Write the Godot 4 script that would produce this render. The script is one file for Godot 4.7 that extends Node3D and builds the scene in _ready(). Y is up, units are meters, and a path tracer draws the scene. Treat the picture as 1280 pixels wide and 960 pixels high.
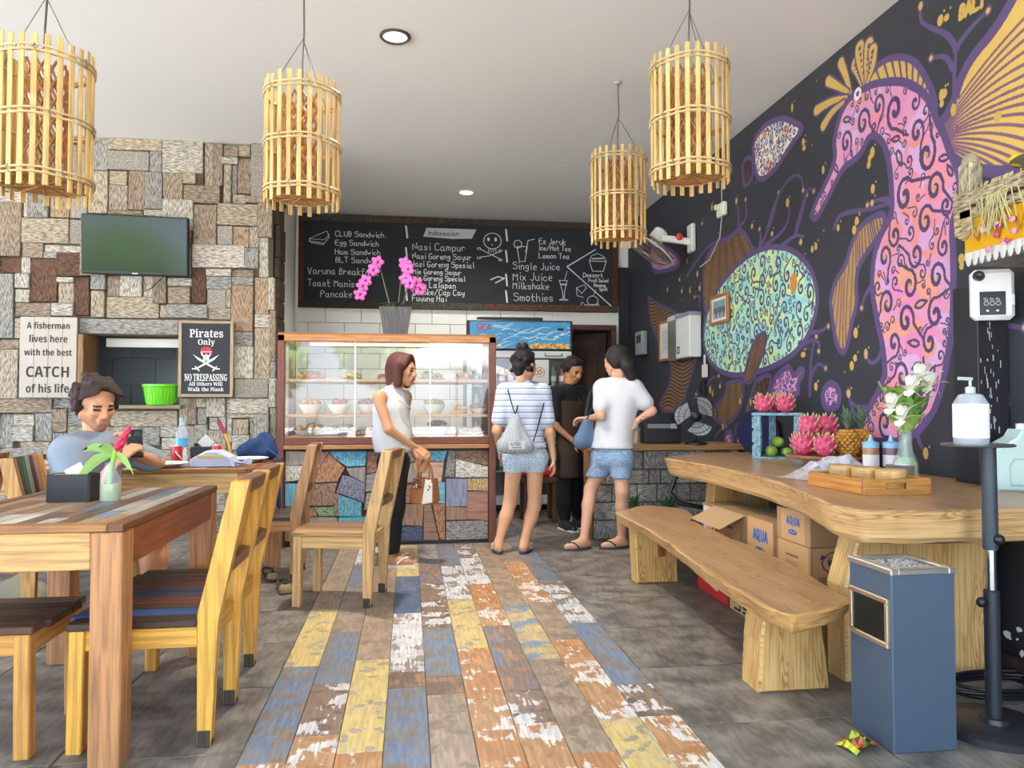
extends Node3D

# A mesh under construction: shapes are added to it, then committed as ONE mesh.
class MB:
	var v := PackedVector3Array()
	var n := PackedVector3Array()
	var t := PackedVector2Array()
	var c := PackedColorArray()
	var i := PackedInt32Array()
	var col := Color.WHITE
	var xf := Transform3D()
	var nb := Basis()
	var uo := Vector2.ZERO
	func at(x: Transform3D) -> MB:
		xf = x
		nb = x.basis.inverse().transposed()
		return self
	func paint(cc: Color) -> MB:
		col = cc
		return self
	func pt(p: Vector3, nn: Vector3, uv: Vector2) -> int:
		v.append(xf * p)
		n.append((nb * nn).normalized())
		t.append(uv + uo)
		c.append(col)
		return v.size() - 1
	func face(ps: Array, outw: Vector3, uvs: Array) -> void:
		var nn: Vector3 = (ps[2] - ps[0]).cross(ps[1] - ps[0])
		var flip := nn.dot(outw) < 0.0
		if flip:
			nn = -nn
		nn = nn.normalized()
		var f := v.size()
		for k in ps.size():
			pt(ps[k], nn, uvs[k])
		for k in range(1, ps.size() - 1):
			if flip:
				i.append_array([f, f + k + 1, f + k])
			else:
				i.append_array([f, f + k, f + k + 1])
	func box(ctr: Vector3, size: Vector3, bev := 0.0, grain := -1) -> MB:
		var h := size * 0.5
		var g := grain
		if g < 0:
			g = 0 if size.x >= size.y and size.x >= size.z else (1 if size.y >= size.z else 2)
		bev = minf(bev, minf(h.x, minf(h.y, h.z)) * 0.6)
		var uvf := func(p: Vector3, a: int) -> Vector2:
			if a == g:
				return Vector2(p[(a + 1) % 3], p[(a + 2) % 3])
			return Vector2(p[g], p[3 - a - g])
		for a in 3:
			var b := (a + 1) % 3
			var d := (a + 2) % 3
			for s in [-1.0, 1.0]:
				var ps := []
				var us := []
				for q in [[-1, -1], [1, -1], [1, 1], [-1, 1]]:
					var p := Vector3()
					p[a] = s * h[a]
					p[b] = q[0] * (h[b] - bev)
					p[d] = q[1] * (h[d] - bev)
					ps.append(p + ctr)
					us.append(uvf.call(p, a))
				var o := Vector3()
				o[a] = s
				face(ps, o, us)
				if bev > 0.0:
					for s2 in [-1.0, 1.0]:
						var es := []
						var eu := []
						for q in [[0, -1], [0, 1], [1, 1], [1, -1]]:
							var p := Vector3()
							p[d] = q[1] * (h[d] - bev)
							p[a] = s * (h[a] - (bev if q[0] == 1 else 0.0))
							p[b] = s2 * (h[b] - (bev if q[0] == 0 else 0.0))
							es.append(p + ctr)
							eu.append(uvf.call(p, a))
						var o2 := Vector3()
						o2[a] = s
						o2[b] = s2
						face(es, o2, eu)
		if bev > 0.0:
			for s in [[1, 1, 1], [1, 1, -1], [1, -1, 1], [1, -1, -1], [-1, 1, 1], [-1, 1, -1], [-1, -1, 1], [-1, -1, -1]]:
				var sg := Vector3(s[0], s[1], s[2])
				var ps := []
				var us := []
				for a in 3:
					var p := h - Vector3(bev, bev, bev)
					p[a] = h[a]
					ps.append(p * sg + ctr)
					us.append(uvf.call(p * sg, (g + 1) % 3))
				face(ps, sg, us)
		return self
	func bar(a: Vector3, b: Vector3, wid: float, dep: float, bev := 0.0, side := Vector3.UP) -> MB:
		# a beam of rectangular section from a to b; wid runs along the side direction
		var d := b - a
		var z := d.normalized()
		var x := side - z * side.dot(z)
		if x.length() < 0.01:
			x = Vector3.RIGHT - z * z.x
		x = x.normalized()
		var keep := xf
		at(keep * Transform3D(Basis(z, x, z.cross(x)), (a + b) * 0.5))
		box(Vector3.ZERO, Vector3(d.length(), wid, dep), bev, 0)
		at(keep)
		return self
	func tube(path: Array, rad, sides := 8, cap := true, squash := 1.0) -> MB:
		var up := Vector3.UP
		var m := path.size()
		var first := v.size()
		var far := 0.0
		var fr := Vector3()
		for k in m:
			var dir: Vector3 = (path[mini(k + 1, m - 1)] - path[maxi(k - 1, 0)])
			if dir.length() < 1e-6:
				dir = Vector3.UP
			dir = dir.normalized()
			if k == 0:
				fr = up.cross(dir)
				if fr.length() < 0.05:
					fr = Vector3.RIGHT.cross(dir)
			else:
				far += (path[k] - path[k - 1]).length()
			fr = (fr - dir * fr.dot(dir)).normalized()
			var e := dir.cross(fr)
			var r: float = rad[k] if rad is Array else rad
			for q in sides + 1:
				var an := TAU * q / sides
				var nn := fr * cos(an) + e * sin(an)
				pt(path[k] + (fr * cos(an) + e * sin(an) * squash) * r, nn, Vector2(far, r * an))
		for k in m - 1:
			for q in sides:
				var a := first + k * (sides + 1) + q
				i.append_array([a, a + sides + 2, a + 1, a, a + sides + 1, a + sides + 2])
		if cap:
			for e in [0, m - 1]:
				var dir: Vector3 = path[0] - path[1] if e == 0 else path[m - 1] - path[m - 2]
				var ring := []
				var us := []
				for q in sides:
					ring.append(xf.affine_inverse() * v[first + e * (sides + 1) + q])
					us.append(Vector2(q * 0.01, 0))
				face(ring, dir, us)
		return self
	func lathe(prof: Array, seg := 20, base := Vector3.ZERO, smooth_deg := 42.0) -> MB:
		# prof holds Vector2(radius, height), from the bottom up along the outside
		var m := prof.size()
		var sn := []
		for k in m - 1:
			var d: Vector2 = prof[k + 1] - prof[k]
			sn.append(Vector2(d.y, -d.x).normalized())
		var lim := cos(deg_to_rad(smooth_deg))
		for k in m - 1:
			var na: Vector2 = sn[k]
			var nc: Vector2 = sn[k]
			if k > 0 and sn[k].dot(sn[k - 1]) > lim:
				na = (sn[k] + sn[k - 1]).normalized()
			if k < m - 2 and sn[k].dot(sn[k + 1]) > lim:
				nc = (sn[k] + sn[k + 1]).normalized()
			var f := v.size()
			for q in seg + 1:
				var an := TAU * q / seg
				var cs := cos(an)
				var sc := sin(an)
				pt(base + Vector3(prof[k].x * cs, prof[k].y, prof[k].x * sc), Vector3(na.x * cs, na.y, na.x * sc), Vector2(an * 0.2, prof[k].y))
				pt(base + Vector3(prof[k + 1].x * cs, prof[k + 1].y, prof[k + 1].x * sc), Vector3(nc.x * cs, nc.y, nc.x * sc), Vector2(an * 0.2, prof[k + 1].y))
			for q in seg:
				var a := f + q * 2
				i.append_array([a, a + 2, a + 3, a, a + 3, a + 1])
		return self
	func ball(ctr: Vector3, r: Vector3, seg := 12, rings := 8) -> MB:
		var keep := xf
		at(keep * Transform3D(Basis.from_scale(r), ctr))
		var pr := []
		for k in rings + 1:
			var a := -PI / 2 + PI * k / rings
			pr.append(Vector2(cos(a), sin(a)))
		lathe(pr, seg, Vector3.ZERO, 80.0)
		at(keep)
		return self
	func prism(poly: PackedVector2Array, z0: float, z1: float, bev := 0.0, grain := 0) -> MB:
		var mid := Vector2()
		for p in poly:
			mid += p
		mid /= poly.size()
		var top := PackedVector2Array()
		for p in poly:
			top.append(p + (mid - p).normalized() * bev)
		var tri := Geometry2D.triangulate_polygon(poly)
		for s in 2:
			var f := v.size()
			var nn := Vector3(0, 0, 1 if s == 1 else -1)
			for p in (top if s == 1 else poly):
				pt(Vector3(p.x, p.y, z1 if s == 1 else z0), nn, p if grain == 0 else Vector2(p.y, p.x))
			for k in range(0, tri.size(), 3):
				var a: Vector2 = poly[tri[k]]
				var b: Vector2 = poly[tri[k + 1]]
				var d: Vector2 = poly[tri[k + 2]]
				var ccw := (b - a).cross(d - a) > 0
				if ccw == (s == 1):
					i.append_array([f + tri[k], f + tri[k + 2], f + tri[k + 1]])
				else:
					i.append_array([f + tri[k], f + tri[k + 1], f + tri[k + 2]])
		var m := poly.size()
		for k in m:
			var a := poly[k]
			var b := poly[(k + 1) % m]
			var o := Vector3((b - a).y, -(b - a).x, 0)
			if Geometry2D.is_polygon_clockwise(poly):
				o = -o
			var ta := top[k]
			var tb := top[(k + 1) % m]
			var zt := z1 - bev
			var ln := (b - a).length()
			face([Vector3(a.x, a.y, z0), Vector3(b.x, b.y, z0), Vector3(b.x, b.y, zt), Vector3(a.x, a.y, zt)], o, [Vector2(0, 0), Vector2(ln, 0), Vector2(ln, zt - z0), Vector2(0, zt - z0)])
			if bev > 0.0:
				face([Vector3(a.x, a.y, zt), Vector3(b.x, b.y, zt), Vector3(tb.x, tb.y, z1), Vector3(ta.x, ta.y, z1)], o + Vector3(0, 0, 0.01), [a, b, tb, ta])
		return self
	func mesh() -> ArrayMesh:
		var ar := []
		ar.resize(Mesh.ARRAY_MAX)
		ar[Mesh.ARRAY_VERTEX] = v
		ar[Mesh.ARRAY_NORMAL] = n
		ar[Mesh.ARRAY_TEX_UV] = t
		ar[Mesh.ARRAY_COLOR] = c
		ar[Mesh.ARRAY_INDEX] = i
		var am := ArrayMesh.new()
		am.add_surface_from_arrays(Mesh.PRIMITIVE_TRIANGLES, ar)
		return am

# A picture drawn with filled spans: paint on a wall, chalk, print.
class Canvas:
	var im: Image
	var W: int
	var H: int
	func _init(w: int, h: int, bg: Color) -> void:
		W = w
		H = h
		im = Image.create(w, h, false, Image.FORMAT_RGB8)
		im.fill(bg)
	func disc(p: Vector2, r: float, col: Color) -> void:
		if r < 1.3:
			im.fill_rect(Rect2i(int(p.x - r + 0.5), int(p.y - r + 0.5), maxi(1, int(round(r * 2))), maxi(1, int(round(r * 2)))), col)
			return
		for y in range(int(ceil(p.y - r)), int(floor(p.y + r)) + 1):
			var k := sqrt(maxf(0.0, r * r - (y - p.y) * (y - p.y)))
			im.fill_rect(Rect2i(int(round(p.x - k)), y, maxi(1, int(round(k * 2))), 1), col)
	func oval(p: Vector2, rx: float, ry: float, col: Color) -> void:
		for y in range(int(ceil(p.y - ry)), int(floor(p.y + ry)) + 1):
			var k := rx * sqrt(maxf(0.0, 1.0 - (y - p.y) * (y - p.y) / (ry * ry)))
			im.fill_rect(Rect2i(int(round(p.x - k)), y, maxi(1, int(round(k * 2))), 1), col)
	func poly(ps: PackedVector2Array, col: Color) -> void:
		var y0 := INF
		var y1 := -INF
		for p in ps:
			y0 = minf(y0, p.y)
			y1 = maxf(y1, p.y)
		for y in range(maxi(0, int(ceil(y0))), mini(H - 1, int(floor(y1))) + 1):
			var xs := []
			for k in ps.size():
				var a := ps[k]
				var b := ps[(k + 1) % ps.size()]
				if (a.y <= y) != (b.y <= y):
					xs.append(a.x + (b.x - a.x) * (y - a.y) / (b.y - a.y))
			xs.sort()
			for k in range(0, xs.size() - 1, 2):
				im.fill_rect(Rect2i(int(round(xs[k])), y, maxi(1, int(round(xs[k + 1] - xs[k]))), 1), col)
	func stroke(ps: Array, r0: float, r1: float, col: Color, nib := Vector2.ZERO) -> void:
		var total := 0.0
		for k in ps.size() - 1:
			total += (ps[k + 1] - ps[k]).length()
		var done := 0.0
		for k in ps.size() - 1:
			var ln: float = (ps[k + 1] - ps[k]).length()
			var stepn := maxi(1, int(ceil(ln / maxf(0.7, minf(r0, r1) * 0.5))))
			for q in stepn + (1 if k == ps.size() - 2 else 0):
				var f := float(q) / stepn
				var r := lerpf(r0, r1, (done + ln * f) / maxf(total, 0.01))
				var p: Vector2 = ps[k].lerp(ps[k + 1], f)
				if nib != Vector2.ZERO:
					poly(PackedVector2Array([p - nib + Vector2(-0.5, 0.6), p + nib + Vector2(-0.5, 0.6), p + nib + Vector2(0.5, -0.6), p - nib + Vector2(0.5, -0.6)]), col)
				else:
					disc(p, r, col)
			done += ln
	func smooth(ps: Array, times := 2) -> Array:
		var a := ps
		for q in times:
			if a.size() < 3:
				return a
			var b := [a[0]]
			for k in a.size() - 1:
				b.append(a[k].lerp(a[k + 1], 0.25))
				b.append(a[k].lerp(a[k + 1], 0.75))
			b.append(a[a.size() - 1])
			a = b
		return a
	# hand lettering: glyphs are pen strokes on a grid, y 2 the baseline, 6 the height of small letters, 9 that of capitals
	func write(text: String, at: Vector2, unit: float, pen: float, col: Color, turn := 0.0, wob: RandomNumberGenerator = null, stretch := 1.0, nib := Vector2.ZERO) -> float:
		var x := 0.0
		var ca := cos(turn)
		var sa := sin(turn)
		for ch in text:
			if ch == " ":
				x += 3.0 * stretch
				continue
			var code: String = PEN.get(ch, "")
			var wide := 0.0
			var dy := wob.randf_range(-0.3, 0.3) if wob else 0.0
			for part in code.split("/"):
				var ps := []
				for k in range(0, part.length() - 1, 2):
					var gx := float(part.substr(k, 1).to_int()) * stretch
					var gy := float(part.substr(k + 1, 1).to_int()) - 2.0 + dy
					wide = maxf(wide, gx)
					if wob:
						gx += wob.randf_range(-0.18, 0.18)
						gy += wob.randf_range(-0.18, 0.18)
					var q := Vector2((x + gx) * unit, -gy * unit)
					ps.append(at + Vector2(q.x * ca - q.y * sa, q.x * sa + q.y * ca))
				if ps.size() == 1:
					ps.append(ps[0] + Vector2(0.5, 0))
				stroke(smooth(ps, 2) if ps.size() > 3 else ps, pen, pen, col, nib)
			x += wide + 1.5
		return x * unit
	func tex() -> ImageTexture:
		return ImageTexture.create_from_image(im)

const PEN := {"A": "022942/1434", "B": "02092938362606/2635332202", "C": "4839190704123243", "D": "02092947442202", "E": "42020949/0636", "F": "020949/0636", "G": "48391907041232434525", "H": "0209/4249/0646", "I": "1219", "J": "3934221203", "K": "0209/490542", "L": "090242", "M": "0209254942", "N": "02094249", "O": "190704123244473919", "P": "02093948473606", "Q": "190704123244473919/2451", "R": "02093948473606/2642", "S": "483919080716364543321203", "T": "0949/2922", "U": "090412324449", "V": "092249", "W": "0912263249", "X": "0249/0942", "Y": "092649/2622", "Z": "09490242",
	"a": "36160503122234/363342", "b": "0902/0416263533221203", "c": "3526160503122233", "d": "3932/3526160503122233", "e": "043435261605031232", "f": "38291812/0636", "g": "361605041333/3631201001", "h": "0902/0516263532", "i": "1216/1819", "j": "26211000/2829", "k": "0902/360432", "l": "191322", "m": "0206/05162522/25364542", "n": "0206/0516263532", "o": "160503122233352616", "p": "0600/0516263533221203", "q": "3630/3526160503122233", "r": "0206/04162635", "s": "35261605142433221203", "t": "19132232/0636", "u": "0603122233/3632", "v": "061236", "w": "0612253246", "x": "0236/0632", "y": "06031333/36312010", "z": "06360232",
	"0": "190704123244473919", "1": "172922", "2": "08193948460242", "3": "0819394736164543321203", "8": "260809192938362645433212030526", "%": "0249/0908181909/3332424333", "/": "0249", "-": "0535", ".": "1212", "&": "4207193804122244"}
const BLOCKS := [[-296,337,-279,368,"g"],[-279,357,-231,368,"b"],[-279,338,-242,356,"s"],[-242,337,-231,357,"g"],[-295,296,-278,336,"b"],[-278,324,-262,337,"b"],[-278,300,-261,324,"b"],[-261,301,-246,338,"n"],[-246,302,-230,337,"g"],[-278,296,-247,300,"n"],[-247,294,-230,302,"w"],[-230,282,-202,312,"w"],[-231,337,-194,368,"w"],[-193,326,-185,368,"b"],[-185,326,-176,367,"n"],[-176,355,-162,366,"n"],[-162,356,-151,367,"b"],[-177,347,-162,354,"w"],[-230,310,-212,337,"n"],[-212,327,-200,338,"b"],[-200,326,-193,339,"d"],[-211,309,-178,326,"n"],[-175,310,-168,347,"b"],[-168,319,-163,347,"g"],[-163,320,-150,354,"n"],[-150,317,-135,368,"s"],[-135,315,-127,368,"g"],[-167,310,-155,319,"b"],[-155,311,-135,318,"n"],[-202,269,-181,308,"n"],[-181,289,-144,310,"b"],[-144,278,-130,311,"n"],[-180,270,-166,288,"s"],[-166,268,-151,288,"o"],[-151,268,-142,288,"b"],[-203,248,-155,270,"w"],[-155,248,-142,268,"g"],[-142,240,-133,278,"w"],[-203,214,-190,246,"d"],[-190,240,-167,247,"w"],[-190,228,-167,240,"g"],[-189,209,-172,228,"s"],[-172,210,-167,228,"b"],[-167,240,-147,247,"n"],[-167,232,-147,240,"g"],[-167,188,-147,232,"o"],[-146,205,-133,240,"o"],[-133,209,-127,240,"w"],[-146,192,-132,205,"w"],[-146,143,-131,192,"b"],[-188,199,-167,210,"b"],[-165,174,-147,188,"g"],[-164,143,-146,174,"w"],[-163,125,-132,143,"s"],[-132,160,-126,209,"n"],[-131,144,-126,160,"g"],[-225,200,-188,213,"g"],[-231,200,-225,212,"b"],[-225,230,-203,238,"w"],[-224,213,-204,229,"n"],[-238,213,-225,239,"n"],[-246,219,-238,239,"w"],[-267,219,-247,239,"w"],[-278,219,-267,238,"n"],[-292,225,-279,240,"g"],[-291,199,-279,224,"b"],[-278,199,-232,219,"b"],[-301,184,-214,198,"g"],[-306,201,-293,236,"d"],[-321,231,-306,236,"w"],[-320,212,-306,231,"b"],[-325,200,-306,212,"w"],[-344,213,-321,253,"d"],[-321,237,-294,259,"d"],[-357,225,-344,239,"w"],[-356,212,-344,224,"w"],[-357,199,-326,212,"n"],[-370,179,-357,238,"g"],[-397,196,-370,238,"n"],[-356,179,-325,198,"b"],[-325,179,-301,199,"n"],[-370,239,-352,253,"d"],[-352,239,-344,254,"w"],[-351,253,-333,267,"n"],[-333,259,-302,266,"w"],[-333,253,-321,259,"g"],[-352,267,-311,290,"b"],[-311,267,-301,290,"s"],[-301,238,-278,294,"b"],[-278,269,-204,296,"n"],[-277,239,-204,268,"g"],[-371,254,-352,304,"n"],[-398,239,-371,303,"b"],[-350,290,-346,314,"w"],[-346,290,-329,315,"g"],[-328,291,-311,315,"o"],[-311,291,-296,314,"s"],[-373,343,-352,368,"g"],[-352,341,-325,368,"b"],[-325,353,-296,368,"n"],[-324,334,-296,353,"s"],[-372,314,-342,344,"b"],[-341,315,-324,341,"n"],[-324,314,-296,334,"w"],[-399,303,-372,368,"g"],[-372,304,-351,314,"w"],[-396,123,-369,195,"s"],[-369,124,-352,169,"b"],[-369,169,-352,178,"n"],[-352,124,-300,179,"g"],[-300,118,-295,184,"o"],[-368,111,-323,124,"n"],[-323,115,-295,125,"g"],[-368,79,-356,110,"g"],[-356,99,-338,110,"w"],[-356,85,-338,99,"w"],[-338,85,-323,111,"g"],[-323,102,-310,115,"n"],[-322,93,-310,102,"n"],[-310,99,-294,115,"g"],[-310,82,-273,99,"b"],[-322,73,-310,93,"g"],[-294,99,-273,113,"b"],[-273,98,-214,113,"b"],[-349,73,-324,85,"b"],[-367,65,-349,79,"w"],[-273,81,-258,98,"b"],[-258,81,-229,98,"g"],[-229,88,-214,99,"w"],[-228,77,-214,88,"w"],[-213,99,-205,125,"b"],[-205,100,-197,125,"n"],[-197,116,-188,125,"b"],[-197,100,-188,116,"g"],[-188,107,-171,125,"w"],[-171,110,-132,125,"w"],[-186,95,-171,107,"w"],[-171,106,-145,110,"b"],[-170,83,-165,106,"w"],[-165,90,-150,105,"b"],[-149,78,-145,106,"b"],[-145,78,-131,110,"w"],[-165,76,-149,90,"w"],[-132,116,-125,144,"w"],[-131,77,-125,116,"b"],[-214,76,-199,99,"s"],[-199,82,-187,100,"g"],[-187,76,-170,95,"b"],[-394,79,-368,123,"n"],[-394,59,-356,78,"g"],[-356,59,-329,78,"g"],[-329,58,-288,77,"s"],[-288,58,-275,77,"g"],[-275,58,-242,77,"g"],[-242,57,-219,77,"b"],[-219,57,-204,77,"b"],[-204,57,-186,76,"g"],[-186,57,-151,76,"g"],[-151,56,-124,76,"n"],[-393,42,-359,59,"w"],[-359,41,-322,59,"b"],[-322,41,-310,58,"b"],[-310,41,-289,58,"n"],[-289,40,-264,58,"b"],[-264,40,-235,58,"b"],[-235,40,-219,57,"b"],[-219,39,-179,57,"s"],[-179,38,-145,57,"b"],[-145,38,-124,56,"w"],[-393,22,-381,42,"b"],[-381,22,-360,42,"b"],[-360,21,-342,41,"g"],[-342,21,-316,41,"b"],[-316,20,-280,41,"b"],[-280,19,-240,40,"b"],[-240,19,-219,40,"b"],[-219,18,-198,39,"n"],[-198,18,-171,39,"w"],[-171,17,-142,38,"n"],[-142,17,-124,38,"b"],[-392,0,-370,22,"w"],[-370,0,-344,21,"g"],[-344,0,-306,21,"s"],[-306,0,-294,20,"s"],[-294,0,-267,20,"w"],[-267,0,-241,19,"g"],[-241,0,-215,19,"n"],[-215,0,-188,18,"b"],[-188,0,-153,18,"n"],[-153,0,-132,17,"w"],[-132,0,-124,17,"w"]]
const PATCH := [["t",-66,79,-35,79,-36,67,-51,66,-62,74],["o",-66,78,-62,74,-53,65,-59,54,-80,53,-79,57],["r",-78,79,-66,79,-72,68,-79,68],["w",-79,68,-73,68,-79,58],["n",-81,52,-59,53,-61,45,-62,34,-82,34],["g",-52,65,-36,66,-36,52,-49,59],["p",-55,59,-49,58,-36,52,-37,36,-60,45],["t",-58,43,-39,36,-39,24,-58,25],["v",-78,33,-62,33,-62,25,-74,25],["o",-82,32,-78,33,-75,25,-82,25],["n",-62,44,-58,44,-58,25,-62,25],["b",-107,80,-79,79,-79,68,-89,68,-107,68],["w",-107,68,-80,67,-80,57,-107,54],["t",-107,53,-82,52,-82,34,-107,34],["o",-107,34,-82,33,-82,22,-106,22],["g",-82,25,-59,24,-58,15,-82,16],["t",-58,24,-36,24,-36,15,-58,15],["n",-106,22,-82,21,-82,4,-106,5],["w",-82,15,-55,15,-55,4,-82,4],["o",-54,15,-20,14,-20,3,-54,4],["r",-35,79,-17,79,-17,63,-35,60],["g",-35,59,-17,63,-16,45,-36,45],["b",-35,44,-16,44,-16,30,-37,30],["n",-35,30,-11,29,-10,14,-35,15],["b",-20,79,8,79,8,71,-20,63],["g",-20,63,8,70,8,53,-19,50],["t",9,71,13,79,33,79,30,70],["k",9,70,30,70,28,52,9,53],["g",34,79,40,79,39,56,31,57],["n",40,79,68,79,68,66,40,72],["w",40,72,68,65,68,56,40,56],["t",16,52,31,52,31,34,16,35],["r",-19,49,15,52,15,35,-19,35],["p",32,55,50,55,50,31,32,31],["y",50,55,68,55,68,44,50,45],["r",50,44,68,44,68,19,50,20],["n",32,31,50,30,50,20,32,20],["g",32,19,68,19,68,3,32,3],["n",13,34,19,34,26,3,13,3],["o",20,34,31,34,31,3,27,3],["n",-3,34,13,34,12,15,-4,16],["s",-10,15,12,15,12,3,-10,3],["w",-19,35,-4,35,-4,16,-19,16],["n",-19,15,-10,15,-10,3,-19,3]]
const MURAL := {"wing":[384,276,371,285,366,296,357,305,342,311,331,319,325,326,314,319,316,233,324,234,336,236,352,242,363,248,372,254,378,263],"horse":[519,261,513,268,503,276,492,285,486,294,488,305,484,314,479,323,467,330,454,328,443,328,424,321,409,314,396,303,388,292,385,282,379,272,375,261,370,251,367,242,367,234,370,226,374,218,373,200,374,167,377,152,382,134,388,118,401,104,421,95,453,95,464,105,446,121,436,135,434,139,436,156,442,173,447,196,444,215,436,228,425,236,425,253,427,271,432,285,442,294,449,294,455,287,466,284,477,284,491,272,506,260,514,256],"mane":[451,328,443,336,431,338,415,333,402,324,396,315,390,305,385,293,385,284,390,292,396,303,408,314,424,322,441,327],"fin":[495,192,490,205,475,215,470,226,461,237,445,241,431,240,434,229,450,220,461,211,464,201,463,185,469,176,474,160,480,153,488,161,492,176],"minifish":[612,336,612,351,590,357,562,352,543,341,527,330,543,326,555,321,570,314,595,310,608,318],"minitail":[634,335,626,341,612,334,613,320,627,314,632,319],"fish":[728,185,723,206,706,223,685,235,646,248,609,253,577,250,548,241,529,229,516,214,511,198,515,184,526,170,541,161,562,154,596,148,648,145,687,151,716,165],"dorsal":[726,257,714,273,684,277,657,277,641,280,629,272,617,258,613,254,645,248,685,235,715,214,726,217],"fa":[594,180,590,173,611,146,623,138,638,141,628,155,619,171,605,179],"fb":[670,139,638,141,635,131,644,114,667,101,688,100,706,108,706,115,684,122,673,132],"fc":[611,140,584,145,587,133,598,119,618,111,632,112,623,124],"tailfin":[904,256,865,240,814,226,747,198,739,176,752,161,769,142,783,126,797,113,836,109,867,118,856,125,825,144,819,168,866,194,899,226],"pink1":[585,114,589,122,583,134,577,142,564,147,554,150,548,140,536,147,532,143,543,135,539,127,560,126,570,114],"pink2":[507,125,502,133,492,134,484,128,487,116,505,116],"pink3":[678,76,679,86,671,94,662,93,661,86,655,76],"pink4":[898,302,892,316,847,310,793,284,794,273,838,277,881,282]}
const TENT := [[7,370,285,370,302,368,315],[7,368,315,374,326,387,336,397,345,396,354],[7,367,316,358,321,345,324],[7,371,305,376,315,388,319],[7,603,254,592,261,576,277,568,292],[7,592,254,562,258,550,268,553,280],[7,562,248,545,251,532,249,535,244],[7,644,281,642,294,647,307],[7,641,282,626,285,628,303],[7,603,257,599,262,602,270],[7,543,251,534,262,525,278],[7,588,267,575,286,551,300,532,296,530,283],[7,541,256,530,274,523,283,515,278],[7,489,244,483,252,466,250,445,246,426,245],[7,426,247,440,251,450,250],[7,437,154,441,147,450,145,454,152],[7,446,197,455,190,458,183],[7,523,173,509,172,498,175],[7,531,165,517,168,509,163,511,158],[7,524,126,522,141,512,150,502,145],[7,448,116,468,117,476,125,474,128],[7,373,152,370,140,366,134],[7,345,160,336,158,326,156],[7,342,130,337,125,338,119],[7,406,104,403,95,398,90],[7,466,109,473,120,475,127],[7,752,127,724,133,712,145,690,147],[7,703,75,699,90,674,99],[7,654,92,651,101,642,101,639,89,648,86],[7,738,222,734,232,750,233],[7,771,259,737,273,702,281,657,277],[7,524,132,521,159,514,169]]
const DOTS := [380,289,378,294,380,294,396,354,380,337,375,336,447,280,444,283,448,276,502,290,528,315,529,320,545,353,462,242,444,259,445,250,340,266,371,282,462,243,465,237,518,235,513,236,465,167,466,150,515,132,532,157,474,126,454,152,341,167,342,173,367,194,367,198,340,118,484,243,470,145,580,261,518,235,554,280,616,276,771,275,794,259,833,254,763,242,787,245,742,256,728,306,647,307,703,316,534,244,736,240,534,157,516,132,711,134,687,137,705,130,748,130,643,122,622,121,637,106,681,98,695,81,645,81,398,90,515,132]
const HEADF := [[467,331,471,344,478,358],[470,334,482,343,494,352],[472,331,490,336,510,337],[475,329,490,328,501,322],[454,331,458,343,461,349],[452,332,457,352,456,358],[450,332,448,348,446,355],[448,331,442,340,442,349]]
const BALI := [365,330,345,328]
const EYE := [546,214,546,222,459,328,459,331]
const STRIP := [[["w","n","y","b","o","c","c"],-638,-632,-442,-348,-256,-234,-174,-114],[["w","b","n","b","m","c","w","b"],-638,-566,-492,-398,-325,-275,-241,-181,-121],[["n","n","n","y","o","y","b"],-638,-447,-382,-353,-260,-236,-176,-116],[["y","y","B","w","d","b","o","w"],-638,-625,-522,-429,-335,-316,-237,-177,-117],[["g","a","m","m","b","d","n","n","o","n"],-638,-582,-497,-429,-398,-327,-307,-289,-230,-170,-110],[["b","w","w","y","y","o","c","o","n","m"],-638,-550,-495,-456,-396,-363,-301,-271,-230,-170,-110],[["m","w","o","c","a","m","c","b","a"],-638,-577,-492,-429,-398,-307,-275,-225,-165,-105],[["n","n","x","n","n","o","m","w"],-638,-533,-436,-343,-325,-249,-223,-163,-103],[["n","o","c","n","o","c","y","o","m"],-638,-558,-511,-442,-369,-338,-275,-221,-161,-101],[["b","m","w","b","m","c","a","m"],-638,-492,-459,-397,-307,-275,-212,-152,-92]]
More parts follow.
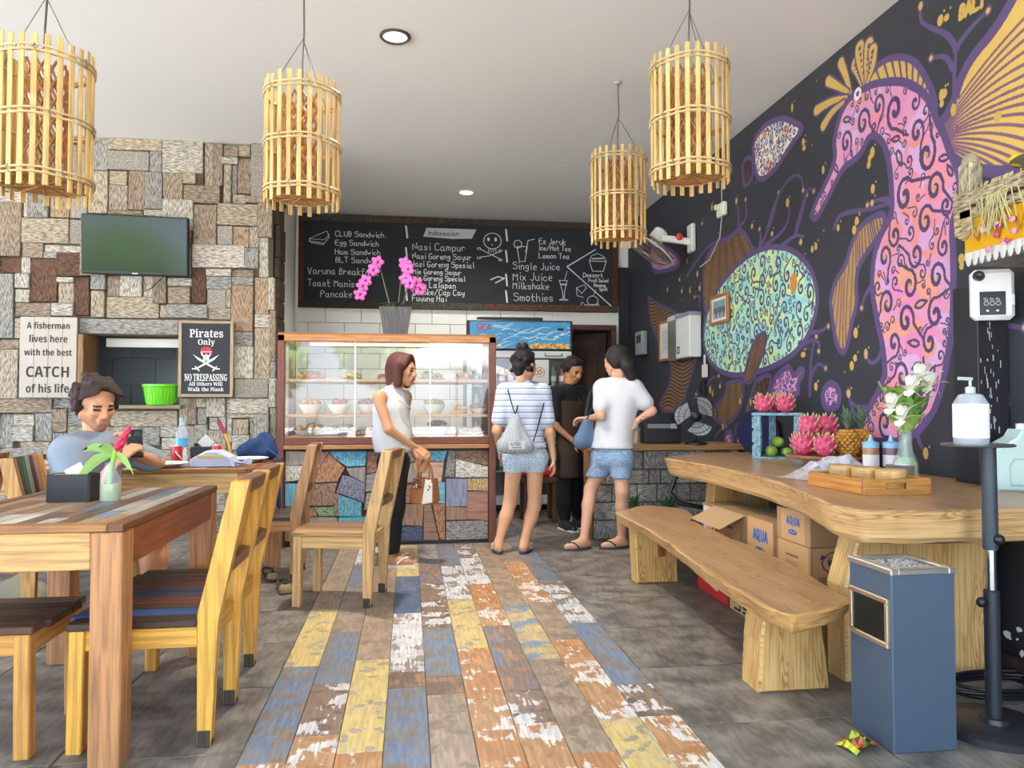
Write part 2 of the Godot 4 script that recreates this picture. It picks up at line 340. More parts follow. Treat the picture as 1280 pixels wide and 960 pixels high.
const JOINTS := {"W":{"head":Vector3(-0.049,1.441,-5.65),"neck":Vector3(-0.102,1.296,-5.65),"chest":Vector3(-0.131,1.146,-5.65),"waist":Vector3(-0.112,0.948,-5.65),"pelvis":Vector3(-0.111,0.787,-5.65),"sr":Vector3(-0.22,1.234,-5.5),"er":Vector3(-0.142,1.003,-5.45),"wr":Vector3(0.054,0.864,-5.53),"sl":Vector3(-0.019,1.244,-5.8),"el":Vector3(-0.048,0.986,-5.79),"wl":Vector3(0.067,0.787,-5.63),"hr":Vector3(-0.121,0.757,-5.57),"hl":Vector3(-0.1,0.745,-5.73),"kr":Vector3(-0.137,0.453,-5.56),"kl":Vector3(-0.123,0.42,-5.72),"ar":Vector3(-0.14,0.08,-5.55),"al":Vector3(-0.139,0.08,-5.71),"tr":Vector3(-0.042,0.032,-5.53),"tl":Vector3(-0.061,0.032,-5.7)},
	"A":{"head":Vector3(0.934,1.496,-5.98),"neck":Vector3(0.911,1.339,-5.96),"chest":Vector3(0.921,1.17,-5.98),"waist":Vector3(0.927,0.962,-5.98),"pelvis":Vector3(0.934,0.82,-5.98),"sl":Vector3(0.77,1.287,-5.98),"el":Vector3(0.699,0.978,-5.93),"wl":Vector3(0.753,0.788,-6.1),"sr":Vector3(1.08,1.287,-5.98),"er":Vector3(1.131,0.963,-5.94),"wr":Vector3(1.168,0.741,-5.96),"hl":Vector3(0.855,0.756,-5.98),"hr":Vector3(1.02,0.754,-5.98),"kl":Vector3(0.814,0.378,-6.01),"kr":Vector3(1.009,0.368,-5.96),"al":Vector3(0.711,0.08,-5.92),"ar":Vector3(0.915,0.08,-5.9),"tl":Vector3(0.704,0.032,-6.08),"tr":Vector3(1.006,0.032,-6.1)},
	"D":{"head":Vector3(1.561,1.516,-7),"neck":Vector3(1.502,1.355,-7.02),"chest":Vector3(1.517,1.17,-7.02),"waist":Vector3(1.528,0.925,-7),"pelvis":Vector3(1.535,0.756,-7),"sr":Vector3(1.357,1.291,-6.92),"er":Vector3(1.364,0.99,-6.88),"wr":Vector3(1.53,0.835,-6.8),"sl":Vector3(1.662,1.303,-7.1),"el":Vector3(1.72,1.04,-6.95),"wl":Vector3(1.706,0.871,-6.8),"hr":Vector3(1.476,0.684,-6.94),"hl":Vector3(1.604,0.675,-7.06),"kr":Vector3(1.457,0.346,-6.93),"kl":Vector3(1.619,0.32,-7.06),"ar":Vector3(1.467,0.08,-6.94),"al":Vector3(1.622,0.08,-7.08),"tr":Vector3(1.499,0.032,-6.84),"tl":Vector3(1.646,0.032,-6.98)},
	"C":{"head":Vector3(1.705,1.542,-6),"neck":Vector3(1.705,1.369,-5.98),"chest":Vector3(1.717,1.21,-6),"waist":Vector3(1.689,0.971,-6),"pelvis":Vector3(1.661,0.826,-6),"sl":Vector3(1.604,1.317,-6.06),"el":Vector3(1.547,1.092,-5.9),"wl":Vector3(1.489,1.069,-6.1),"sr":Vector3(1.843,1.315,-5.94),"er":Vector3(1.972,1.131,-5.88),"wr":Vector3(1.85,1.052,-5.9),"hl":Vector3(1.619,0.744,-6.05),"hr":Vector3(1.721,0.749,-5.95),"kl":Vector3(1.513,0.472,-6.12),"kr":Vector3(1.725,0.473,-5.9),"al":Vector3(1.428,0.08,-6),"ar":Vector3(1.746,0.08,-6),"tl":Vector3(1.299,0.032,-5.96),"tr":Vector3(1.625,0.032,-5.98)},
	"M":{"head":Vector3(-1.654,1.183,-4.25),"neck":Vector3(-1.695,1.028,-4.28),"chest":Vector3(-1.701,0.896,-4.27),"waist":Vector3(-1.706,0.685,-4.25),"pelvis":Vector3(-1.711,0.524,-4.25),"sr":Vector3(-1.738,0.932,-4.11),"er":Vector3(-1.62,0.681,-4.01),"wr":Vector3(-1.476,0.884,-4.05),"sl":Vector3(-1.601,0.927,-4.45),"el":Vector3(-1.428,0.85,-4.51),"wl":Vector3(-1.487,0.919,-4.28),"hr":Vector3(-1.655,0.506,-4.15),"hl":Vector3(-1.718,0.474,-4.35),"kr":Vector3(-1.326,0.502,-4.13),"kl":Vector3(-1.382,0.462,-4.37),"ar":Vector3(-1.32,0.08,-4.13),"al":Vector3(-1.372,0.08,-4.37),"tr":Vector3(-1.201,0.032,-4.13),"tl":Vector3(-1.245,0.032,-4.37)}}

const HC := 3.68   # ceiling height
const XW := 2.99   # face of the painted wall
const ZB := -9.89  # face of the tiled back wall
const ZS := -7.34  # face of the clad wall
var rng := RandomNumberGenerator.new()
var M := {}
var T := {}
var used := {}

func hx(s: String) -> Color:
	return Color.html(s).srgb_to_linear()

func vary(c: Color, a: float) -> Color:
	var f := 1.0 + rng.randf_range(-a, a)
	return Color(c.r * f * (1.0 + rng.randf_range(-a, a) * 0.25), c.g * f, c.b * f * (1.0 + rng.randf_range(-a, a) * 0.25))

func numbered(s: String) -> String:
	if not used.has(s):
		used[s] = 0
		return s
	used[s] += 1
	return "%s_%03d" % [s, used[s]]

func thing(called: String, label: String, category: String, pos := Vector3.ZERO, turn := 0.0, group := "") -> Node3D:
	var o := Node3D.new()
	o.name = numbered(called)
	add_child(o)
	o.position = pos
	o.rotation.y = turn
	tag(o, label, category, group)
	return o

func tag(o: Node, label: String, category: String, group := "", kind := "") -> void:
	o.set_meta("label", label)
	o.set_meta("category", category)
	if group:
		o.set_meta("group", group)
	if kind:
		o.set_meta("kind", kind)

func struct(called: String, label: String, category: String) -> Node3D:
	var o := thing(called, label, category)
	o.set_meta("kind", "structure")
	return o

func part(parent: Node, called: String, mb: MB, mat: Material, label := "") -> MeshInstance3D:
	var o := MeshInstance3D.new()
	o.name = called
	o.mesh = mb.mesh()
	o.material_override = mat
	o.cast_shadow = GeometryInstance3D.SHADOW_CASTING_SETTING_ON
	parent.add_child(o, true)
	if label:
		o.set_meta("label", label)
	return o

func copy_of(o: Node3D, pos: Vector3, turn: float, label := "") -> Node3D:
	var c: Node3D = o.duplicate()
	c.name = numbered(String(o.name).rstrip("_0123456789"))
	add_child(c)
	c.position = pos
	c.rotation.y = turn
	if label:
		c.set_meta("label", label)
	return c

func mk(col := Color.WHITE) -> MB:
	var m := MB.new()
	m.col = col
	return m

func X(pos: Vector3, turn := 0.0) -> Transform3D:
	return Transform3D(Basis(Vector3.UP, turn), pos)

# ---------------------------------------------------------------- textures
func noise_img(w: int, h: int, freq: float, sd: int, sx := 1, sy := 1, oct := 3, kind := FastNoiseLite.TYPE_SIMPLEX) -> PackedByteArray:
	var f := FastNoiseLite.new()
	f.seed = sd
	f.frequency = freq
	f.noise_type = kind
	f.fractal_octaves = oct
	var im := f.get_seamless_image(w / sx, h / sy)
	im.convert(Image.FORMAT_L8)
	if sx > 1 or sy > 1:
		im.resize(w, h, Image.INTERPOLATE_CUBIC)
	return im.get_data()

func grey_tex(w: int, h: int, fn: Callable) -> Image:
	var d := PackedByteArray()
	d.resize(w * h)
	for k in w * h:
		d[k] = clampi(int(fn.call(k)), 0, 255)
	return Image.create_from_data(w, h, false, Image.FORMAT_L8, d)

func color_tex(w: int, h: int, fn: Callable) -> Image:
	var d := PackedByteArray()
	d.resize(w * h * 3)
	for k in w * h:
		var c: Color = fn.call(k)
		d[k * 3] = clampi(int(c.r * 255), 0, 255)
		d[k * 3 + 1] = clampi(int(c.g * 255), 0, 255)
		d[k * 3 + 2] = clampi(int(c.b * 255), 0, 255)
	return Image.create_from_data(w, h, false, Image.FORMAT_RGB8, d)

func normals_of(im: Image, strength: float) -> ImageTexture:
	var c: Image = im.duplicate()
	c.convert(Image.FORMAT_RGBA8)
	c.bump_map_to_normal_map(strength)
	return ImageTexture.create_from_image(c)

func mat(rough: float, tex: Texture2D = null, uvs := Vector3.ONE, normal: Texture2D = null, ns := 1.0, metal := 0.0) -> StandardMaterial3D:
	var m := StandardMaterial3D.new()
	m.vertex_color_use_as_albedo = true
	m.roughness = rough
	m.metallic = metal
	m.albedo_texture = tex
	m.uv1_scale = uvs
	if normal:
		m.normal_enabled = true
		m.normal_texture = normal
		m.normal_scale = ns
	return m

func worn(base: Color, a: Color, b: Color, sd: int, ta: float, tb: float) -> Texture2D:
	# printed tile: a base colour with two worn layers of other paint
	var n1 := noise_img(256, 128, 0.018, sd, 1, 1, 4)
	var n2 := noise_img(256, 128, 0.03, sd + 7, 1, 1, 5)
	var n3 := noise_img(256, 128, 0.2, sd + 3, 8, 1, 2)
	return ImageTexture.create_from_image(color_tex(256, 128, func(k: int) -> Color:
		var g := n3[k] / 255.0
		var c := base
		if n1[k] / 255.0 + (g - 0.5) * 0.35 > ta:
			c = a
		if n2[k] / 255.0 + (g - 0.5) * 0.3 > tb:
			c = b
		return c * (0.86 + 0.2 * g)))

func make_materials() -> void:
	var a := noise_img(512, 256, 0.09, 1, 16, 1, 3)
	var b := noise_img(512, 256, 0.02, 2, 8, 1, 2)
	var g := grey_tex(512, 256, func(k: int) -> float:
		var l := 0.5 * a[k] + 0.5 * b[k]
		var line := 0.82 if absf(fmod(l, 32.0) - 16.0) < 3.0 else 1.0
		return (236.0 + (a[k] - 128) * 0.2 + (b[k] - 128) * 0.26) * (0.92 + 0.08 * line))
	T.wood = ImageTexture.create_from_image(g)
	T.wood_n = normals_of(g, 1.2)
	var c1 := noise_img(512, 512, 0.12, 11, 8, 1, 4)
	var c2 := noise_img(512, 512, 0.03, 12, 2, 1, 3)
	var c3 := noise_img(512, 512, 0.16, 13, 2, 1, 2)
	var r := grey_tex(512, 512, func(k: int) -> float:
		var l := 222.0 + (c1[k] - 128) * 0.5 + (c2[k] - 128) * 0.35
		if c1[k] < 84:
			l -= (84 - c1[k]) * 2.4
		if c3[k] < 56:
			l -= 70.0
		return maxf(40, l))
	T.rough = ImageTexture.create_from_image(r)
	T.rough_n = normals_of(r, 3.5)
	var d1 := noise_img(256, 256, 0.07, 21, 1, 1, 3)
	var d2 := noise_img(256, 256, 0.15, 22, 1, 1, 2)
	var p := grey_tex(256, 256, func(k: int) -> float:
		var l := 232.0 + (d1[k] - 128) * 0.4
		if d2[k] < 100:
			l -= (100 - d2[k]) * 3.4
		return maxf(30, l))
	T.pit = ImageTexture.create_from_image(p)
	T.pit_n = normals_of(p, 4.0)
	var e1 := noise_img(512, 512, 0.012, 31, 1, 1, 5)
	var e2 := noise_img(512, 512, 0.08, 32, 4, 1, 3)
	T.cement = ImageTexture.create_from_image(grey_tex(512, 512, func(k: int) -> float: return 212.0 + (e1[k] - 128) * 0.42 + (e2[k] - 128) * 0.2))
	var f1 := noise_img(128, 128, 0.3, 41, 1, 1, 2)
	var fb := grey_tex(128, 128, func(k: int) -> float: return 222.0 + (f1[k] - 128) * 0.25)
	T.cloth = ImageTexture.create_from_image(fb)
	T.cloth_n = normals_of(fb, 2.0)
	var s1 := noise_img(512, 512, 0.012, 51, 4, 1, 3)
	var s2 := noise_img(512, 512, 0.1, 52, 16, 1, 3)
	T.slab = ImageTexture.create_from_image(color_tex(512, 512, func(k: int) -> Color:
		var q := s1[k] / 255.0
		var ring := 0.5 + 0.5 * sin(q * 40.0)
		var l := 1.0 + 0.3 * (s2[k] / 255.0 - 0.5)
		return Color(0.99, 0.96, 0.9).lerp(Color(0.74, 0.62, 0.5), 0.75 * ring * ring * smoothstep(0.25, 0.75, q)) * l))
	var dn := noise_img(256, 256, 0.05, 61, 1, 1, 4)
	T.denim = ImageTexture.create_from_image(grey_tex(256, 256, func(k: int) -> float: return 225.0 + (dn[k] - 128) * 0.6))
	var q1 := noise_img(256, 256, 0.045, 71, 1, 1, 4)
	var q2 := noise_img(256, 256, 0.1, 72, 4, 1, 3)
	T.peel = ImageTexture.create_from_image(grey_tex(256, 256, func(k: int) -> float: return 228.0 + (q2[k] - 128) * 0.45 - (38.0 if q1[k] < 92 else 0.0)))
	M.wood = mat(0.42, T.wood, Vector3(1.3, 5, 1), T.wood_n, 0.35)
	M.oldwood = mat(0.6, T.wood, Vector3(1.6, 6, 1), T.wood_n, 0.8)
	M.rough = mat(0.95, T.rough, Vector3(1.5, 2.6, 1), T.rough_n, 1.0)
	M.pit = mat(0.95, T.pit, Vector3(3, 3, 1), T.pit_n, 1.0)
	M.patch = mat(0.7, T.peel, Vector3(2.2, 2.2, 1), T.wood_n, 0.6)
	M.cement = mat(0.42, T.cement, Vector3(0.7, 0.7, 1))
	M.slab = mat(0.3, T.slab, Vector3(0.6, 1.3, 1))
	M.cloth = mat(0.9, T.cloth, Vector3(30, 30, 1), T.cloth_n, 0.4)
	M.denim = mat(0.9, T.denim, Vector3(4, 4, 1), T.cloth_n, 0.5)
	for s in ["cloth", "denim"]:
		M[s].uv1_triplanar = true
	M.skin = mat(0.55)
	M.hair = mat(0.72, T.wood, Vector3(6, 6, 6), T.wood_n, 1.0)
	M.hair.uv1_triplanar = true
	M.paint = mat(0.7)
	M.gloss = mat(0.25)
	M.satin = mat(0.45)
	M.plastic = mat(0.35)
	M.metal = mat(0.22, null, Vector3.ONE, null, 1.0, 1.0)
	M.brushed = mat(0.38, null, Vector3.ONE, null, 1.0, 0.9)
	M.card = mat(0.85, T.cloth, Vector3(6, 6, 1))
	M.leaf = mat(0.5)
	M.leaf.backlight_enabled = true
	M.leaf.backlight = Color(0.18, 0.25, 0.06)
	var gl := StandardMaterial3D.new()
	gl.transparency = BaseMaterial3D.TRANSPARENCY_ALPHA
	gl.albedo_color = Color(0.95, 1.0, 0.98, 0.02)
	gl.roughness = 0.02
	M.pane = gl
	var cl := StandardMaterial3D.new()
	cl.transparency = BaseMaterial3D.TRANSPARENCY_ALPHA
	cl.albedo_color = Color(0.93, 0.98, 1.0, 0.16)
	cl.roughness = 0.05
	M.clear = cl
	var pl: StandardMaterial3D = cl.duplicate()
	pl.albedo_color = Color(0.95, 0.97, 1.0, 0.3)
	pl.roughness = 0.2
	M.film = pl
	var lq: StandardMaterial3D = cl.duplicate()
	lq.albedo_color = Color(0.75, 0.85, 0.55, 0.45)
	M.water = lq
	# printed floor planks
	var spec := {"y": ["e2c77f", "d6bf8a", "a89e8c", 0.66, 0.74], "b": ["888b8e", "7d8ca2", "8f7f70", 0.52, 0.66], "B": ["62748c", "6f8096", "56637a", 0.6, 0.75], "w": ["a39484", "e4e2de", "d2d3d5", 0.42, 0.62], "m": ["98806c", "e0dcd8", "77645a", 0.58, 0.7], "o": ["c48c5c", "cb9a6c", "e0d6ca", 0.55, 0.76], "c": ["c79a6e", "e6dfd5", "b9875c", 0.54, 0.68], "n": ["a8927c", "b29d86", "94806c", 0.55, 0.68], "d": ["7d6a5a", "967a60", "a57c5c", 0.55, 0.68], "g": ["9c9892", "b2aea6", "868078", 0.52, 0.66], "a": ["907a6a", "7c8799", "ac8868", 0.54, 0.64], "x": ["d2bc86", "8896aa", "bda27a", 0.58, 0.7]}
	var sd := 100
	for k in spec:
		sd += 11
		var s: Array = spec[k]
		M["plank_" + k] = mat(0.33, worn(Color.html(s[0]), Color.html(s[1]), Color.html(s[2]), sd, s[3], s[4]), Vector3(0.85, 1.7, 1), T.wood_n, 0.25)

# ---------------------------------------------------------------- bodies: tapered capsules joined smoothly, meshed as surface nets
func sdf(mb: MB, prims: Array, cell: float, k: float, clips: Array, colour: Callable) -> void:
	var lo := Vector3(INF, INF, INF)
	var hi := -lo
	for q in prims:
		var r := maxf(q[2], q[3]) + cell * 2.5
		var rv := Vector3(r, r, r)
		lo = lo.min(q[0] - rv).min(q[1] - rv)
		hi = hi.max(q[0] + rv).max(q[1] + rv)
	var nx := int((hi.x - lo.x) / cell) + 2
	var ny := int((hi.y - lo.y) / cell) + 2
	var nz := int((hi.z - lo.z) / cell) + 2
	var acc := PackedFloat32Array()
	acc.resize(nx * ny * nz)
	var reach := 4.0 * k
	for q in prims:
		var a: Vector3 = q[0]
		var ab: Vector3 = q[1] - a
		var l2 := maxf(ab.length_squared(), 1e-9)
		var ra: float = q[2]
		var dr: float = q[3] - ra
		var r := maxf(q[2], q[3]) + reach
		var p0: Vector3 = (a.min(q[1]) - Vector3(r, r, r) - lo) / cell
		var p1: Vector3 = (a.max(q[1]) + Vector3(r, r, r) - lo) / cell
		for z in range(maxi(0, int(p0.z)), mini(nz - 1, int(p1.z) + 1) + 1):
			for y in range(maxi(0, int(p0.y)), mini(ny - 1, int(p1.y) + 1) + 1):
				var at := (z * ny + y) * nx
				for x in range(maxi(0, int(p0.x)), mini(nx - 1, int(p1.x) + 1) + 1):
					var p := lo + Vector3(x, y, z) * cell - a
					var t := clampf(p.dot(ab) / l2, 0.0, 1.0)
					var d := (p - ab * t).length() - ra - dr * t
					if d < reach:
						acc[at + x] += exp(-d / k)
	for at in acc.size():
		acc[at] = -k * log(acc[at]) if acc[at] > 0.0 else 1.0
	if clips:
		for z in nz:
			for y in ny:
				var at := (z * ny + y) * nx
				for x in nx:
					if acc[at + x] < cell * 3.0:
						var p := lo + Vector3(x, y, z) * cell
						var d := acc[at + x]
						for cp in clips:
							d = maxf(d, (p - cp[0]).dot(cp[1]))
						acc[at + x] = d
	var idx := {}
	var f0 := mb.v.size()
	var cx := [0, 1, nx, nx + 1, nx * ny, nx * ny + 1, nx * ny + nx, nx * ny + nx + 1]
	var eds := [[0, 1], [2, 3], [4, 5], [6, 7], [0, 2], [1, 3], [4, 6], [5, 7], [0, 4], [1, 5], [2, 6], [3, 7]]
	var co := [Vector3(0, 0, 0), Vector3(1, 0, 0), Vector3(0, 1, 0), Vector3(1, 1, 0), Vector3(0, 0, 1), Vector3(1, 0, 1), Vector3(0, 1, 1), Vector3(1, 1, 1)]
	for z in nz - 1:
		for y in ny - 1:
			var at := (z * ny + y) * nx
			for x in nx - 1:
				var v0 := acc[at + x]
				if absf(v0) > cell * 2.0:
					continue
				var neg := 0
				for q in 8:
					if acc[at + x + cx[q]] < 0.0:
						neg += 1
				if neg == 0 or neg == 8:
					continue
				var s := Vector3.ZERO
				var m := 0
				for e in eds:
					var da := acc[at + x + cx[e[0]]]
					var db := acc[at + x + cx[e[1]]]
					if (da < 0.0) != (db < 0.0):
						s += (co[e[0]] as Vector3).lerp(co[e[1]], da / (da - db))
						m += 1
				idx[at + x] = mb.v.size()
				var p := lo + (Vector3(x, y, z) + s / m) * cell
				mb.v.append(p)
				mb.n.append(Vector3.ZERO)
				mb.t.append(Vector2(p.x + p.z, p.y))
				mb.c.append(colour.call(p))
	for at in idx:
		var inside: bool = acc[at] < 0.0
		for ax in 3:
			var st: int = [1, nx, nx * ny][ax]
			if at + st >= acc.size() or (acc[at + st] < 0.0) == inside:
				continue
			var sb: int = [nx, nx * ny, 1][ax]
			var sc: int = [nx * ny, 1, nx][ax]
			if not (idx.has(at - sb) and idx.has(at - sc) and idx.has(at - sb - sc)):
				continue
			var q := [idx[at], idx[at - sb], idx[at - sb - sc], idx[at - sc]]
			if not inside:
				q = [q[0], q[3], q[2], q[1]]
			# clockwise seen from outside
			mb.i.append_array([q[0], q[2], q[1], q[0], q[3], q[2]])
			var nn: Vector3 = (mb.v[q[2]] - mb.v[q[0]]).cross(mb.v[q[3]] - mb.v[q[1]])
			for w in q:
				mb.n[w] += nn
	for w in range(f0, mb.v.size()):
		mb.n[w] = mb.n[w].normalized() if mb.n[w].length() > 0.0 else Vector3.UP

func _ready() -> void:
	rng.seed = 7
	var cam = Camera3D.new()
	cam.name = "camera"
	add_child(cam)
	cam.position = Vector3(0, 1.17, 0)
	cam.rotation_degrees = Vector3(1.7245, -7.8936, 0)
	cam.fov = 54.6
	cam.near = 0.05
	cam.far = 200.0
	cam.current = true
	var env = Environment.new()
	env.background_mode = Environment.BG_SKY
	var sky = Sky.new()
	var sm = ProceduralSkyMaterial.new()
	sm.sky_top_color = Color(0.68, 0.81, 1.0)
	sm.sky_horizon_color = Color(0.92, 0.96, 1.0)
	sm.ground_horizon_color = Color(0.8, 0.79, 0.77)
	sm.ground_bottom_color = Color(0.5, 0.49, 0.47)
	sky.sky_material = sm
	env.sky = sky
	env.background_energy_multiplier = 1.9
	env.tonemap_mode = Environment.TONE_MAPPER_LINEAR
	env.tonemap_exposure = 2.9
	env.sdfgi_enabled = true
	env.ssao_enabled = true
	env.ssil_enabled = true
	var we = WorldEnvironment.new()
	we.name = "environment"
	we.environment = env
	add_child(we)
	var sun = DirectionalLight3D.new()
	sun.name = "sun"
	sun.light_energy = 6.5
	sun.light_color = Color(1.0, 0.98, 0.95)
	sun.light_angular_distance = 2.0
	sun.shadow_enabled = true
	add_child(sun)
	sun.look_at_from_position(Vector3.ZERO, Vector3(-0.45, -1.0, 0.55))
	make_materials()
	build_room()
	build_furniture()
	build_counter_area()
	build_wall_things()
	build_table_things()
	build_people()

func build_room() -> void:
	var white = hx("ecebe6")
	var c = struct("ceiling", "plain white painted ceiling over the whole room", "ceiling")
	part(c, "slab", mk(white).box(Vector3(-1.75, HC + 0.125, -4.35), Vector3(10.1, 0.25, 11.9)), mat(0.9))
	# painted wall
	var wr = struct("wall_right", "black wall painted with a big pink seahorse and fish mural", "wall")
	part(wr, "masonry", mk(hx("33353b")).box(Vector3(XW + 0.13, HC / 2, -4.35), Vector3(0.25, HC, 11.9)), mat(0.75))
	var mm = mk()
	var s0 = 2.6
	mm.face([Vector3(XW, 0, ZB), Vector3(XW, 0, -s0), Vector3(XW, HC, -s0), Vector3(XW, HC, ZB)], Vector3.LEFT, [Vector2(0, 1), Vector2(1, 1), Vector2(1, 0), Vector2(0, 0)])
	mm.paint(hx("33353b"))
	mm.face([Vector3(XW, 0, -s0), Vector3(XW + 0.006, 0, -s0), Vector3(XW + 0.006, HC, -s0), Vector3(XW, HC, -s0)], Vector3.BACK, [Vector2.ZERO, Vector2.ZERO, Vector2.ZERO, Vector2.ZERO])
	var mt = mat(0.62, mural())
	mt.texture_repeat = false
	part(wr, "mural", mm, mt, "seahorse, fish and seaweed painted in pink, turquoise, gold and purple")
	var bb = struct("baseboard_right", "dark brown skirting board along the foot of the black wall", "baseboard")
	part(bb, "board", mk(hx("2c2222")).box(Vector3(XW - 0.012, 0.06, -6.2), Vector3(0.024, 0.12, 7.3), 0.004), M.satin)
	# tiled back wall with a door opening
	var wb = struct("wall_back", "white wall with large white tiles below the menu board", "wall")
	var zc = ZB - 0.12
	var bm = mk(white)
	bm.box(Vector3(0.22, HC / 2, zc), Vector3(3.5, HC, 0.2))
	bm.box(Vector3(2.36, HC - 0.71, zc), Vector3(0.78, 1.42, 0.2))
	bm.box(Vector3(3.0, HC / 2, zc), Vector3(0.5, HC, 0.2))
	part(wb, "masonry", bm, mat(0.8))
	part(wb, "grout", mk(hx("77746f")).box(Vector3(0.245, 1.6, ZB - 0.016), Vector3(3.37, 1.74, 0.006)), mat(0.9))
	var tm = mat(0.2)
	for r in 9:
		var y1 = 2.46 - r * 0.2
		var x = -1.44 - (0.22 if r % 2 == 1 else 0.0) - 0.1
		while x < 1.93:
			var a = maxf(x, -1.44)
			var b = minf(x + 0.46, 1.93)
			if b - a > 0.03:
				part(wb, "tile", mk(vary(hx("e6e4df"), 0.03)).box(Vector3((a + b) / 2, y1 - 0.1, ZB - 0.012), Vector3(b - a - 0.006, 0.194, 0.02), 0.003), tm)
			x += 0.46
	part(wb, "corner_strip", mk(hx("20242c")).box(Vector3(2.92, HC / 2 - 0.3, ZB + 0.01), Vector3(0.14, HC - 0.6, 0.02), 0.003), mat(0.6), "black painted strip beside the door")
	# white return wall between clad wall and back wall
	var wk = struct("wall_return", "narrow white wall between the clad wall and the menu board", "wall")
	part(wk, "masonry", mk(white).box(Vector3(-1.56, HC / 2, (ZB + ZS) / 2 - 0.12), Vector3(0.22, HC, ZS - ZB - 0.26)), mat(0.85))
	part(wk, "conduit", mk(hx("dcdad4")).tube([Vector3(-1.41, 0.8, ZB + 0.25), Vector3(-1.41, HC, ZB + 0.25)], 0.018, 8), M.satin, "white cable conduit running up to the ceiling")
	# door and dark room behind it
	var door = struct("door_1", "dark brown panelled door standing ajar in the back wall", "door")
	var brown = hx("4b332b")
	var fm = mk(hx("5a3b33"))
	fm.box(Vector3(2.35, 2.235, ZB + 0.0), Vector3(0.86, 0.07, 0.26), 0.006)
	fm.box(Vector3(2.745, 1.1, ZB), Vector3(0.07, 2.2, 0.26), 0.006)
	fm.box(Vector3(1.955, 1.1, ZB), Vector3(0.07, 2.2, 0.26), 0.006)
	part(door, "door_frame", fm, M.oldwood)
	var dx = Transform3D(Basis(Vector3.UP, deg_to_rad(-38)), Vector3(2.7, 0, ZB - 0.1))
	var leaf = part(door, "leaf", mk(brown).at(dx).box(Vector3(-0.36, 1.1, 0), Vector3(0.72, 2.18, 0.04), 0.004), M.oldwood)
	for r in [[1.72, 0.75], [0.95, 0.55], [0.36, 0.42]]:
		part(leaf, "panel", mk(hx("56392f")).at(dx).box(Vector3(-0.36, r[0], 0.022), Vector3(0.46, r[1], 0.02), 0.012), M.oldwood)
	part(leaf, "handle", mk(hx("b5b2aa")).at(dx).tube([Vector3(-0.66, 1.02, 0.02), Vector3(-0.66, 1.02, 0.06), Vector3(-0.56, 1.02, 0.06)], 0.01), M.metal)
	var br = struct("wall_passage", "dim grey passage wall seen past the open door", "wall")
	var pm = mk(hx("6d6660"))
	pm.box(Vector3(2.3, 1.3, ZB - 1.6), Vector3(1.8, 2.6, 0.1))
	pm.box(Vector3(1.5, 1.3, ZB - 0.9), Vector3(0.1, 2.6, 1.4))
	pm.box(Vector3(3.15, 1.3, ZB - 0.9), Vector3(0.1, 2.6, 1.4))
	pm.box(Vector3(2.3, 2.62, ZB - 0.9), Vector3(1.8, 0.1, 1.4))
	part(br, "masonry", pm, mat(0.9))
	clad_wall()
	floors()
	# recessed ceiling lamps
	for q in [[-0.102, -5.032, 0.105, 4.0, "dark ringed recessed ceiling lamp above the plank strip"], [0.658, -8.634, 0.1, 2.2, "pale recessed ceiling lamp near the menu board"]]:
		var L = thing("ceiling_lamp", q[4], "lamp", Vector3(q[0], HC, q[1]), 0, "recessed ceiling lamps")
		var dark: bool = q[2] > 0.102
		part(L, "ring", mk(hx("4a463f") if dark else hx("d8d4ca")).lathe([Vector2(q[2] - 0.02, 0.0), Vector2(q[2] - 0.022, -0.012), Vector2(q[2] - 0.008, -0.016), Vector2(q[2], -0.008), Vector2(q[2], 0.0)], 28), M.satin)
		var gm = mat(0.5)
		gm.emission_enabled = true
		gm.emission = Color(1.0, 0.95, 0.86)
		gm.emission_energy_multiplier = 0.45 if dark else 1.3
		part(L, "diffuser", mk(hx("f4f1ea")).lathe([Vector2(0.001, -0.006), Vector2(q[2] - 0.02, -0.004), Vector2(q[2] - 0.02, 0.0)], 28), gm)
		var sp = SpotLight3D.new()
		sp.name = "lamp_light"
		L.add_child(sp)
		sp.position = Vector3(0, -0.03, 0)
		sp.rotation_degrees = Vector3(-90, 0, 0)
		sp.spot_angle = 72
		sp.light_size = 0.08
		sp.light_energy = q[3]
		sp.spot_range = 14
		sp.spot_attenuation = 2
		sp.light_color = Color(1.0, 0.97, 0.92)
		sp.shadow_enabled = true
	# street side
	var gr = struct("ground_outside", "pale concrete forecourt outside the open front", "ground")
	part(gr, "slab", mk(hx("bdbbb6")).box(Vector3(0, -0.25, 0), Vector3(70, 0.2, 70)), mat(0.9))
	var par = thing("parasol", "large white market parasol on a wooden pole on the forecourt", "parasol", Vector3(1.2, -0.15, 6.0))
	part(par, "pole", mk(hx("a47a4c")).tube([Vector3(0, 0, 0), Vector3(0, 3.0, 0)], 0.03), M.wood)
	var cn = mk(hx("f3f2ee"))
	cn.lathe([Vector2(1.9, 2.25), Vector2(1.88, 2.4), Vector2(0.05, 3.1), Vector2(0.001, 3.12)], 8, Vector3.ZERO, 5.0)
	part(par, "canopy", cn, M.cloth)
	part(par, "base", mk(hx("7d7a74")).lathe([Vector2(0.3, 0), Vector2(0.3, 0.08), Vector2(0.05, 0.12), Vector2(0.05, 0.3)], 20), M.cement)
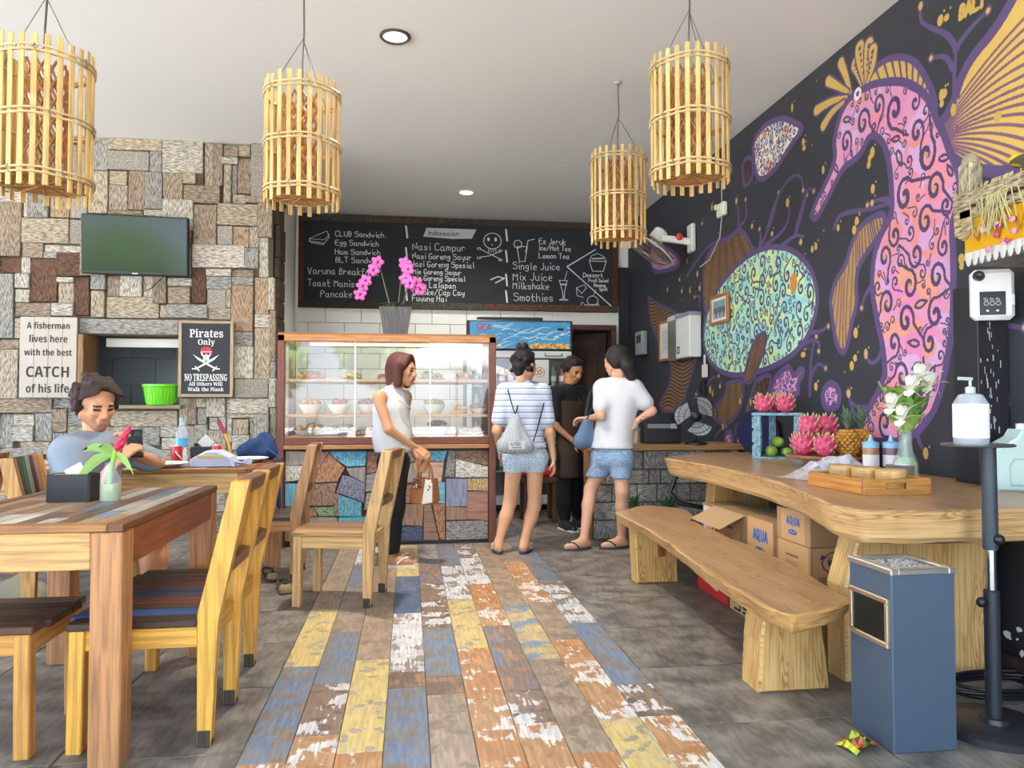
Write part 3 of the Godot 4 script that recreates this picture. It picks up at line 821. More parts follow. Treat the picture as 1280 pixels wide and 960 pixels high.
	for q in [[-8.0, 8.0, 3.4, "leafy round street tree beyond the forecourt on the TV side"], [-4.4, 9.5, 3.0, "low leafy street tree between the TV side tree and the parasol"], [-0.8, 11.0, 3.6, "leafy street tree straight behind the parasol"], [5.0, 10.0, 4.2, "tall leafy street tree beyond the parasol on the mural side"]]:
		var tr = thing("street_tree", q[3], "tree", Vector3(q[0], -0.15, q[1]), 0, "trees across the forecourt")
		part(tr, "trunk", mk(hx("6b5540")).tube([Vector3(0, 0, 0), Vector3(0.1, 1.2, 0), Vector3(0, 2.4, 0.1)], [0.16, 0.12, 0.09]), M.oldwood)
		var fo = mk()
		for k in 1300:
			var dir = Vector3(rng.randfn(), rng.randfn(), rng.randfn()).normalized()
			var p: Vector3 = Vector3(0, q[2] * 0.85, 0) + dir * Vector3(1.5, 1.2, 1.5) * rng.randf_range(0.6, 1.0)
			fo.paint(vary(hx("6f8f3f"), 0.3))
			var a = Vector3(rng.randfn(), rng.randfn(), rng.randfn()).normalized() * 0.24
			var b = a.cross(dir).normalized() * 0.11
			fo.face([p - a, p + b, p + a, p - b], dir, [Vector2.ZERO, Vector2.RIGHT, Vector2.ONE, Vector2.DOWN])
		part(tr, "foliage", fo, M.leaf)

func clad_wall() -> void:
	var w = struct("wall_left", "wall clad in weathered wood blocks with a serving hatch", "wall")
	var bk = mk(hx("75685a"))
	var z = ZS - 0.16
	bk.box(Vector3(-4.72, HC / 2, z), Vector3(3.54, HC, 0.24))
	bk.box(Vector3(-1.716, HC / 2, z), Vector3(0.828, HC, 0.24))
	bk.box(Vector3(-2.54, 0.59, z), Vector3(0.82, 1.18, 0.24))
	bk.box(Vector3(-2.54, (1.836 + HC) / 2, z), Vector3(0.82, HC - 1.836, 0.24))
	part(w, "masonry", bk, mat(0.95))
	var tone = {"b": "c9b79e", "g": "b3ada4", "n": "b19c86", "d": "7a5a46", "w": "d9cebd", "s": "c4baab", "o": "c9aa8b"}
	for q in BLOCKS:
		var x0: float = q[0] / 100.0
		var x1: float = q[2] / 100.0
		var y0: float = q[1] / 100.0
		var y1: float = q[3] / 100.0
		var pr = rng.randf_range(0.004, 0.045)
		var m = mk(vary(hx(tone[q[4]]), 0.09))
		m.uo = Vector2(rng.randf() * 5, rng.randf() * 5)
		var g = 0.004
		m.at(Transform3D(Basis.from_euler(Vector3(rng.randf_range(-0.02, 0.02), rng.randf_range(-0.02, 0.02), rng.randf_range(-0.012, 0.012))), Vector3((x0 + x1) / 2, (y0 + y1) / 2, ZS - 0.045 + pr / 2)))
		m.box(Vector3.ZERO, Vector3(x1 - x0 - g, y1 - y0 - g, 0.09 + pr), 0.005, 0 if x1 - x0 > y1 - y0 else 1)
		part(w, "block", m, M.pit if q[4] == "s" else M.rough)
	# the end of the wall, faced with dark old blocks
	var y = 0.0
	while y < HC - 0.02:
		var h = minf(rng.randf_range(0.14, 0.4), HC - y)
		var m = mk(vary(hx("5b4a3d"), 0.25))
		m.uo = Vector2(rng.randf() * 5, rng.randf() * 5)
		m.box(Vector3(-1.275 + rng.randf_range(0, 0.02), y + h / 2, z - 0.02), Vector3(0.05, h - 0.008, 0.3), 0.008)
		part(w, "end_block", m, M.rough)
		y += h
	# hatch
	var ht = struct("window_1", "serving hatch through the clad wall into the kitchen", "window")
	part(ht, "sill", mk(hx("a08a6a")).box(Vector3(-2.54, 1.165, ZS - 0.06), Vector3(0.9, 0.035, 0.34), 0.005), M.oldwood)
	part(ht, "jamb", mk(hx("9c7448")).box(Vector3(-2.96, 1.5, ZS - 0.03), Vector3(0.05, 0.66, 0.28), 0.006), M.oldwood)
	part(ht, "lintel_board", mk(hx("f0ece2")).box(Vector3(-2.5, 1.78, ZS - 0.25), Vector3(0.74, 0.085, 0.05), 0.004), M.satin, "white board across the top of the hatch")
	var kw = struct("wall_kitchen", "grey tiled kitchen wall seen through the serving hatch", "wall")
	var km = mk(hx("8d9094"))
	km.box(Vector3(-3.0, 1.4, -8.75), Vector3(3.0, 2.8, 0.1))
	km.box(Vector3(-4.5, 1.4, -8.1), Vector3(0.1, 2.8, 1.3))
	km.box(Vector3(-3.0, 2.85, -8.1), Vector3(3.0, 0.1, 1.3))
	part(kw, "masonry", km, mat(0.8))
	for r in 4:
		for k in 5:
			part(kw, "tile", mk(vary(hx("9aa0a6"), 0.05)).box(Vector3(-3.9 + k * 0.45 + (0.2 if r % 2 else 0.0), 0.95 + r * 0.3, -8.69), Vector3(0.445, 0.295, 0.02), 0.003), M.gloss)

func floors() -> void:
	var f = struct("floor", "grey cement tile floor with a strip of painted plank tiles", "floor")
	part(f, "bed", mk(hx("55504a")).box(Vector3(-1.75, -0.09, -4.35), Vector3(10.1, 0.156, 11.9)), M.cement)
	var sx = -0.553
	var ex = 1.02
	var xs = [sx]
	while xs[0] > -4.0:
		xs.push_front(xs[0] - 0.6)
	var xr = [ex]
	while xr[xr.size() - 1] < XW - 0.05:
		xr.append(minf(XW, xr[xr.size() - 1] + 0.6))
	for side in [xs, xr]:
		for k in side.size() - 1:
			var z = -9.85
			while z < -1.3:
				var m = mk(vary(hx("938a80"), 0.06))
				m.uo = Vector2(rng.randf() * 7, rng.randf() * 7)
				m.box(Vector3((side[k] + side[k + 1]) / 2, -0.006, z + 0.3), Vector3(side[k + 1] - side[k] - 0.004, 0.012, 0.596), 0.002, 2)
				part(f, "floor_tile", m, M.cement)
				z += 0.6
	for k in 3:
		var z = -9.85
		while z < -6.45:
			part(f, "floor_tile", mk(vary(hx("8b8984"), 0.06)).box(Vector3(sx + 0.262 + k * 0.5243, -0.006, z + 0.29), Vector3(0.52, 0.012, 0.576), 0.002, 2), M.cement)
			z += 0.58
	for k in STRIP.size():
		var q: Array = STRIP[k]
		var ts: Array = q[0]
		for j in ts.size():
			var z0: float = q[j + 1] / 100.0
			var z1: float = q[j + 2] / 100.0
			var m = mk(vary(Color(1, 1, 1), 0.07))
			m.uo = Vector2(rng.randf() * 4, rng.randf() * 4)
			m.box(Vector3(sx + (k + 0.5) * 0.1573, -0.0055, (z0 + z1) / 2), Vector3(0.1553, 0.013, z1 - z0 - 0.003), 0.002, 2)
			part(f, "plank_tile", m, M["plank_" + ts[j]])

# ---------------------------------------------------------------- the mural
func mural() -> Texture2D:
	var W = 2048
	var sc = W / (-ZB - 2.6)
	var cv = Canvas.new(W, int(HC * sc), Color.html("34363d"))
	var pt = func(a: Array, k: int) -> Vector2: return Vector2((-ZB - a[k] / 100.0) * sc, (HC - a[k + 1] / 100.0) * sc)
	var pts = func(a: Array) -> Array:
		var o = []
		for k in range(0, a.size() - 1, 2):
			o.append(pt.call(a, k))
		return o
	var r = RandomNumberGenerator.new()
	r.seed = 3
	var purple = Color.html("5d4b78")
	var gold = Color.html("c9a553")
	for k in 260:
		cv.disc(Vector2(r.randf() * W, r.randf() * cv.H), r.randf_range(1.0, 2.6), Color.html(["6b5a86", "a98f57", "44424f"][k % 3]))
	for q in TENT:
		var ps: Array = cv.smooth(pts.call(q.slice(1)), 3)
		cv.stroke(ps, 5.5, 3.0, purple)
		cv.disc(ps[ps.size() - 1], 8.0, purple)
		cv.disc(ps[ps.size() - 1], 4.5, gold)
	var outlined = func(a: Array, fill: Color, wd: float) -> PackedVector2Array:
		var ps: Array = pts.call(a)
		var loop: Array = ps + [ps[0]]
		var sm: Array = cv.smooth(loop, 2)
		cv.poly(PackedVector2Array(sm), fill)
		cv.stroke(sm, wd, wd, purple)
		return PackedVector2Array(sm)
	var curl = func(p: Vector2, size: float, an: float, sgn: float, wd: float, col: Color) -> void:
		var ps = []
		for k in 15:
			var f = k / 14.0
			var rr = size * (1.0 - f * 0.86)
			ps.append(p + Vector2(cos(an + sgn * f * 7.5), sin(an + sgn * f * 7.5)) * rr * Vector2(0.8, 1.15))
		cv.stroke([p + Vector2(cos(an), sin(an)) * size * 2.0 + Vector2(-sin(an), cos(an)) * size * sgn * -0.9] + ps, wd * 0.5, wd, col)
	var stripes = func(pg: PackedVector2Array, from: Vector2, a0: float, a1: float, n: int, wd: float, col: Color, bend: float) -> void:
		for k in n:
			var an = lerpf(a0, a1, k / float(n - 1))
			var run = []
			for j in 90:
				var d = 14.0 + j * 9.0
				var aa = an + bend * d / 500.0 + sin(d / 60.0 + k) * 0.012
				var p = from + Vector2(cos(aa), sin(aa)) * d
				if Geometry2D.is_point_in_polygon(p, pg):
					run.append(p)
				elif run.size() > 1:
					break
			if run.size() > 1:
				cv.stroke(run, wd, wd * 1.5, col)
	# brown fins
	for nm in ["tailfin", "dorsal", "fa", "fb", "fc", "minitail", "fin"]:
		var pg: PackedVector2Array = outlined.call(MURAL[nm], Color.html("b38d49") if nm == "fin" else Color.html("8a6742"), 6.0)
		var bb = Rect2(pg[0], Vector2.ZERO)
		for p in pg:
			bb = bb.expand(p)
		if nm == "tailfin":
			for k in 34:
				var y = bb.position.y + bb.size.y * k / 34.0
				var run = []
				for j in 50:
					var x = bb.position.x + bb.size.x * j / 49.0
					var p = Vector2(x, y + sin(j * 0.22) * 12.0)
					if Geometry2D.is_point_in_polygon(p, pg):
						run.append(p)
				if run.size() > 1:
					cv.stroke(run, 2.2, 2.2, Color.html("2b2527"))
		else:
			stripes.call(pg, Vector2(bb.get_center().x, bb.position.y - bb.size.y * 0.8), 0.9, 2.3, 40, 1.2, Color.html("3b2c2c") if nm != "fin" else purple, 0.0)
		cv.stroke(Array(pg), 5.0, 5.0, purple)
	# the great gold wing
	var wing: PackedVector2Array = outlined.call(MURAL.wing, Color.html("d9b45e"), 9.0)
	var root: Vector2 = pt.call(MURAL.wing, 0)
	stripes.call(wing, root + Vector2(-10, 20), -1.75, 0.55, 30, 1.7, Color.html("7d5a72"), 0.6)
	cv.stroke(Array(wing), 9.0, 9.0, purple)
	var mane: PackedVector2Array = outlined.call(MURAL.mane, Color.html("d0aa55"), 6.0)
	var mc: Vector2 = pt.call(MURAL.horse, 24)
	stripes.call(mane, mc + Vector2(10, 130), -2.5, -0.3, 22, 1.8, purple, 0.1)
	for k in HEADF.size():
		var ps: Array = cv.smooth(pts.call(HEADF[k]), 3)
		if k < 4:
			cv.stroke(ps, 8.0, 14.0, purple)
			cv.stroke(ps, 4.0, 10.0, gold)
		else:
			cv.stroke(ps, 6.0, 17.0, purple)
			cv.stroke(ps, 3.0, 13.0, gold)
			for f in 5:
				cv.disc(ps[0].lerp(ps[ps.size() - 1], 0.3 + f * 0.17), 2.0 + f * 0.6, purple)
	# bodies filled with scrolls
	for nm in ["pink1", "pink2", "pink3", "pink4", "minifish", "fish", "horse"]:
		var base = {"fish": "b5e0bd", "horse": "dc98b8", "minifish": "e6ddd6"}
		var pg: PackedVector2Array = outlined.call(MURAL[nm], Color.html(base.get(nm, "d58fb0")), 7.0)
		var bb = Rect2(pg[0], Vector2.ZERO)
		for p in pg:
			bb = bb.expand(p)
		var washes = {"fish": ["cfe596", "8fd8d2", "dfe88f", "a5e2cc", "8fcfe0"], "horse": ["e78f80", "cfa6d8", "eb9f70", "e583ba", "d9b4e0", "ef8f9a"], "minifish": ["e59a5a", "9fc7d6", "f0e7c8"]}
		var wl = washes.get(nm, ["e79aa0", "cfa0d0"])
		var area = bb.size.x * bb.size.y
		for k in int(area / 700.0):
			var p = bb.position + Vector2(r.randf(), r.randf()) * bb.size
			var rr = r.randf_range(6.0, 24.0)
			var ok = true
			for e in 8:
				if not Geometry2D.is_point_in_polygon(p + Vector2(cos(e * 0.785), sin(e * 0.785)) * rr, pg):
					ok = false
			if ok:
				var wi = int(p.y / 70.0 + r.randf() * 2.5) % wl.size()
				cv.disc(p, rr, Color.html(wl[wi]).lerp(Color.html(base.get(nm, "d58fb0")), 0.3))
		var size = 26.0 if nm == "horse" else (19.0 if nm == "fish" else 10.0)
		var taken = []
		for lap in 3:
			for k in int(area / [260.0, 120.0, 60.0][lap]):
				var p = bb.position + Vector2(r.randf(), r.randf()) * bb.size
				var sz = size * [1.0, 0.6, 0.33][lap] * r.randf_range(0.8, 1.15)
				var ok = Geometry2D.is_point_in_polygon(p, pg)
				for e in 6:
					if ok and not Geometry2D.is_point_in_polygon(p + Vector2(cos(e * 1.05), sin(e * 1.05)) * sz * 1.1, pg):
						ok = false
				if ok:
					for e in taken:
						if (e[0] - p).length() < (e[1] + sz) * 0.96:
							ok = false
							break
				if ok:
					taken.append([p, sz])
					if lap == 1 and r.randf() < 0.3:
						var an = r.randf() * TAU
						var d = Vector2(cos(an), sin(an)) * sz
						var sd = Vector2(-d.y, d.x) * 0.45
						cv.stroke(cv.smooth([p - d, p + sd, p + d, p - sd, p - d], 2), 2.2, 2.2, purple.darkened(0.15))
						cv.disc(p, sz * 0.16, gold)
					else:
						curl.call(p, sz, r.randf() * TAU, 1.0 if r.randf() < 0.5 else -1.0, maxf(1.5, sz * 0.17), purple.darkened(0.15))
						if r.randf() < 0.35:
							cv.disc(p, sz * 0.16, gold)
		cv.stroke(Array(pg), 6.0, 6.0, purple)
		if nm == "fish":
			for fnm in ["fa", "fb"]:
				var fg = outlined.call(MURAL[fnm], Color.html("8a6742"), 5.0)
				stripes.call(fg, fg[0] + Vector2(60, -160), 0.9, 2.6, 46, 1.2, Color.html("3b2c2c"), 0.0)
	cv.oval(pt.call(EYE, 0), 15.0, (pt.call(EYE, 0) - pt.call(EYE, 2)).length(), Color.html("cf8b2e"))
	cv.disc(pt.call(EYE, 4), 12.0, Color.html("e9e2ea"))
	cv.disc(pt.call(EYE, 4), 5.0, purple)
	for k in range(0, DOTS.size(), 2):
		var p: Vector2 = pt.call(DOTS, k)
		cv.oval(p, 5.0 + (k % 3), 6.0 + (k % 5), gold)
		cv.disc(p + Vector2(9, -11), 2.2, gold)
	var b0: Vector2 = pt.call(BALI, 0)
	var b1: Vector2 = pt.call(BALI, 2)
	cv.write("BALI", b0, (b1 - b0).length() / 21.0, 3.4, gold, (b1 - b0).angle())
	return cv.tex()

# ---------------------------------------------------------------- furniture
func chair(label: String, pos: Vector3, turn: float, post: String, seat: Array, slats: Array) -> Node3D:
	# faces its own -x; the rear posts lean back
	var o = thing("wooden_chair", label, "chair", pos, turn, "chunky wooden chairs")
	var pc = hx(post)
	for s in [-1.0, 1.0]:
		var m = mk(vary(pc, 0.06))
		m.uo = Vector2(rng.randf() * 3, rng.randf() * 3)
		var z: float = s * 0.185
		m.at(Transform3D(Basis.IDENTITY, Vector3(0, 0, z - 0.0225)))
		m.prism(PackedVector2Array([Vector2(0.17, 0), Vector2(0.215, 0), Vector2(0.235, 0.42), Vector2(0.335, 0.91), Vector2(0.275, 0.91), Vector2(0.165, 0.45)]), 0, 0.045, 0.003, 1)
		var lg = part(o, "rear_leg", m, M.wood)
		part(lg, "worn_foot", mk(hx("4a3c30")).box(Vector3(0.1925, 0.03, z), Vector3(0.047, 0.06, 0.047), 0.003), M.oldwood, "scuffed dark foot")
		var f = mk(vary(pc, 0.06))
		f.bar(Vector3(-0.225, 0, z), Vector3(-0.22, 0.41, z), 0.05, 0.05, 0.004, Vector3.RIGHT)
		part(o, "front_leg", f, M.wood)
		part(o, "side_rail", mk(vary(pc, 0.08)).box(Vector3(-0.02, 0.375, z), Vector3(0.39, 0.07, 0.03), 0.003), M.wood)
	part(o, "front_rail", mk(vary(pc, 0.08)).box(Vector3(-0.222, 0.375, 0), Vector3(0.03, 0.07, 0.34), 0.003), M.wood)
	part(o, "rear_rail", mk(vary(pc, 0.08)).box(Vector3(0.19, 0.375, 0), Vector3(0.03, 0.07, 0.34), 0.003), M.wood)
	for k in 5:
		var m = mk(hx(seat[k % seat.size()]))
		m.uo = Vector2(rng.randf() * 3, rng.randf() * 3)
		m.box(Vector3(-0.045, 0.424, -0.168 + k * 0.084), Vector3(0.46 if k > 0 and k < 4 else 0.42, 0.026, 0.081), 0.004, 0)
		part(o, "seat_plank", m, M.wood)
	var lean = Basis(Vector3.BACK, -0.2)
	for y in [[0.885, 0.055], [0.6, 0.045]]:
		part(o, "back_rail", mk(hx("8a5a34")).at(Transform3D(lean, Vector3(0.27 + (y[0] - 0.885) * 0.2 + 0.03, y[0], 0))).box(Vector3.ZERO, Vector3(0.04, y[1], 0.33), 0.004), M.wood)
	for k in slats.size():
		var m = mk(hx(slats[k]))
		m.uo = Vector2(rng.randf() * 3, rng.randf() * 3)
		var w = 0.33 / slats.size()
		m.at(Transform3D(lean, Vector3(0.247, 0.735, -0.165 + w * (k + 0.5)))).box(Vector3.ZERO, Vector3(0.018, 0.36, w - 0.004), 0.003, 1)
		part(o, "back_slat", m, M.wood)
	return o

func plank_table(label: String, x0: float, x1: float, z0: float, z1: float, h: float, front: String, side: String) -> Node3D:
	# z1 is the near end
	var mx = (x0 + x1) / 2
	var mz = (z0 + z1) / 2
	var o = thing("plank_table", label, "table", Vector3(mx, 0, mz), 0, "tables of reclaimed planks")
	var w = x1 - x0
	var l = z1 - z0
	var cols = ["8f6444", "a97c54", "7d5640", "bd9066", "b59c80", "99704e", "d3c4ac", "7a8498", "a3754e", "ddd2bf", "8a6450", "b3855a", "cfc3b0"]
	var n = int(w / 0.065)
	for k in n:
		var x = -w / 2 + 0.05 + (w - 0.1) * (k + 0.5) / n
		var z = -l / 2 + 0.05
		while z < l / 2 - 0.05:
			var e = minf(z + rng.randf_range(0.12, 0.5), l / 2 - 0.05)
			if l / 2 - 0.05 - e < 0.08:
				e = l / 2 - 0.05
			var m = mk(vary(hx(cols[rng.randi() % cols.size()]), 0.15))
			m.uo = Vector2(rng.randf() * 3, rng.randf() * 3)
			m.box(Vector3(x, h - 0.012, (z + e) / 2), Vector3((w - 0.1) / n - 0.002, 0.024, e - z - 0.002), 0.0015, 2)
			part(o, "plank", m, M.wood)
			z = e
	for s in [-1.0, 1.0]:
		part(o, "edge_board", mk(vary(hx("7a4a2c"), 0.1)).box(Vector3(s * (w / 2 - 0.024), h - 0.011, 0), Vector3(0.05, 0.026, l), 0.003), M.wood)
		part(o, "edge_board", mk(vary(hx("b0763f"), 0.1)).box(Vector3(0, h - 0.011, s * (l / 2 - 0.024)), Vector3(w - 0.1, 0.026, 0.05), 0.003), M.wood)
		part(o, "apron", mk(hx(side)).box(Vector3(s * (w / 2 - 0.02), h - 0.085, 0), Vector3(0.035, 0.12, l - 0.2), 0.003), M.wood)
		part(o, "apron", mk(hx(front)).box(Vector3(0, h - 0.085, s * (l / 2 - 0.02)), Vector3(w - 0.2, 0.12, 0.035), 0.003), M.wood)
		for s2 in [-1.0, 1.0]:
			var m = mk(vary(hx("c48a58"), 0.06))
			m.uo = Vector2(rng.randf() * 3, rng.randf() * 3)
			m.box(Vector3(s * (w / 2 - 0.05), (h - 0.026) / 2, s2 * (l / 2 - 0.05)), Vector3(0.098, h - 0.026, 0.098), 0.004)
			part(o, "leg", m, M.wood)
	return o

func slab(outline: Array, h: float, th: float, top: Color, edge: Color, sd: int) -> MB:
	# a thick board cut from a trunk: outline in (x, z), bulging bark-side edges
	var r = RandomNumberGenerator.new()
	r.seed = sd
	var o: Array = []
	var loop: Array = outline + [outline[0]]
	for k in loop.size() - 1:
		for j in 6:
			o.append((loop[k] as Vector2).lerp(loop[k + 1], j / 6.0))
	var n = o.size()
	var sm = []
	for k in n:
		sm.append(o[k] * 0.4 + (o[(k + 1) % n] + o[(k + n - 1) % n]) * 0.3)
	var mid = Vector2.ZERO
	for p in sm:
		mid += p / n
	var rings = []
	var fn = FastNoiseLite.new()
	fn.seed = sd
	fn.frequency = 1.6
	for q in [[0.0, 0.016], [0.014, 0.004], [0.06, -0.006], [0.85, 0.02], [1.0, 0.035]]:
		var ring = []
		for k in n:
			var d: Vector2 = (sm[(k + 1) % n] - sm[(k + n - 1) % n]).normalized()
			var nn = Vector2(d.y, -d.x)
			if nn.dot(sm[k] - mid) < 0:
				nn = -nn
			var wob = fn.get_noise_2d(sm[k].x * 3.0, sm[k].y * 3.0 + q[0]) * 0.02
			var p: Vector2 = sm[k] - nn * (q[1] + wob)
			ring.append(Vector3(p.x, h - th * q[0] * (1.0 + wob * 4.0), p.y))
		rings.append(ring)
	var mb = mk(top)
	for e in [0, 4]:
		var pg = PackedVector2Array()
		for p in rings[e]:
			pg.append(Vector2(p.x, p.z))
		var tri = Geometry2D.triangulate_polygon(pg)
		var f = mb.v.size()
		for p in rings[e]:
			mb.pt(p, Vector3.UP if e == 0 else Vector3.DOWN, Vector2(p.z, p.x))
		for k in range(0, tri.size(), 3):
			mb.i.append_array([f + tri[k], f + tri[k + 1], f + tri[k + 2]])
	for q in 4:
		mb.paint(top.lerp(edge, 0.4) if q == 0 else edge)
		var f = mb.v.size()
		var far = 0.0
		for k in n + 1:
			var a: Vector3 = rings[q][k % n]
			var b: Vector3 = rings[q + 1][k % n]
			var d: Vector3 = rings[q][(k + 1) % n] - rings[q][(k + n - 1) % n]
			var nn = d.cross(b - a).normalized()
			if nn.dot(a - Vector3(mid.x, h, mid.y)) < 0:
				nn = -nn
			far += (a - rings[q][(k + n - 1) % n]).length()
			mb.pt(a, nn, Vector2(far, a.y))
			mb.pt(b, nn, Vector2(far, b.y))
		for k in n:
			var a = f + k * 2
			mb.i.append_array([a, a + 2, a + 3, a, a + 3, a + 1])
	return mb

func lantern(label: String, pos: Vector3, slats: int) -> void:
	# pos is the middle of the basket; the cord goes up to the ceiling
	var o = thing("bamboo_lantern", label, "lantern", Vector3(pos.x, pos.y - 0.34, pos.z), rng.randf() * 3.0, "bamboo basket lanterns")
	var R = 0.205
	for k in slats:
		var an = TAU * k / slats
		var m = mk(vary(hx("e6bd76"), 0.12))
		m.uo = Vector2(rng.randf() * 3, rng.randf() * 3)
		m.at(Transform3D(Basis(Vector3.UP, -an), Vector3(cos(an) * R, 0.34 + rng.randf_range(-0.012, 0.012), sin(an) * R)))
		m.box(Vector3.ZERO, Vector3(0.009, 0.70, 0.025), 0.003, 1)
		part(o, "slat", m, M.wood)
	for y in [0.06, 0.33, 0.62]:
		var m = mk()
		for s in [[R - 0.009, -0.008], [R + 0.008, -0.011], [R + 0.009, 0.011]]:
			var ring = []
			for k in 37:
				var an = TAU * k / 36.0
				ring.append(Vector3(cos(an) * s[0], y + s[1] + sin(an * 5.0 + s[0] * 90.0) * 0.003, sin(an) * s[0]))
			m.paint(vary(hx("e9cb90"), 0.1))
			m.tube(ring, 0.006, 5, false)
		part(o, "binding", m, M.wood, "split cane binding")
		for k in 6:
			var an = TAU * k / 6.0 + y
			part(o, "wire_tie", mk(hx("6e7a80")).tube([Vector3(cos(an), 0, sin(an)) * (R + 0.012) + Vector3(0, y - 0.018, 0), Vector3(cos(an + 0.06), 0, sin(an + 0.06)) * (R + 0.018) + Vector3(0, y, 0), Vector3(cos(an + 0.03), 0, sin(an + 0.03)) * (R + 0.012) + Vector3(0, y + 0.018, 0)], 0.003, 4), M.satin)
	# inner woven shade with open holes
	var sh = mk()
	var n = 15
	for j in 12:
		for k in n:
			var a0 = TAU * (k + 0.5 * (j % 2)) / n
			var a1 = a0 + TAU * 0.5 / n
			var a2 = a0 + TAU / n
			var y0 = 0.08 + j * 0.045
			sh.paint(vary(hx("c98a55"), 0.2))
			var rr = 0.105
			for e in [[a0, a1], [a2, a1]]:
				sh.tube([Vector3(cos(e[0]) * rr, y0, sin(e[0]) * rr), Vector3(cos(e[1]) * rr, y0 + 0.045, sin(e[1]) * rr)], 0.0065, 4, false)
	part(o, "inner_shade", sh, M.oldwood, "rust brown woven inner shade with open mesh")
	var bt = mk(hx("d09a5e"))
	for k in 9:
		var rr = 0.02 + k * 0.021
		var ring = []
		for q in 25:
			ring.append(Vector3(cos(TAU * q / 24) * rr, 0.05 + 0.004 * (q % 2), sin(TAU * q / 24) * rr))
		bt.paint(vary(hx("d09a5e"), 0.15))
		bt.tube(ring, 0.0085, 4, false)
	for k in 12:
		var an = TAU * k / 12
		bt.tube([Vector3(0, 0.045, 0), Vector3(cos(an) * R, 0.045, sin(an) * R)], 0.006, 4, false)
	part(o, "bottom_disc", bt, M.oldwood, "woven cane bottom")
	var up = HC - o.position.y
	var cd = mk(hx("6d5f55"))
	cd.tube([Vector3(0.004, 0.58, 0), Vector3(-0.006, 0.8, 0), Vector3(0.004, 1.0, 0.004), Vector3(0, up, 0)], 0.0055, 6)
	part(o, "cord", cd, M.satin)
	for k in 3:
		var an = TAU * k / 3.0 + 0.5
		part(o, "hanging_string", mk(hx("4a4744")).tube([Vector3(cos(an) * R, 0.62, sin(an) * R), Vector3(0, 0.96, 0)], 0.0022, 4), M.satin)
	part(o, "hook", mk(hx("b9b6ae")).ball(Vector3(0, up - 0.012, 0), Vector3(0.03, 0.012, 0.03)), M.satin)

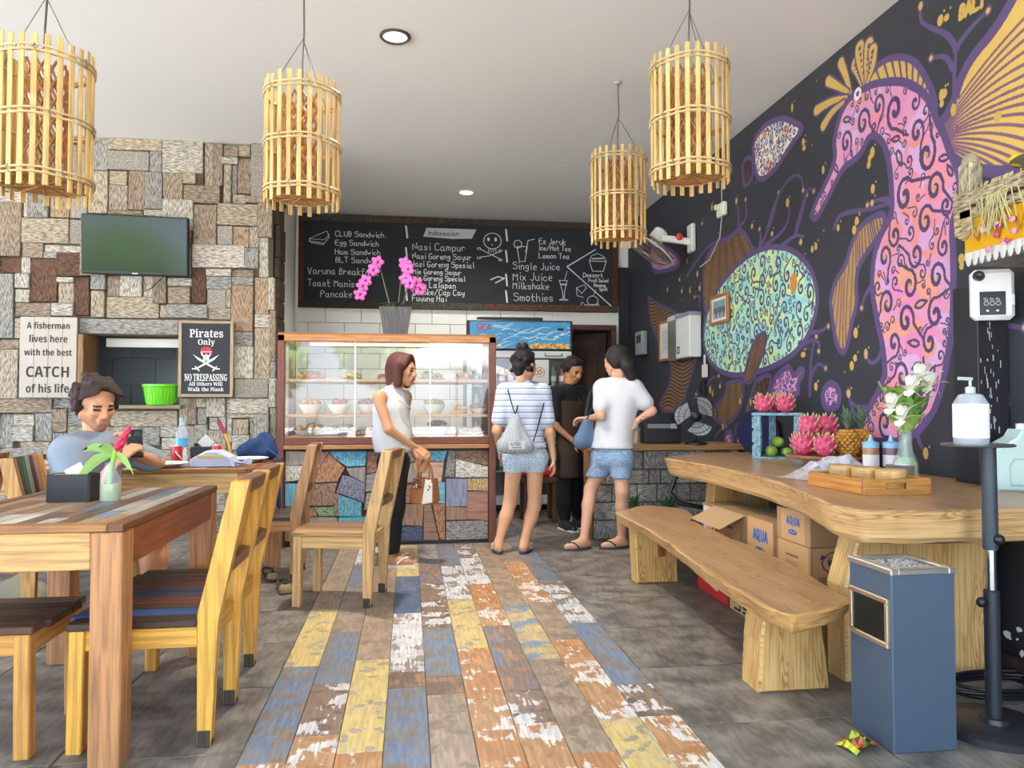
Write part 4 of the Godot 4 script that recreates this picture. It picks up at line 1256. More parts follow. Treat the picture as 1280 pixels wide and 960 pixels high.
func build_furniture() -> void:
	plank_table("mosaic plank table with the black napkin box and flower bottle", -1.62, -0.91, -3.75, -2.56, 0.79, "d8a462", "9a5636")
	plank_table("plank table laid with plates and cans near the clad wall", -2.75, -0.93, -5.72, -4.72, 0.79, "d9ad6c", "7d5440")
	var dark = ["4b3228", "63473a", "5a3a2c", "7a3a2a", "4a4e60"]
	chair("yellow post chair with a blue marked seat tucked under the mosaic table", Vector3(-0.885, 0, -2.915), 0, "eeb04a", ["4a4e60", "8a4530", "5d4034", "3f5c96", "4b3228"], ["d9a84a", "b9776a", "cf9a48"])
	chair("yellow post chair between the tucked chair and the mosaic table's far end", Vector3(-0.90, 0, -3.345), 0, "e9aa48", dark, ["c98d3f", "d8a448", "a9683c"])
	chair("dark seated chair across the mosaic table from the yellow post chairs", Vector3(-1.49, 0, -2.9), PI, "dd9f52", ["6d4b38", "53382c", "5f463a", "4b342b", "8a6a4e"], ["b9803f", "8a5a3a", "a56f3c"])
	chair("chair with brown, pink and green slats holding the man with the phone", Vector3(-1.70, 0, -4.25), PI + 0.12, "d69e58", dark, ["7a4a30", "3f8a52", "d8cbb8", "6b4230", "b9807a", "cf9440"])
	chair("dark railed chair behind the man, by the clad wall", Vector3(-2.55, 0, -4.35), 0.15, "a5652f", dark, ["8a4f2c", "b06a34", "96582f"])
	chair("tan chair standing alone on the plank strip by the woman in white", Vector3(-0.385, 0, -4.66), -0.2, "dfb478", ["8a6248", "9a7050", "86604a", "a57b54", "c29a68"], ["d2a058", "c9926f", "9c8c6a", "6f4430"])
	chair("orange brown chair at the end of the laid table near the showcase", Vector3(-0.945, 0, -5.33), 0, "c89460", ["4d4a48", "5a5048", "46403c"], ["c08a4c", "b5804a"])
	# long live-edge table
	var lt = thing("live_edge_table", "long thick live-edge wooden table against the mural wall", "table", Vector3.ZERO)
	part(lt, "slab_top", slab([Vector2(1.92, -5.5), Vector2(1.98, -4.9), Vector2(1.96, -4.0), Vector2(1.83, -3.3), Vector2(1.66, -2.78), Vector2(1.69, -2.6), Vector2(1.9, -2.56), Vector2(2.4, -2.555), Vector2(2.95, -2.55), Vector2(2.96, -4.2), Vector2(2.96, -6.02), Vector2(2.42, -6.03)], 0.78, 0.128, hx("b39272"), hx("d3af7e"), 4), M.slab)
	var lg = mk(hx("dcb67e"))
	lg.at(Transform3D(Basis.IDENTITY, Vector3(0, 0, -3.1))).prism(PackedVector2Array([Vector2(1.84, 0), Vector2(2.52, 0), Vector2(2.5, 0.35), Vector2(2.55, 0.66), Vector2(1.92, 0.66), Vector2(1.84, 0.4)]), 0, 0.14, 0.01, 1)
	part(lt, "leg", lg, M.slab)
	part(lt, "leg", mk(hx("d0a672")).at(Transform3D(Basis.IDENTITY, Vector3(0, 0, -5.2))).prism(PackedVector2Array([Vector2(2.1, 0), Vector2(2.6, 0), Vector2(2.56, 0.66), Vector2(2.16, 0.66)]), 0, 0.14, 0.01, 1), M.slab)
	var lw = struct("wall_plinth", "low black plinth under the live-edge table with chipped paint", "wall")
	part(lw, "block", mk(hx("1f2126")).box(Vector3(2.785, 0.31, -3.3), Vector3(0.39, 0.62, 2.2), 0.004), mat(0.55))
	part(lw, "skirting", mk(hx("2c2020")).box(Vector3(2.575, 0.05, -3.3), Vector3(0.03, 0.1, 2.2), 0.004), M.satin)
	for k in 14:
		var pg = PackedVector2Array()
		var rr = rng.randf_range(0.008, 0.025)
		for e in 7:
			pg.append(Vector2(cos(e * 0.9), sin(e * 0.9) * 0.7) * rr * rng.randf_range(0.5, 1.2))
		part(lw, "paint_chip", mk(hx("cfccc4")).at(Transform3D(Basis(Vector3.UP, -PI / 2), Vector3(2.589, rng.randf_range(0.12, 0.24), rng.randf_range(-2.95, -2.5)))).prism(pg, 0, 0.002), M.paint)
	# bench
	var bn = thing("live_edge_bench", "long live-edge wooden bench on two block legs", "bench", Vector3.ZERO)
	part(bn, "seat", slab([Vector2(1.42, -5.08), Vector2(1.44, -4.55), Vector2(1.41, -3.9), Vector2(1.345, -3.4), Vector2(1.32, -2.97), Vector2(1.31, -2.66), Vector2(1.34, -2.48), Vector2(1.50, -2.55), Vector2(1.68, -2.64), Vector2(1.70, -2.8), Vector2(1.79, -3.4), Vector2(1.80, -4.1), Vector2(1.82, -4.65), Vector2(2.0, -5.2), Vector2(1.77, -5.45)], 0.43, 0.075, hx("b8956f"), hx("cfa56c"), 9), M.slab)
	part(bn, "leg", mk(hx("ddb67a")).at(Transform3D(Basis.IDENTITY, Vector3(0, 0, -3.06))).prism(PackedVector2Array([Vector2(1.42, 0), Vector2(1.73, 0), Vector2(1.72, 0.15), Vector2(1.68, 0.365), Vector2(1.45, 0.365), Vector2(1.43, 0.2)]), 0, 0.16, 0.012, 1), M.slab)
	part(bn, "leg", mk(hx("ddb67a")).at(Transform3D(Basis.IDENTITY, Vector3(0, 0, -4.92))).prism(PackedVector2Array([Vector2(1.5, 0), Vector2(1.78, 0), Vector2(1.76, 0.365), Vector2(1.48, 0.365)]), 0, 0.14, 0.012, 1), M.slab)
	part(bn, "wedge", mk(hx("a5602c")).box(Vector3(1.66, 0.24, -4.775), Vector3(0.05, 0.12, 0.03), 0.006), M.wood)
	lantern("bamboo lantern hanging over the mosaic table beside the TV", Vector3(-1.742, 2.526, -3.812), 25)
	lantern("bamboo lantern with a looped cord hanging before the menu board's end", Vector3(-0.61, 2.663, -4.342), 23)
	lantern("bamboo lantern hanging before the menu board near the black corner", Vector3(1.59, 2.775, -5.511), 22)
	lantern("bamboo lantern hanging over the bench before the mural", Vector3(1.52, 2.732, -3.866), 24)

func decal(parent: Node, called: String, tx: Texture2D, x: Transform3D, w: float, h: float, rough := 0.7, th := 0.001) -> MeshInstance3D:
	# a flat print: x.basis.x runs along its lines, x.basis.z out of it
	var m = mk().at(x)
	var a = Vector3(-w / 2, -h / 2, th)
	m.face([a, a + Vector3(w, 0, 0), a + Vector3(w, h, 0), a + Vector3(0, h, 0)], Vector3.BACK, [Vector2(0, 1), Vector2(1, 1), Vector2(1, 0), Vector2(0, 0)])
	var mt = mat(rough, tx)
	mt.texture_repeat = false
	return part(parent, called, m, mt)

func facing_room(pos: Vector3) -> Transform3D:
	# a print on the painted wall or on a side that looks towards -x
	return Transform3D(Basis(Vector3(0, 0, 1), Vector3.UP, Vector3(-1, 0, 0)), pos)

# ---------------------------------------------------------------- showcase, fridge, counter, menu
func bowl(o: Node, called: String, pos: Vector3, r: float, h: float, col: String, food: String, n: int) -> void:
	var b = part(o, called, mk(hx(col)).lathe([Vector2(r * 0.5, 0), Vector2(r * 0.55, 0.004), Vector2(r * 0.9, h * 0.7), Vector2(r, h), Vector2(r * 0.96, h), Vector2(r * 0.85, h * 0.7), Vector2(0.001, h * 0.3)], 20, pos), M.gloss)
	if food:
		var f = mk()
		for k in n:
			f.paint(vary(hx(food), 0.35))
			var a = rng.randf() * TAU
			var d = sqrt(rng.randf()) * r * 0.75
			var sz = rng.randf_range(0.018, 0.034)
			f.at(Transform3D(Basis(Vector3(rng.randfn(), rng.randfn(), rng.randfn()).normalized(), rng.randf() * 3.0), pos + Vector3(cos(a) * d, h + 0.012 + (r - d) * 0.35 * rng.randf(), sin(a) * d)))
			f.ball(Vector3.ZERO, Vector3(sz, sz * 0.6, sz * 0.8), 7, 5)
		part(b, "food", f, M.satin)

func build_counter_area() -> void:
	var z0 = -6.37
	var o = thing("food_showcase", "glass fronted food showcase on a patchwork plank base", "showcase", Vector3.ZERO)
	var red = hx("7b4b3c")
	var tan = hx("b98052")
	var x0 = -1.083
	var x1 = 0.745
	for x in [x0 + 0.03, x1 - 0.03]:
		for z in [z0 - 0.03, z0 - 0.62]:
			part(o, "post", mk(vary(red, 0.08)).box(Vector3(x, 0.885, z), Vector3(0.06, 1.77, 0.06), 0.004), M.oldwood)
	for z in [z0 - 0.03, z0 - 0.62]:
		part(o, "top_rail", mk(tan).box(Vector3((x0 + x1) / 2, 1.745, z), Vector3(x1 - x0, 0.06, 0.06), 0.004), M.oldwood)
		part(o, "sill_rail", mk(red).box(Vector3((x0 + x1) / 2, 0.88, z), Vector3(x1 - x0 - 0.12, 0.06, 0.06), 0.004), M.oldwood)
		part(o, "ledge", mk(tan).box(Vector3((x0 + x1) / 2, 0.83, z + 0.01), Vector3(x1 - x0 - 0.12, 0.035, 0.07), 0.004), M.oldwood)
	for x in [x0 + 0.03, x1 - 0.03]:
		part(o, "side_rail", mk(tan).box(Vector3(x, 1.745, z0 - 0.325), Vector3(0.05, 0.05, 0.53), 0.004), M.oldwood)
	part(o, "roof_board", mk(hx("9a6a48")).box(Vector3((x0 + x1) / 2, 1.782, z0 - 0.325), Vector3(x1 - x0 - 0.01, 0.012, 0.64), 0.002), M.oldwood)
	for q in [[1.39, 0.5], [1.09, 0.55], [0.905, 0.56]]:
		part(o, "shelf", mk(hx("c9a07c")).box(Vector3((x0 + x1) / 2, q[0], z0 - 0.34), Vector3(x1 - x0 - 0.13, 0.025, q[1]), 0.003), M.oldwood)
	part(o, "base_core", mk(hx("4d3d34")).box(Vector3((x0 + x1) / 2, 0.41, z0 - 0.34), Vector3(x1 - x0 - 0.1, 0.81, 0.56)), M.oldwood)
	var tone = {"t": "6fb3c6", "o": "c08a62", "r": "a9786a", "w": "d8d0c4", "n": "9c7c66", "g": "a19c94", "p": "8e8ea2", "v": "8fa070", "b": "bdb09c", "k": "cfa68c", "y": "d2b07c", "s": "56627c"}
	for q in PATCH:
		var pg = PackedVector2Array()
		for k in range(1, q.size() - 1, 2):
			pg.append(Vector2(clampf(q[k] / 100.0, x0 + 0.065, x1 - 0.065), clampf(q[k + 1] / 100.0, 0.01, 0.81)))
		var mid = Vector2.ZERO
		for p in pg:
			mid += p / pg.size()
		for k in pg.size():
			pg[k] = pg[k] + (mid - pg[k]).normalized() * 0.0015
		if Geometry2D.triangulate_polygon(pg).is_empty():
			continue
		var m = mk(vary(hx(tone[q[0]]), 0.1))
		m.uo = Vector2(rng.randf() * 4, rng.randf() * 4)
		m.at(Transform3D(Basis.IDENTITY, Vector3(0, 0, z0 - 0.06)))
		m.prism(pg, 0, 0.018 + rng.randf() * 0.012, 0.0025, rng.randi() % 2)
		part(o, "patch_board", m, M.patch if rng.randf() < 0.5 else M.oldwood)
	var gp = part(o, "front_pane", mk().box(Vector3((x0 + x1) / 2, 1.31, z0 - 0.028), Vector3(x1 - x0 - 0.12, 0.81, 0.005)), M.pane)
	part(o, "side_pane", mk().box(Vector3(x1 - 0.03, 1.31, z0 - 0.325), Vector3(0.005, 0.81, 0.53)), M.pane)
	part(o, "side_pane", mk().box(Vector3(x0 + 0.03, 1.31, z0 - 0.325), Vector3(0.005, 0.81, 0.53)), M.pane)
	for x in [-0.45, 0.18]:
		part(o, "pane_joint", mk(hx("cfd6d6")).box(Vector3(x, 1.31, z0 - 0.024), Vector3(0.012, 0.81, 0.008)), M.plastic)
	var em = mat(0.5)
	em.emission_enabled = true
	em.emission = Color(1.0, 0.93, 0.8)
	em.emission_energy_multiplier = 1.0
	part(o, "light_tube", mk(hx("fff6e4")).tube([Vector3(x0 + 0.25, 1.70, z0 - 0.12), Vector3(x1 - 0.25, 1.70, z0 - 0.12)], 0.012, 8), em)
	for x in [-0.6, 0.3]:
		var ol = OmniLight3D.new()
		ol.name = "tube_light"
		add_child(ol)
		ol.position = Vector3(x, 1.66, z0 - 0.16)
		ol.light_energy = 0.008
		ol.light_size = 0.05
		ol.omni_range = 12
		ol.omni_attenuation = 2
		ol.light_color = Color(1.0, 0.93, 0.8)
		ol.shadow_enabled = true
	# dishes of food, each a thing on its shelf
	var foods = [
		["pale serving board of fried skewers on the showcase top shelf", -0.84, 1.403, 0.13, 0.012, "ded2b8", "8a4a2a", 40], ["low dish of dried fish on the showcase top shelf", -0.5, 1.403, 0.11, 0.012, "d8d4c8", "b59a5e", 26], ["dish of fried prawns on the showcase top shelf", -0.2, 1.403, 0.09, 0.012, "e4e2da", "a5533a", 16], ["long tray of green vegetables on the showcase top shelf", 0.2, 1.403, 0.13, 0.02, "cfcabd", "8f9a4a", 36], ["small tray of fritters on the showcase top shelf", 0.5, 1.403, 0.1, 0.02, "cfcabd", "a5824a", 24],
		["cream bowl heaped with yellow noodles", -0.85, 1.103, 0.105, 0.085, "e6e0cf", "d59a34", 60], ["pale green bowl of red stew on the middle shelf", -0.6, 1.103, 0.1, 0.085, "dfe6da", "a5573a", 24], ["white bowl of brown meat on the middle shelf", -0.36, 1.103, 0.1, 0.085, "e6e6e0", "9a5a3c", 26], ["small white bowl of chilli chicken on the middle shelf", -0.12, 1.103, 0.085, 0.08, "e8e6e0", "b5683f", 20], ["white bowl of stir fried greens on the middle shelf", 0.22, 1.103, 0.105, 0.085, "dfe8dc", "a8a043", 40], ["plate of peanuts on the middle shelf", 0.44, 1.103, 0.08, 0.03, "e6e2d6", "b58a58", 30], ["dish of roasted nuts on the middle shelf by the end post", 0.62, 1.103, 0.08, 0.05, "e6e2d6", "9c6c42", 40],
		["shallow white dish of yellow curry on the lowest shelf", -0.86, 0.918, 0.14, 0.045, "eceae4", "cf9a3c", 24], ["empty looking white dish on the lowest shelf", -0.55, 0.918, 0.14, 0.045, "eceae4", "c9b694", 8], ["shallow white dish of golden fritters on the lowest shelf", -0.24, 0.918, 0.14, 0.045, "eceae4", "d9a440", 26], ["white bowl of black mushrooms on the lowest shelf", 0.26, 0.918, 0.1, 0.08, "e6e8e8", "3f342e", 18], ["low tray of brown crackers on the lowest shelf", 0.55, 0.918, 0.13, 0.03, "d8d6cf", "a5885e", 16]]
	for q in foods:
		var t = thing("food_dish", q[0], "dish", Vector3(q[1], q[2], z0 - 0.3 + rng.randf_range(-0.04, 0.06)), 0, "dishes in the showcase")
		bowl(t, "bowl", Vector3.ZERO, q[3], q[4], q[5], q[6], q[7])
	# orchid on the showcase
	var pot = thing("potted_orchid", "pink orchid in a tapered dark grey slate pot on the showcase", "plant", Vector3(-0.12, 1.788, z0 - 0.3))
	var pm = mk(hx("5a5a5c"))
	for s in 4:
		var b = Basis(Vector3.UP, s * PI / 2)
		var a = b * Vector3(-0.11, 0, 0.11)
		pm.face([b * Vector3(-0.1, 0, 0.1), b * Vector3(0.1, 0, 0.1), b * Vector3(0.14, 0.25, 0.14), b * Vector3(-0.14, 0.25, 0.14)], a + b * Vector3(0.11, 0, 0), [Vector2(0, 0), Vector2(0, 0.2), Vector2(0.25, 0.2), Vector2(0.25, 0)])
		pm.face([b * Vector3(-0.14, 0.25, 0.14), b * Vector3(0.14, 0.25, 0.14), b * Vector3(0.12, 0.25, 0.12), b * Vector3(-0.12, 0.25, 0.12)], Vector3.UP, [Vector2.ZERO, Vector2.RIGHT, Vector2.ONE, Vector2.DOWN])
	pm.face([Vector3(-0.12, 0.22, -0.12), Vector3(0.12, 0.22, -0.12), Vector3(0.12, 0.22, 0.12), Vector3(-0.12, 0.22, 0.12)], Vector3.UP, [Vector2.ZERO, Vector2.RIGHT, Vector2.ONE, Vector2.DOWN])
	part(pot, "pot", pm, M.oldwood)
	for k in 6:
		var an = k * 1.05 + 0.3
		part(pot, "leaf", leaf_blade(Vector3(0, 0.23, 0), Vector3(cos(an) * 0.2, 0.29, sin(an) * 0.14), 0.045, hx("2f5a34")), M.leaf)
	for q in [[Vector3(-0.33, 0.36, 0.05), Vector3(-0.14, 0.62, 0.0), Vector3(-0.04, 0.24, 0)], [Vector3(0.1, 0.44, 0.1), Vector3(0.06, 0.66, 0.0), Vector3(0.02, 0.24, 0)], [Vector3(0.22, 0.38, 0.05), Vector3(0.12, 0.5, 0), Vector3(0.05, 0.24, 0)]]:
		part(pot, "stem", mk(hx("6d6a48")).tube([q[2], q[1] * 0.5 + q[2] * 0.5, q[1], q[1] * 0.5 + q[0] * 0.5 + Vector3(0, 0.03, 0), q[0]], 0.005, 5), M.leaf)
		for j in 5:
			var c: Vector3 = (q[1] as Vector3).lerp(q[0], j / 4.0) + Vector3(rng.randf_range(-0.03, 0.03), rng.randf_range(-0.02, 0.04), 0.03)
			var fl = mk(vary(hx("c75ba8"), 0.15))
			for e in 5:
				var an = e * TAU / 5 + j
				var d = Vector3(cos(an), sin(an), 0.25)
				fl.at(Transform3D(Basis(Vector3.BACK, an), c + d * 0.028)).ball(Vector3.ZERO, Vector3(0.034, 0.024, 0.008), 7, 5)
			fl.at(Transform3D(Basis.IDENTITY, c + Vector3(0, 0, 0.02))).paint(hx("8a2a5a")).ball(Vector3.ZERO, Vector3(0.012, 0.012, 0.014), 6, 4)
			part(pot, "flower", fl, M.leaf)
	# fridge
	var fr = thing("drinks_fridge", "upright drinks fridge with a blue ocean header panel", "fridge", Vector3(1.24, 0, -8.3))
	part(fr, "body", mk(hx("1c1e22")).box(Vector3(0, 1.0, -0.33), Vector3(1.2, 2.0, 0.5), 0.01), M.satin)
	part(fr, "cap", mk(hx("1c1e22")).box(Vector3(-0.1, 2.165, -0.2), Vector3(0.75, 0.04, 0.3), 0.006), M.satin)
	part(fr, "header_box", mk(hx("24262b")).box(Vector3(0, 1.97, -0.02), Vector3(1.2, 0.34, 0.14), 0.01), M.satin)
	var hc = Canvas.new(700, 190, Color.html("3fa3d8"))
	for k in 70:
		var y = rng.randf() * 190
		var ps = []
		var x = rng.randf() * 700
		for e in 7:
			ps.append(Vector2(x + e * 22, y + sin(e * 0.9 + k) * 10 - e * 4))
		hc.stroke(hc.smooth(ps), rng.randf_range(1, 4), 1.0, Color.html(["bfe3f2", "2f8bc8", "e6f4f9", "1f78b8"][k % 4]))
	for k in 26:
		hc.oval(Vector2(430 + k * 10, 170 + sin(k * 1.3) * 10), 16, 12, Color.html(["f2b81f", "f5cf4a", "d9641f"][k % 3]))
	for k in 7:
		hc.oval(Vector2(120 + k * 14, 168 - (k % 3) * 9), 14, 9, Color.html(["f0e2b0", "e0a83a", "7a9a3a"][k % 3]))
	hc.write("GEA", Vector2(52, 60), 6.0, 4.0, Color.html("b5305a"))
	hc.im.fill_rect(Rect2i(610, 40, 44, 20), Color.html("20303c"))
	decal(fr, "header_print", hc.tex(), Transform3D(Basis.IDENTITY, Vector3(0, 1.97, 0.051)), 1.14, 0.3, 0.3)
	part(fr, "door_frame", mk(hx("e6e6e2")).box(Vector3(0, 1.755, -0.02), Vector3(1.18, 0.08, 0.12), 0.008).box(Vector3(0, 0.12, -0.02), Vector3(1.18, 0.1, 0.12), 0.008).box(Vector3(-0.57, 0.94, -0.02), Vector3(0.05, 1.56, 0.12), 0.006).box(Vector3(0.57, 0.94, -0.02), Vector3(0.05, 1.56, 0.12), 0.006).box(Vector3(0, 0.94, -0.02), Vector3(0.06, 1.56, 0.1), 0.006), M.satin)
	var pc = Canvas.new(200, 40, Color.html("e6e6e2"))
	pc.stroke([Vector2(12, 8), Vector2(12, 32), Vector2(188, 32), Vector2(188, 8)], 4, 4, Color.html("2a2a2a"))
	decal(fr, "name_plate", pc.tex(), Transform3D(Basis.IDENTITY, Vector3(0.38, 1.755, 0.042)), 0.22, 0.05)
	part(fr, "glass_door", mk().box(Vector3(0, 0.94, 0.03), Vector3(1.1, 1.54, 0.006)), M.pane)
	for y in [1.42, 1.1, 0.78, 0.46]:
		part(fr, "rack", mk(hx("d2d4d4")).box(Vector3(0, y - 0.02, -0.06), Vector3(1.1, 0.012, 0.1)), M.satin)
	for y in [1.42, 1.1, 0.78, 0.46]:
		for k in [0, 1, 2, 3, 4, 6, 7, 8, 9, 10]:
			var col: String = ["7fb0a8", "c9c06a", "a5485a", "3f7fa0", "d6d2c6", "b5642f", "6f9a4a"][(k * 3 + int(y * 10)) % 7]
			var hue = {"7fb0a8": "teal", "c9c06a": "yellow", "a5485a": "crimson", "3f7fa0": "blue", "d6d2c6": "cream", "b5642f": "orange", "6f9a4a": "green"}[col]
			var rack = {1.42: "top", 1.1: "second", 0.78: "third", 0.46: "lowest"}[y]
			var t = thing("drink_bottle", "%s drink bottle on the %s rack of the drinks fridge" % [hue, rack], "bottle", Vector3(0.75 + k * 0.098, y - 0.012, -8.343), 0, "bottles in the drinks fridge")
			part(t, "bottle_body", mk(hx(col)).lathe([Vector2(0.03, 0), Vector2(0.032, 0.01), Vector2(0.032, 0.15), Vector2(0.013, 0.2), Vector2(0.013, 0.225), Vector2(0.001, 0.225)], 12), M.gloss)
			part(t, "label_band", mk(hx("e4e0d6")).lathe([Vector2(0.033, 0.05), Vector2(0.033, 0.11)], 12), M.paint)
	var notice = thing("paper_notice", "white notice with a round orange emblem taped to the fridge", "notice", Vector3(1.46, 1.56, -8.262))
	part(notice, "sheet", mk(hx("eeece6")).box(Vector3.ZERO, Vector3(0.21, 0.27, 0.003)), M.paint)
	var nc = Canvas.new(120, 150, Color.html("eeece6"))
	for e in 40:
		nc.disc(Vector2(60, 78) + Vector2(cos(e * 0.157), sin(e * 0.157)) * 32, 3, Color.html("d98a5c"))
	for e in 5:
		nc.disc(Vector2(60, 78) + Vector2(cos(e * 1.26), sin(e * 1.26)) * 14, 8, Color.html("e08f62"))
	decal(notice, "emblem", nc.tex(), Transform3D(Basis.IDENTITY, Vector3(0, 0, 0.0018)), 0.2, 0.25)
	# low clad counter with wooden top
	var ct = thing("clad_counter", "low counter clad in grey wood blocks with a wooden top", "counter", Vector3.ZERO)
	part(ct, "core", mk(hx("4a443e")).box(Vector3(2.3, 0.39, -6.63), Vector3(1.36, 0.78, 0.34)), mat(0.95))
	part(ct, "top_board", mk(hx("b98a58")).box(Vector3(2.28, 0.805, -6.6), Vector3(1.42, 0.05, 0.52), 0.006), M.wood)
	var yy = 0.0
	while yy < 0.76:
		var h = minf(rng.randf_range(0.1, 0.2), 0.78 - yy)
		var x = 1.62
		while x < 2.96:
			var w = minf(rng.randf_range(0.1, 0.28), 2.97 - x)
			var m = mk(vary(hx(["cfcac0", "bdb8b0", "dcd7cd", "b0aaa2"][rng.randi() % 4]), 0.1))
			m.uo = Vector2(rng.randf() * 4, rng.randf() * 4)
			m.box(Vector3(x + w / 2, yy + h / 2, -6.45), Vector3(w - 0.008, h - 0.008, 0.07 + rng.randf() * 0.02), 0.006, rng.randi() % 2)
			part(ct, "block", m, M.rough)
			x += w
		yy += h
	part(ct, "end_post", mk(hx("a5764a")).box(Vector3(1.585, 0.39, -6.5), Vector3(0.06, 0.78, 0.1), 0.005), M.oldwood)
	var rs = thing("red_stool", "wooden stool with a red cushion behind the serving gap", "stool", Vector3(1.32, 0, -7.55))
	part(rs, "cushion", mk(hx("b5222c")).box(Vector3(0, 0.5, 0), Vector3(0.36, 0.08, 0.34), 0.025), M.satin)
	part(rs, "seat_frame", mk(hx("6d4030")).box(Vector3(0, 0.43, 0), Vector3(0.35, 0.06, 0.33), 0.004), M.oldwood)
	for sx in [-1, 1]:
		for sz in [-1, 1]:
			part(rs, "leg", mk(hx("6d4030")).box(Vector3(sx * 0.145, 0.2, sz * 0.135), Vector3(0.05, 0.4, 0.05), 0.004), M.oldwood)
	var sh = thing("back_shelf", "low grey shelf rack with trays behind the counter", "shelf", Vector3(1.0, 0, -9.2))
	for y in [0.25, 0.62]:
		part(sh, "board", mk(hx("8b8f8e")).box(Vector3(0, y, 0), Vector3(1.1, 0.03, 0.4), 0.003), M.satin)
	for s in [-0.5, 0.5]:
		part(sh, "upright", mk(hx("777b7a")).box(Vector3(s, 0.35, 0), Vector3(0.04, 0.7, 0.36), 0.003), M.satin)
	# printer and jar on the counter
	var pr = thing("receipt_printer", "black boxy till printer on the counter top", "printer", Vector3(2.3, 0.83, -6.66))
	part(pr, "body", mk(hx("23252b")).box(Vector3(0, 0.14, 0), Vector3(0.34, 0.28, 0.24), 0.012), M.satin)
	part(pr, "slot_panel", mk(hx("7f868c")).box(Vector3(-0.02, 0.16, 0.122), Vector3(0.26, 0.04, 0.006), 0.002), M.satin)
	part(pr, "switch", mk(hx("b9bec2")).box(Vector3(0.1, 0.16, 0.126), Vector3(0.06, 0.045, 0.006), 0.002), M.plastic)
	var jr = thing("snack_jar", "small glass jar of brown snacks beside the till printer", "jar", Vector3(2.06, 0.83, -6.6))
	part(jr, "contents", mk(hx("a5743f")).lathe([Vector2(0.04, 0.004), Vector2(0.042, 0.11), Vector2(0.001, 0.12)], 14), M.satin)
	part(jr, "glass", mk().lathe([Vector2(0.044, 0), Vector2(0.046, 0.12), Vector2(0.04, 0.15)], 14), M.clear)
	part(jr, "lid", mk(hx("c9cdd0")).lathe([Vector2(0.042, 0.15), Vector2(0.042, 0.175), Vector2(0.001, 0.176)], 14), M.brushed)
	# desk fan
	var fan = thing("desk_fan", "black desk fan with clear grey blades on the counter end", "fan", Vector3(2.56, 0.83, -6.42), -0.35)
	part(fan, "foot", mk(hx("1d1f24")).lathe([Vector2(0.1, 0), Vector2(0.1, 0.015), Vector2(0.03, 0.03), Vector2(0.018, 0.05), Vector2(0.018, 0.12)], 20), M.plastic)
	var ring = mk(hx("24262c"))
	for q in [[0.19, 0.0], [0.19, 0.05], [0.15, 0.075], [0.1, 0.085]]:
		var ps = []
		for k in 33:
			ps.append(Vector3(cos(TAU * k / 32) * q[0], 0.25 + sin(TAU * k / 32) * q[0], q[1]))
		ring.tube(ps, 0.003, 5, false)
	for k in 28:
		var d = Vector3(cos(TAU * k / 28), sin(TAU * k / 28), 0)
		ring.tube([d * 0.19 + Vector3(0, 0.25, 0), d * 0.19 + Vector3(0, 0.25, 0.05), d * 0.15 + Vector3(0, 0.25, 0.076), d * 0.05 + Vector3(0, 0.25, 0.088)], 0.0015, 4, false)
	part(fan, "cage", ring, M.plastic)
	for k in 3:
		var bl = mk(hx("8f9290"))
		var pg = PackedVector2Array()
		for e in 12:
			var a = e / 11.0 * 1.5
			pg.append(Vector2(cos(a), sin(a)) * (0.165 - 0.02 * cos(a * 3.0)))
		pg.append(Vector2(0.03, 0.03))
		bl.at(Transform3D(Basis(Vector3.BACK, k * TAU / 3) * Basis(Vector3.RIGHT, 0.15), Vector3(0, 0.25, 0.03))).prism(pg, -0.002, 0.002)
		part(fan, "blade", bl, M.gloss)
	part(fan, "hub", mk(hx("15161a")).at(Transform3D(Basis(Vector3.RIGHT, PI / 2), Vector3(0, 0.25, -0.06))).lathe([Vector2(0.04, 0), Vector2(0.05, 0.05), Vector2(0.05, 0.14), Vector2(0.03, 0.155), Vector2(0.001, 0.157)], 18), M.plastic)
	# plants behind the bench
	for q in [[1.93, -6.28, "leafy green plant in a grey pot at the counter foot"], [2.25, -6.3, "low spiky plant at the counter foot beside the hose"]]:
		var t = thing("floor_plant", q[2], "plant", Vector3(q[0], 0, q[1]), 0, "plants at the counter foot")
		part(t, "pot", mk(hx("6d6a66")).lathe([Vector2(0.06, 0), Vector2(0.085, 0.18), Vector2(0.075, 0.18), Vector2(0.001, 0.16)], 16), M.cement)
		for k in 9:
			var an = k * 0.7
			part(t, "leaf", leaf_blade(Vector3(0, 0.16, 0), Vector3(cos(an) * 0.11, 0.34 + (k % 3) * 0.04, sin(an) * 0.08), 0.035, vary(hx("2f6a34"), 0.25)), M.leaf)
	menu_board()

func leaf_blade(a: Vector3, b: Vector3, w: float, col: Color, roll := 0.0) -> MB:
	# a pointed leaf arching from a to b
	var m = mk(col)
	var d = b - a
	var s = d.cross(Vector3.UP)
	if s.length() < 0.01:
		s = Vector3.RIGHT
	s = s.normalized().rotated(d.normalized(), roll)
	var pts = []
	for k in 6:
		var f = k / 5.0
		pts.append([a + d * f + Vector3(0, sin(f * PI) * d.length() * 0.18, 0), w * sin(PI * (0.12 + 0.88 * f)) * 0.5])
	for k in 5:
		var p: Vector3 = pts[k][0]
		var q: Vector3 = pts[k + 1][0]
		var up = (q - p).cross(s).normalized()
		if up.y < 0:
			up = -up
		var dip = Vector3(0, -0.25, 0)
		for e in [-1.0, 1.0]:
			m.face([p + dip * pts[k][1], q + dip * pts[k + 1][1], q + s * e * pts[k + 1][1], p + s * e * pts[k][1]], up, [Vector2.ZERO, Vector2.RIGHT, Vector2.ONE, Vector2.DOWN])
	return m

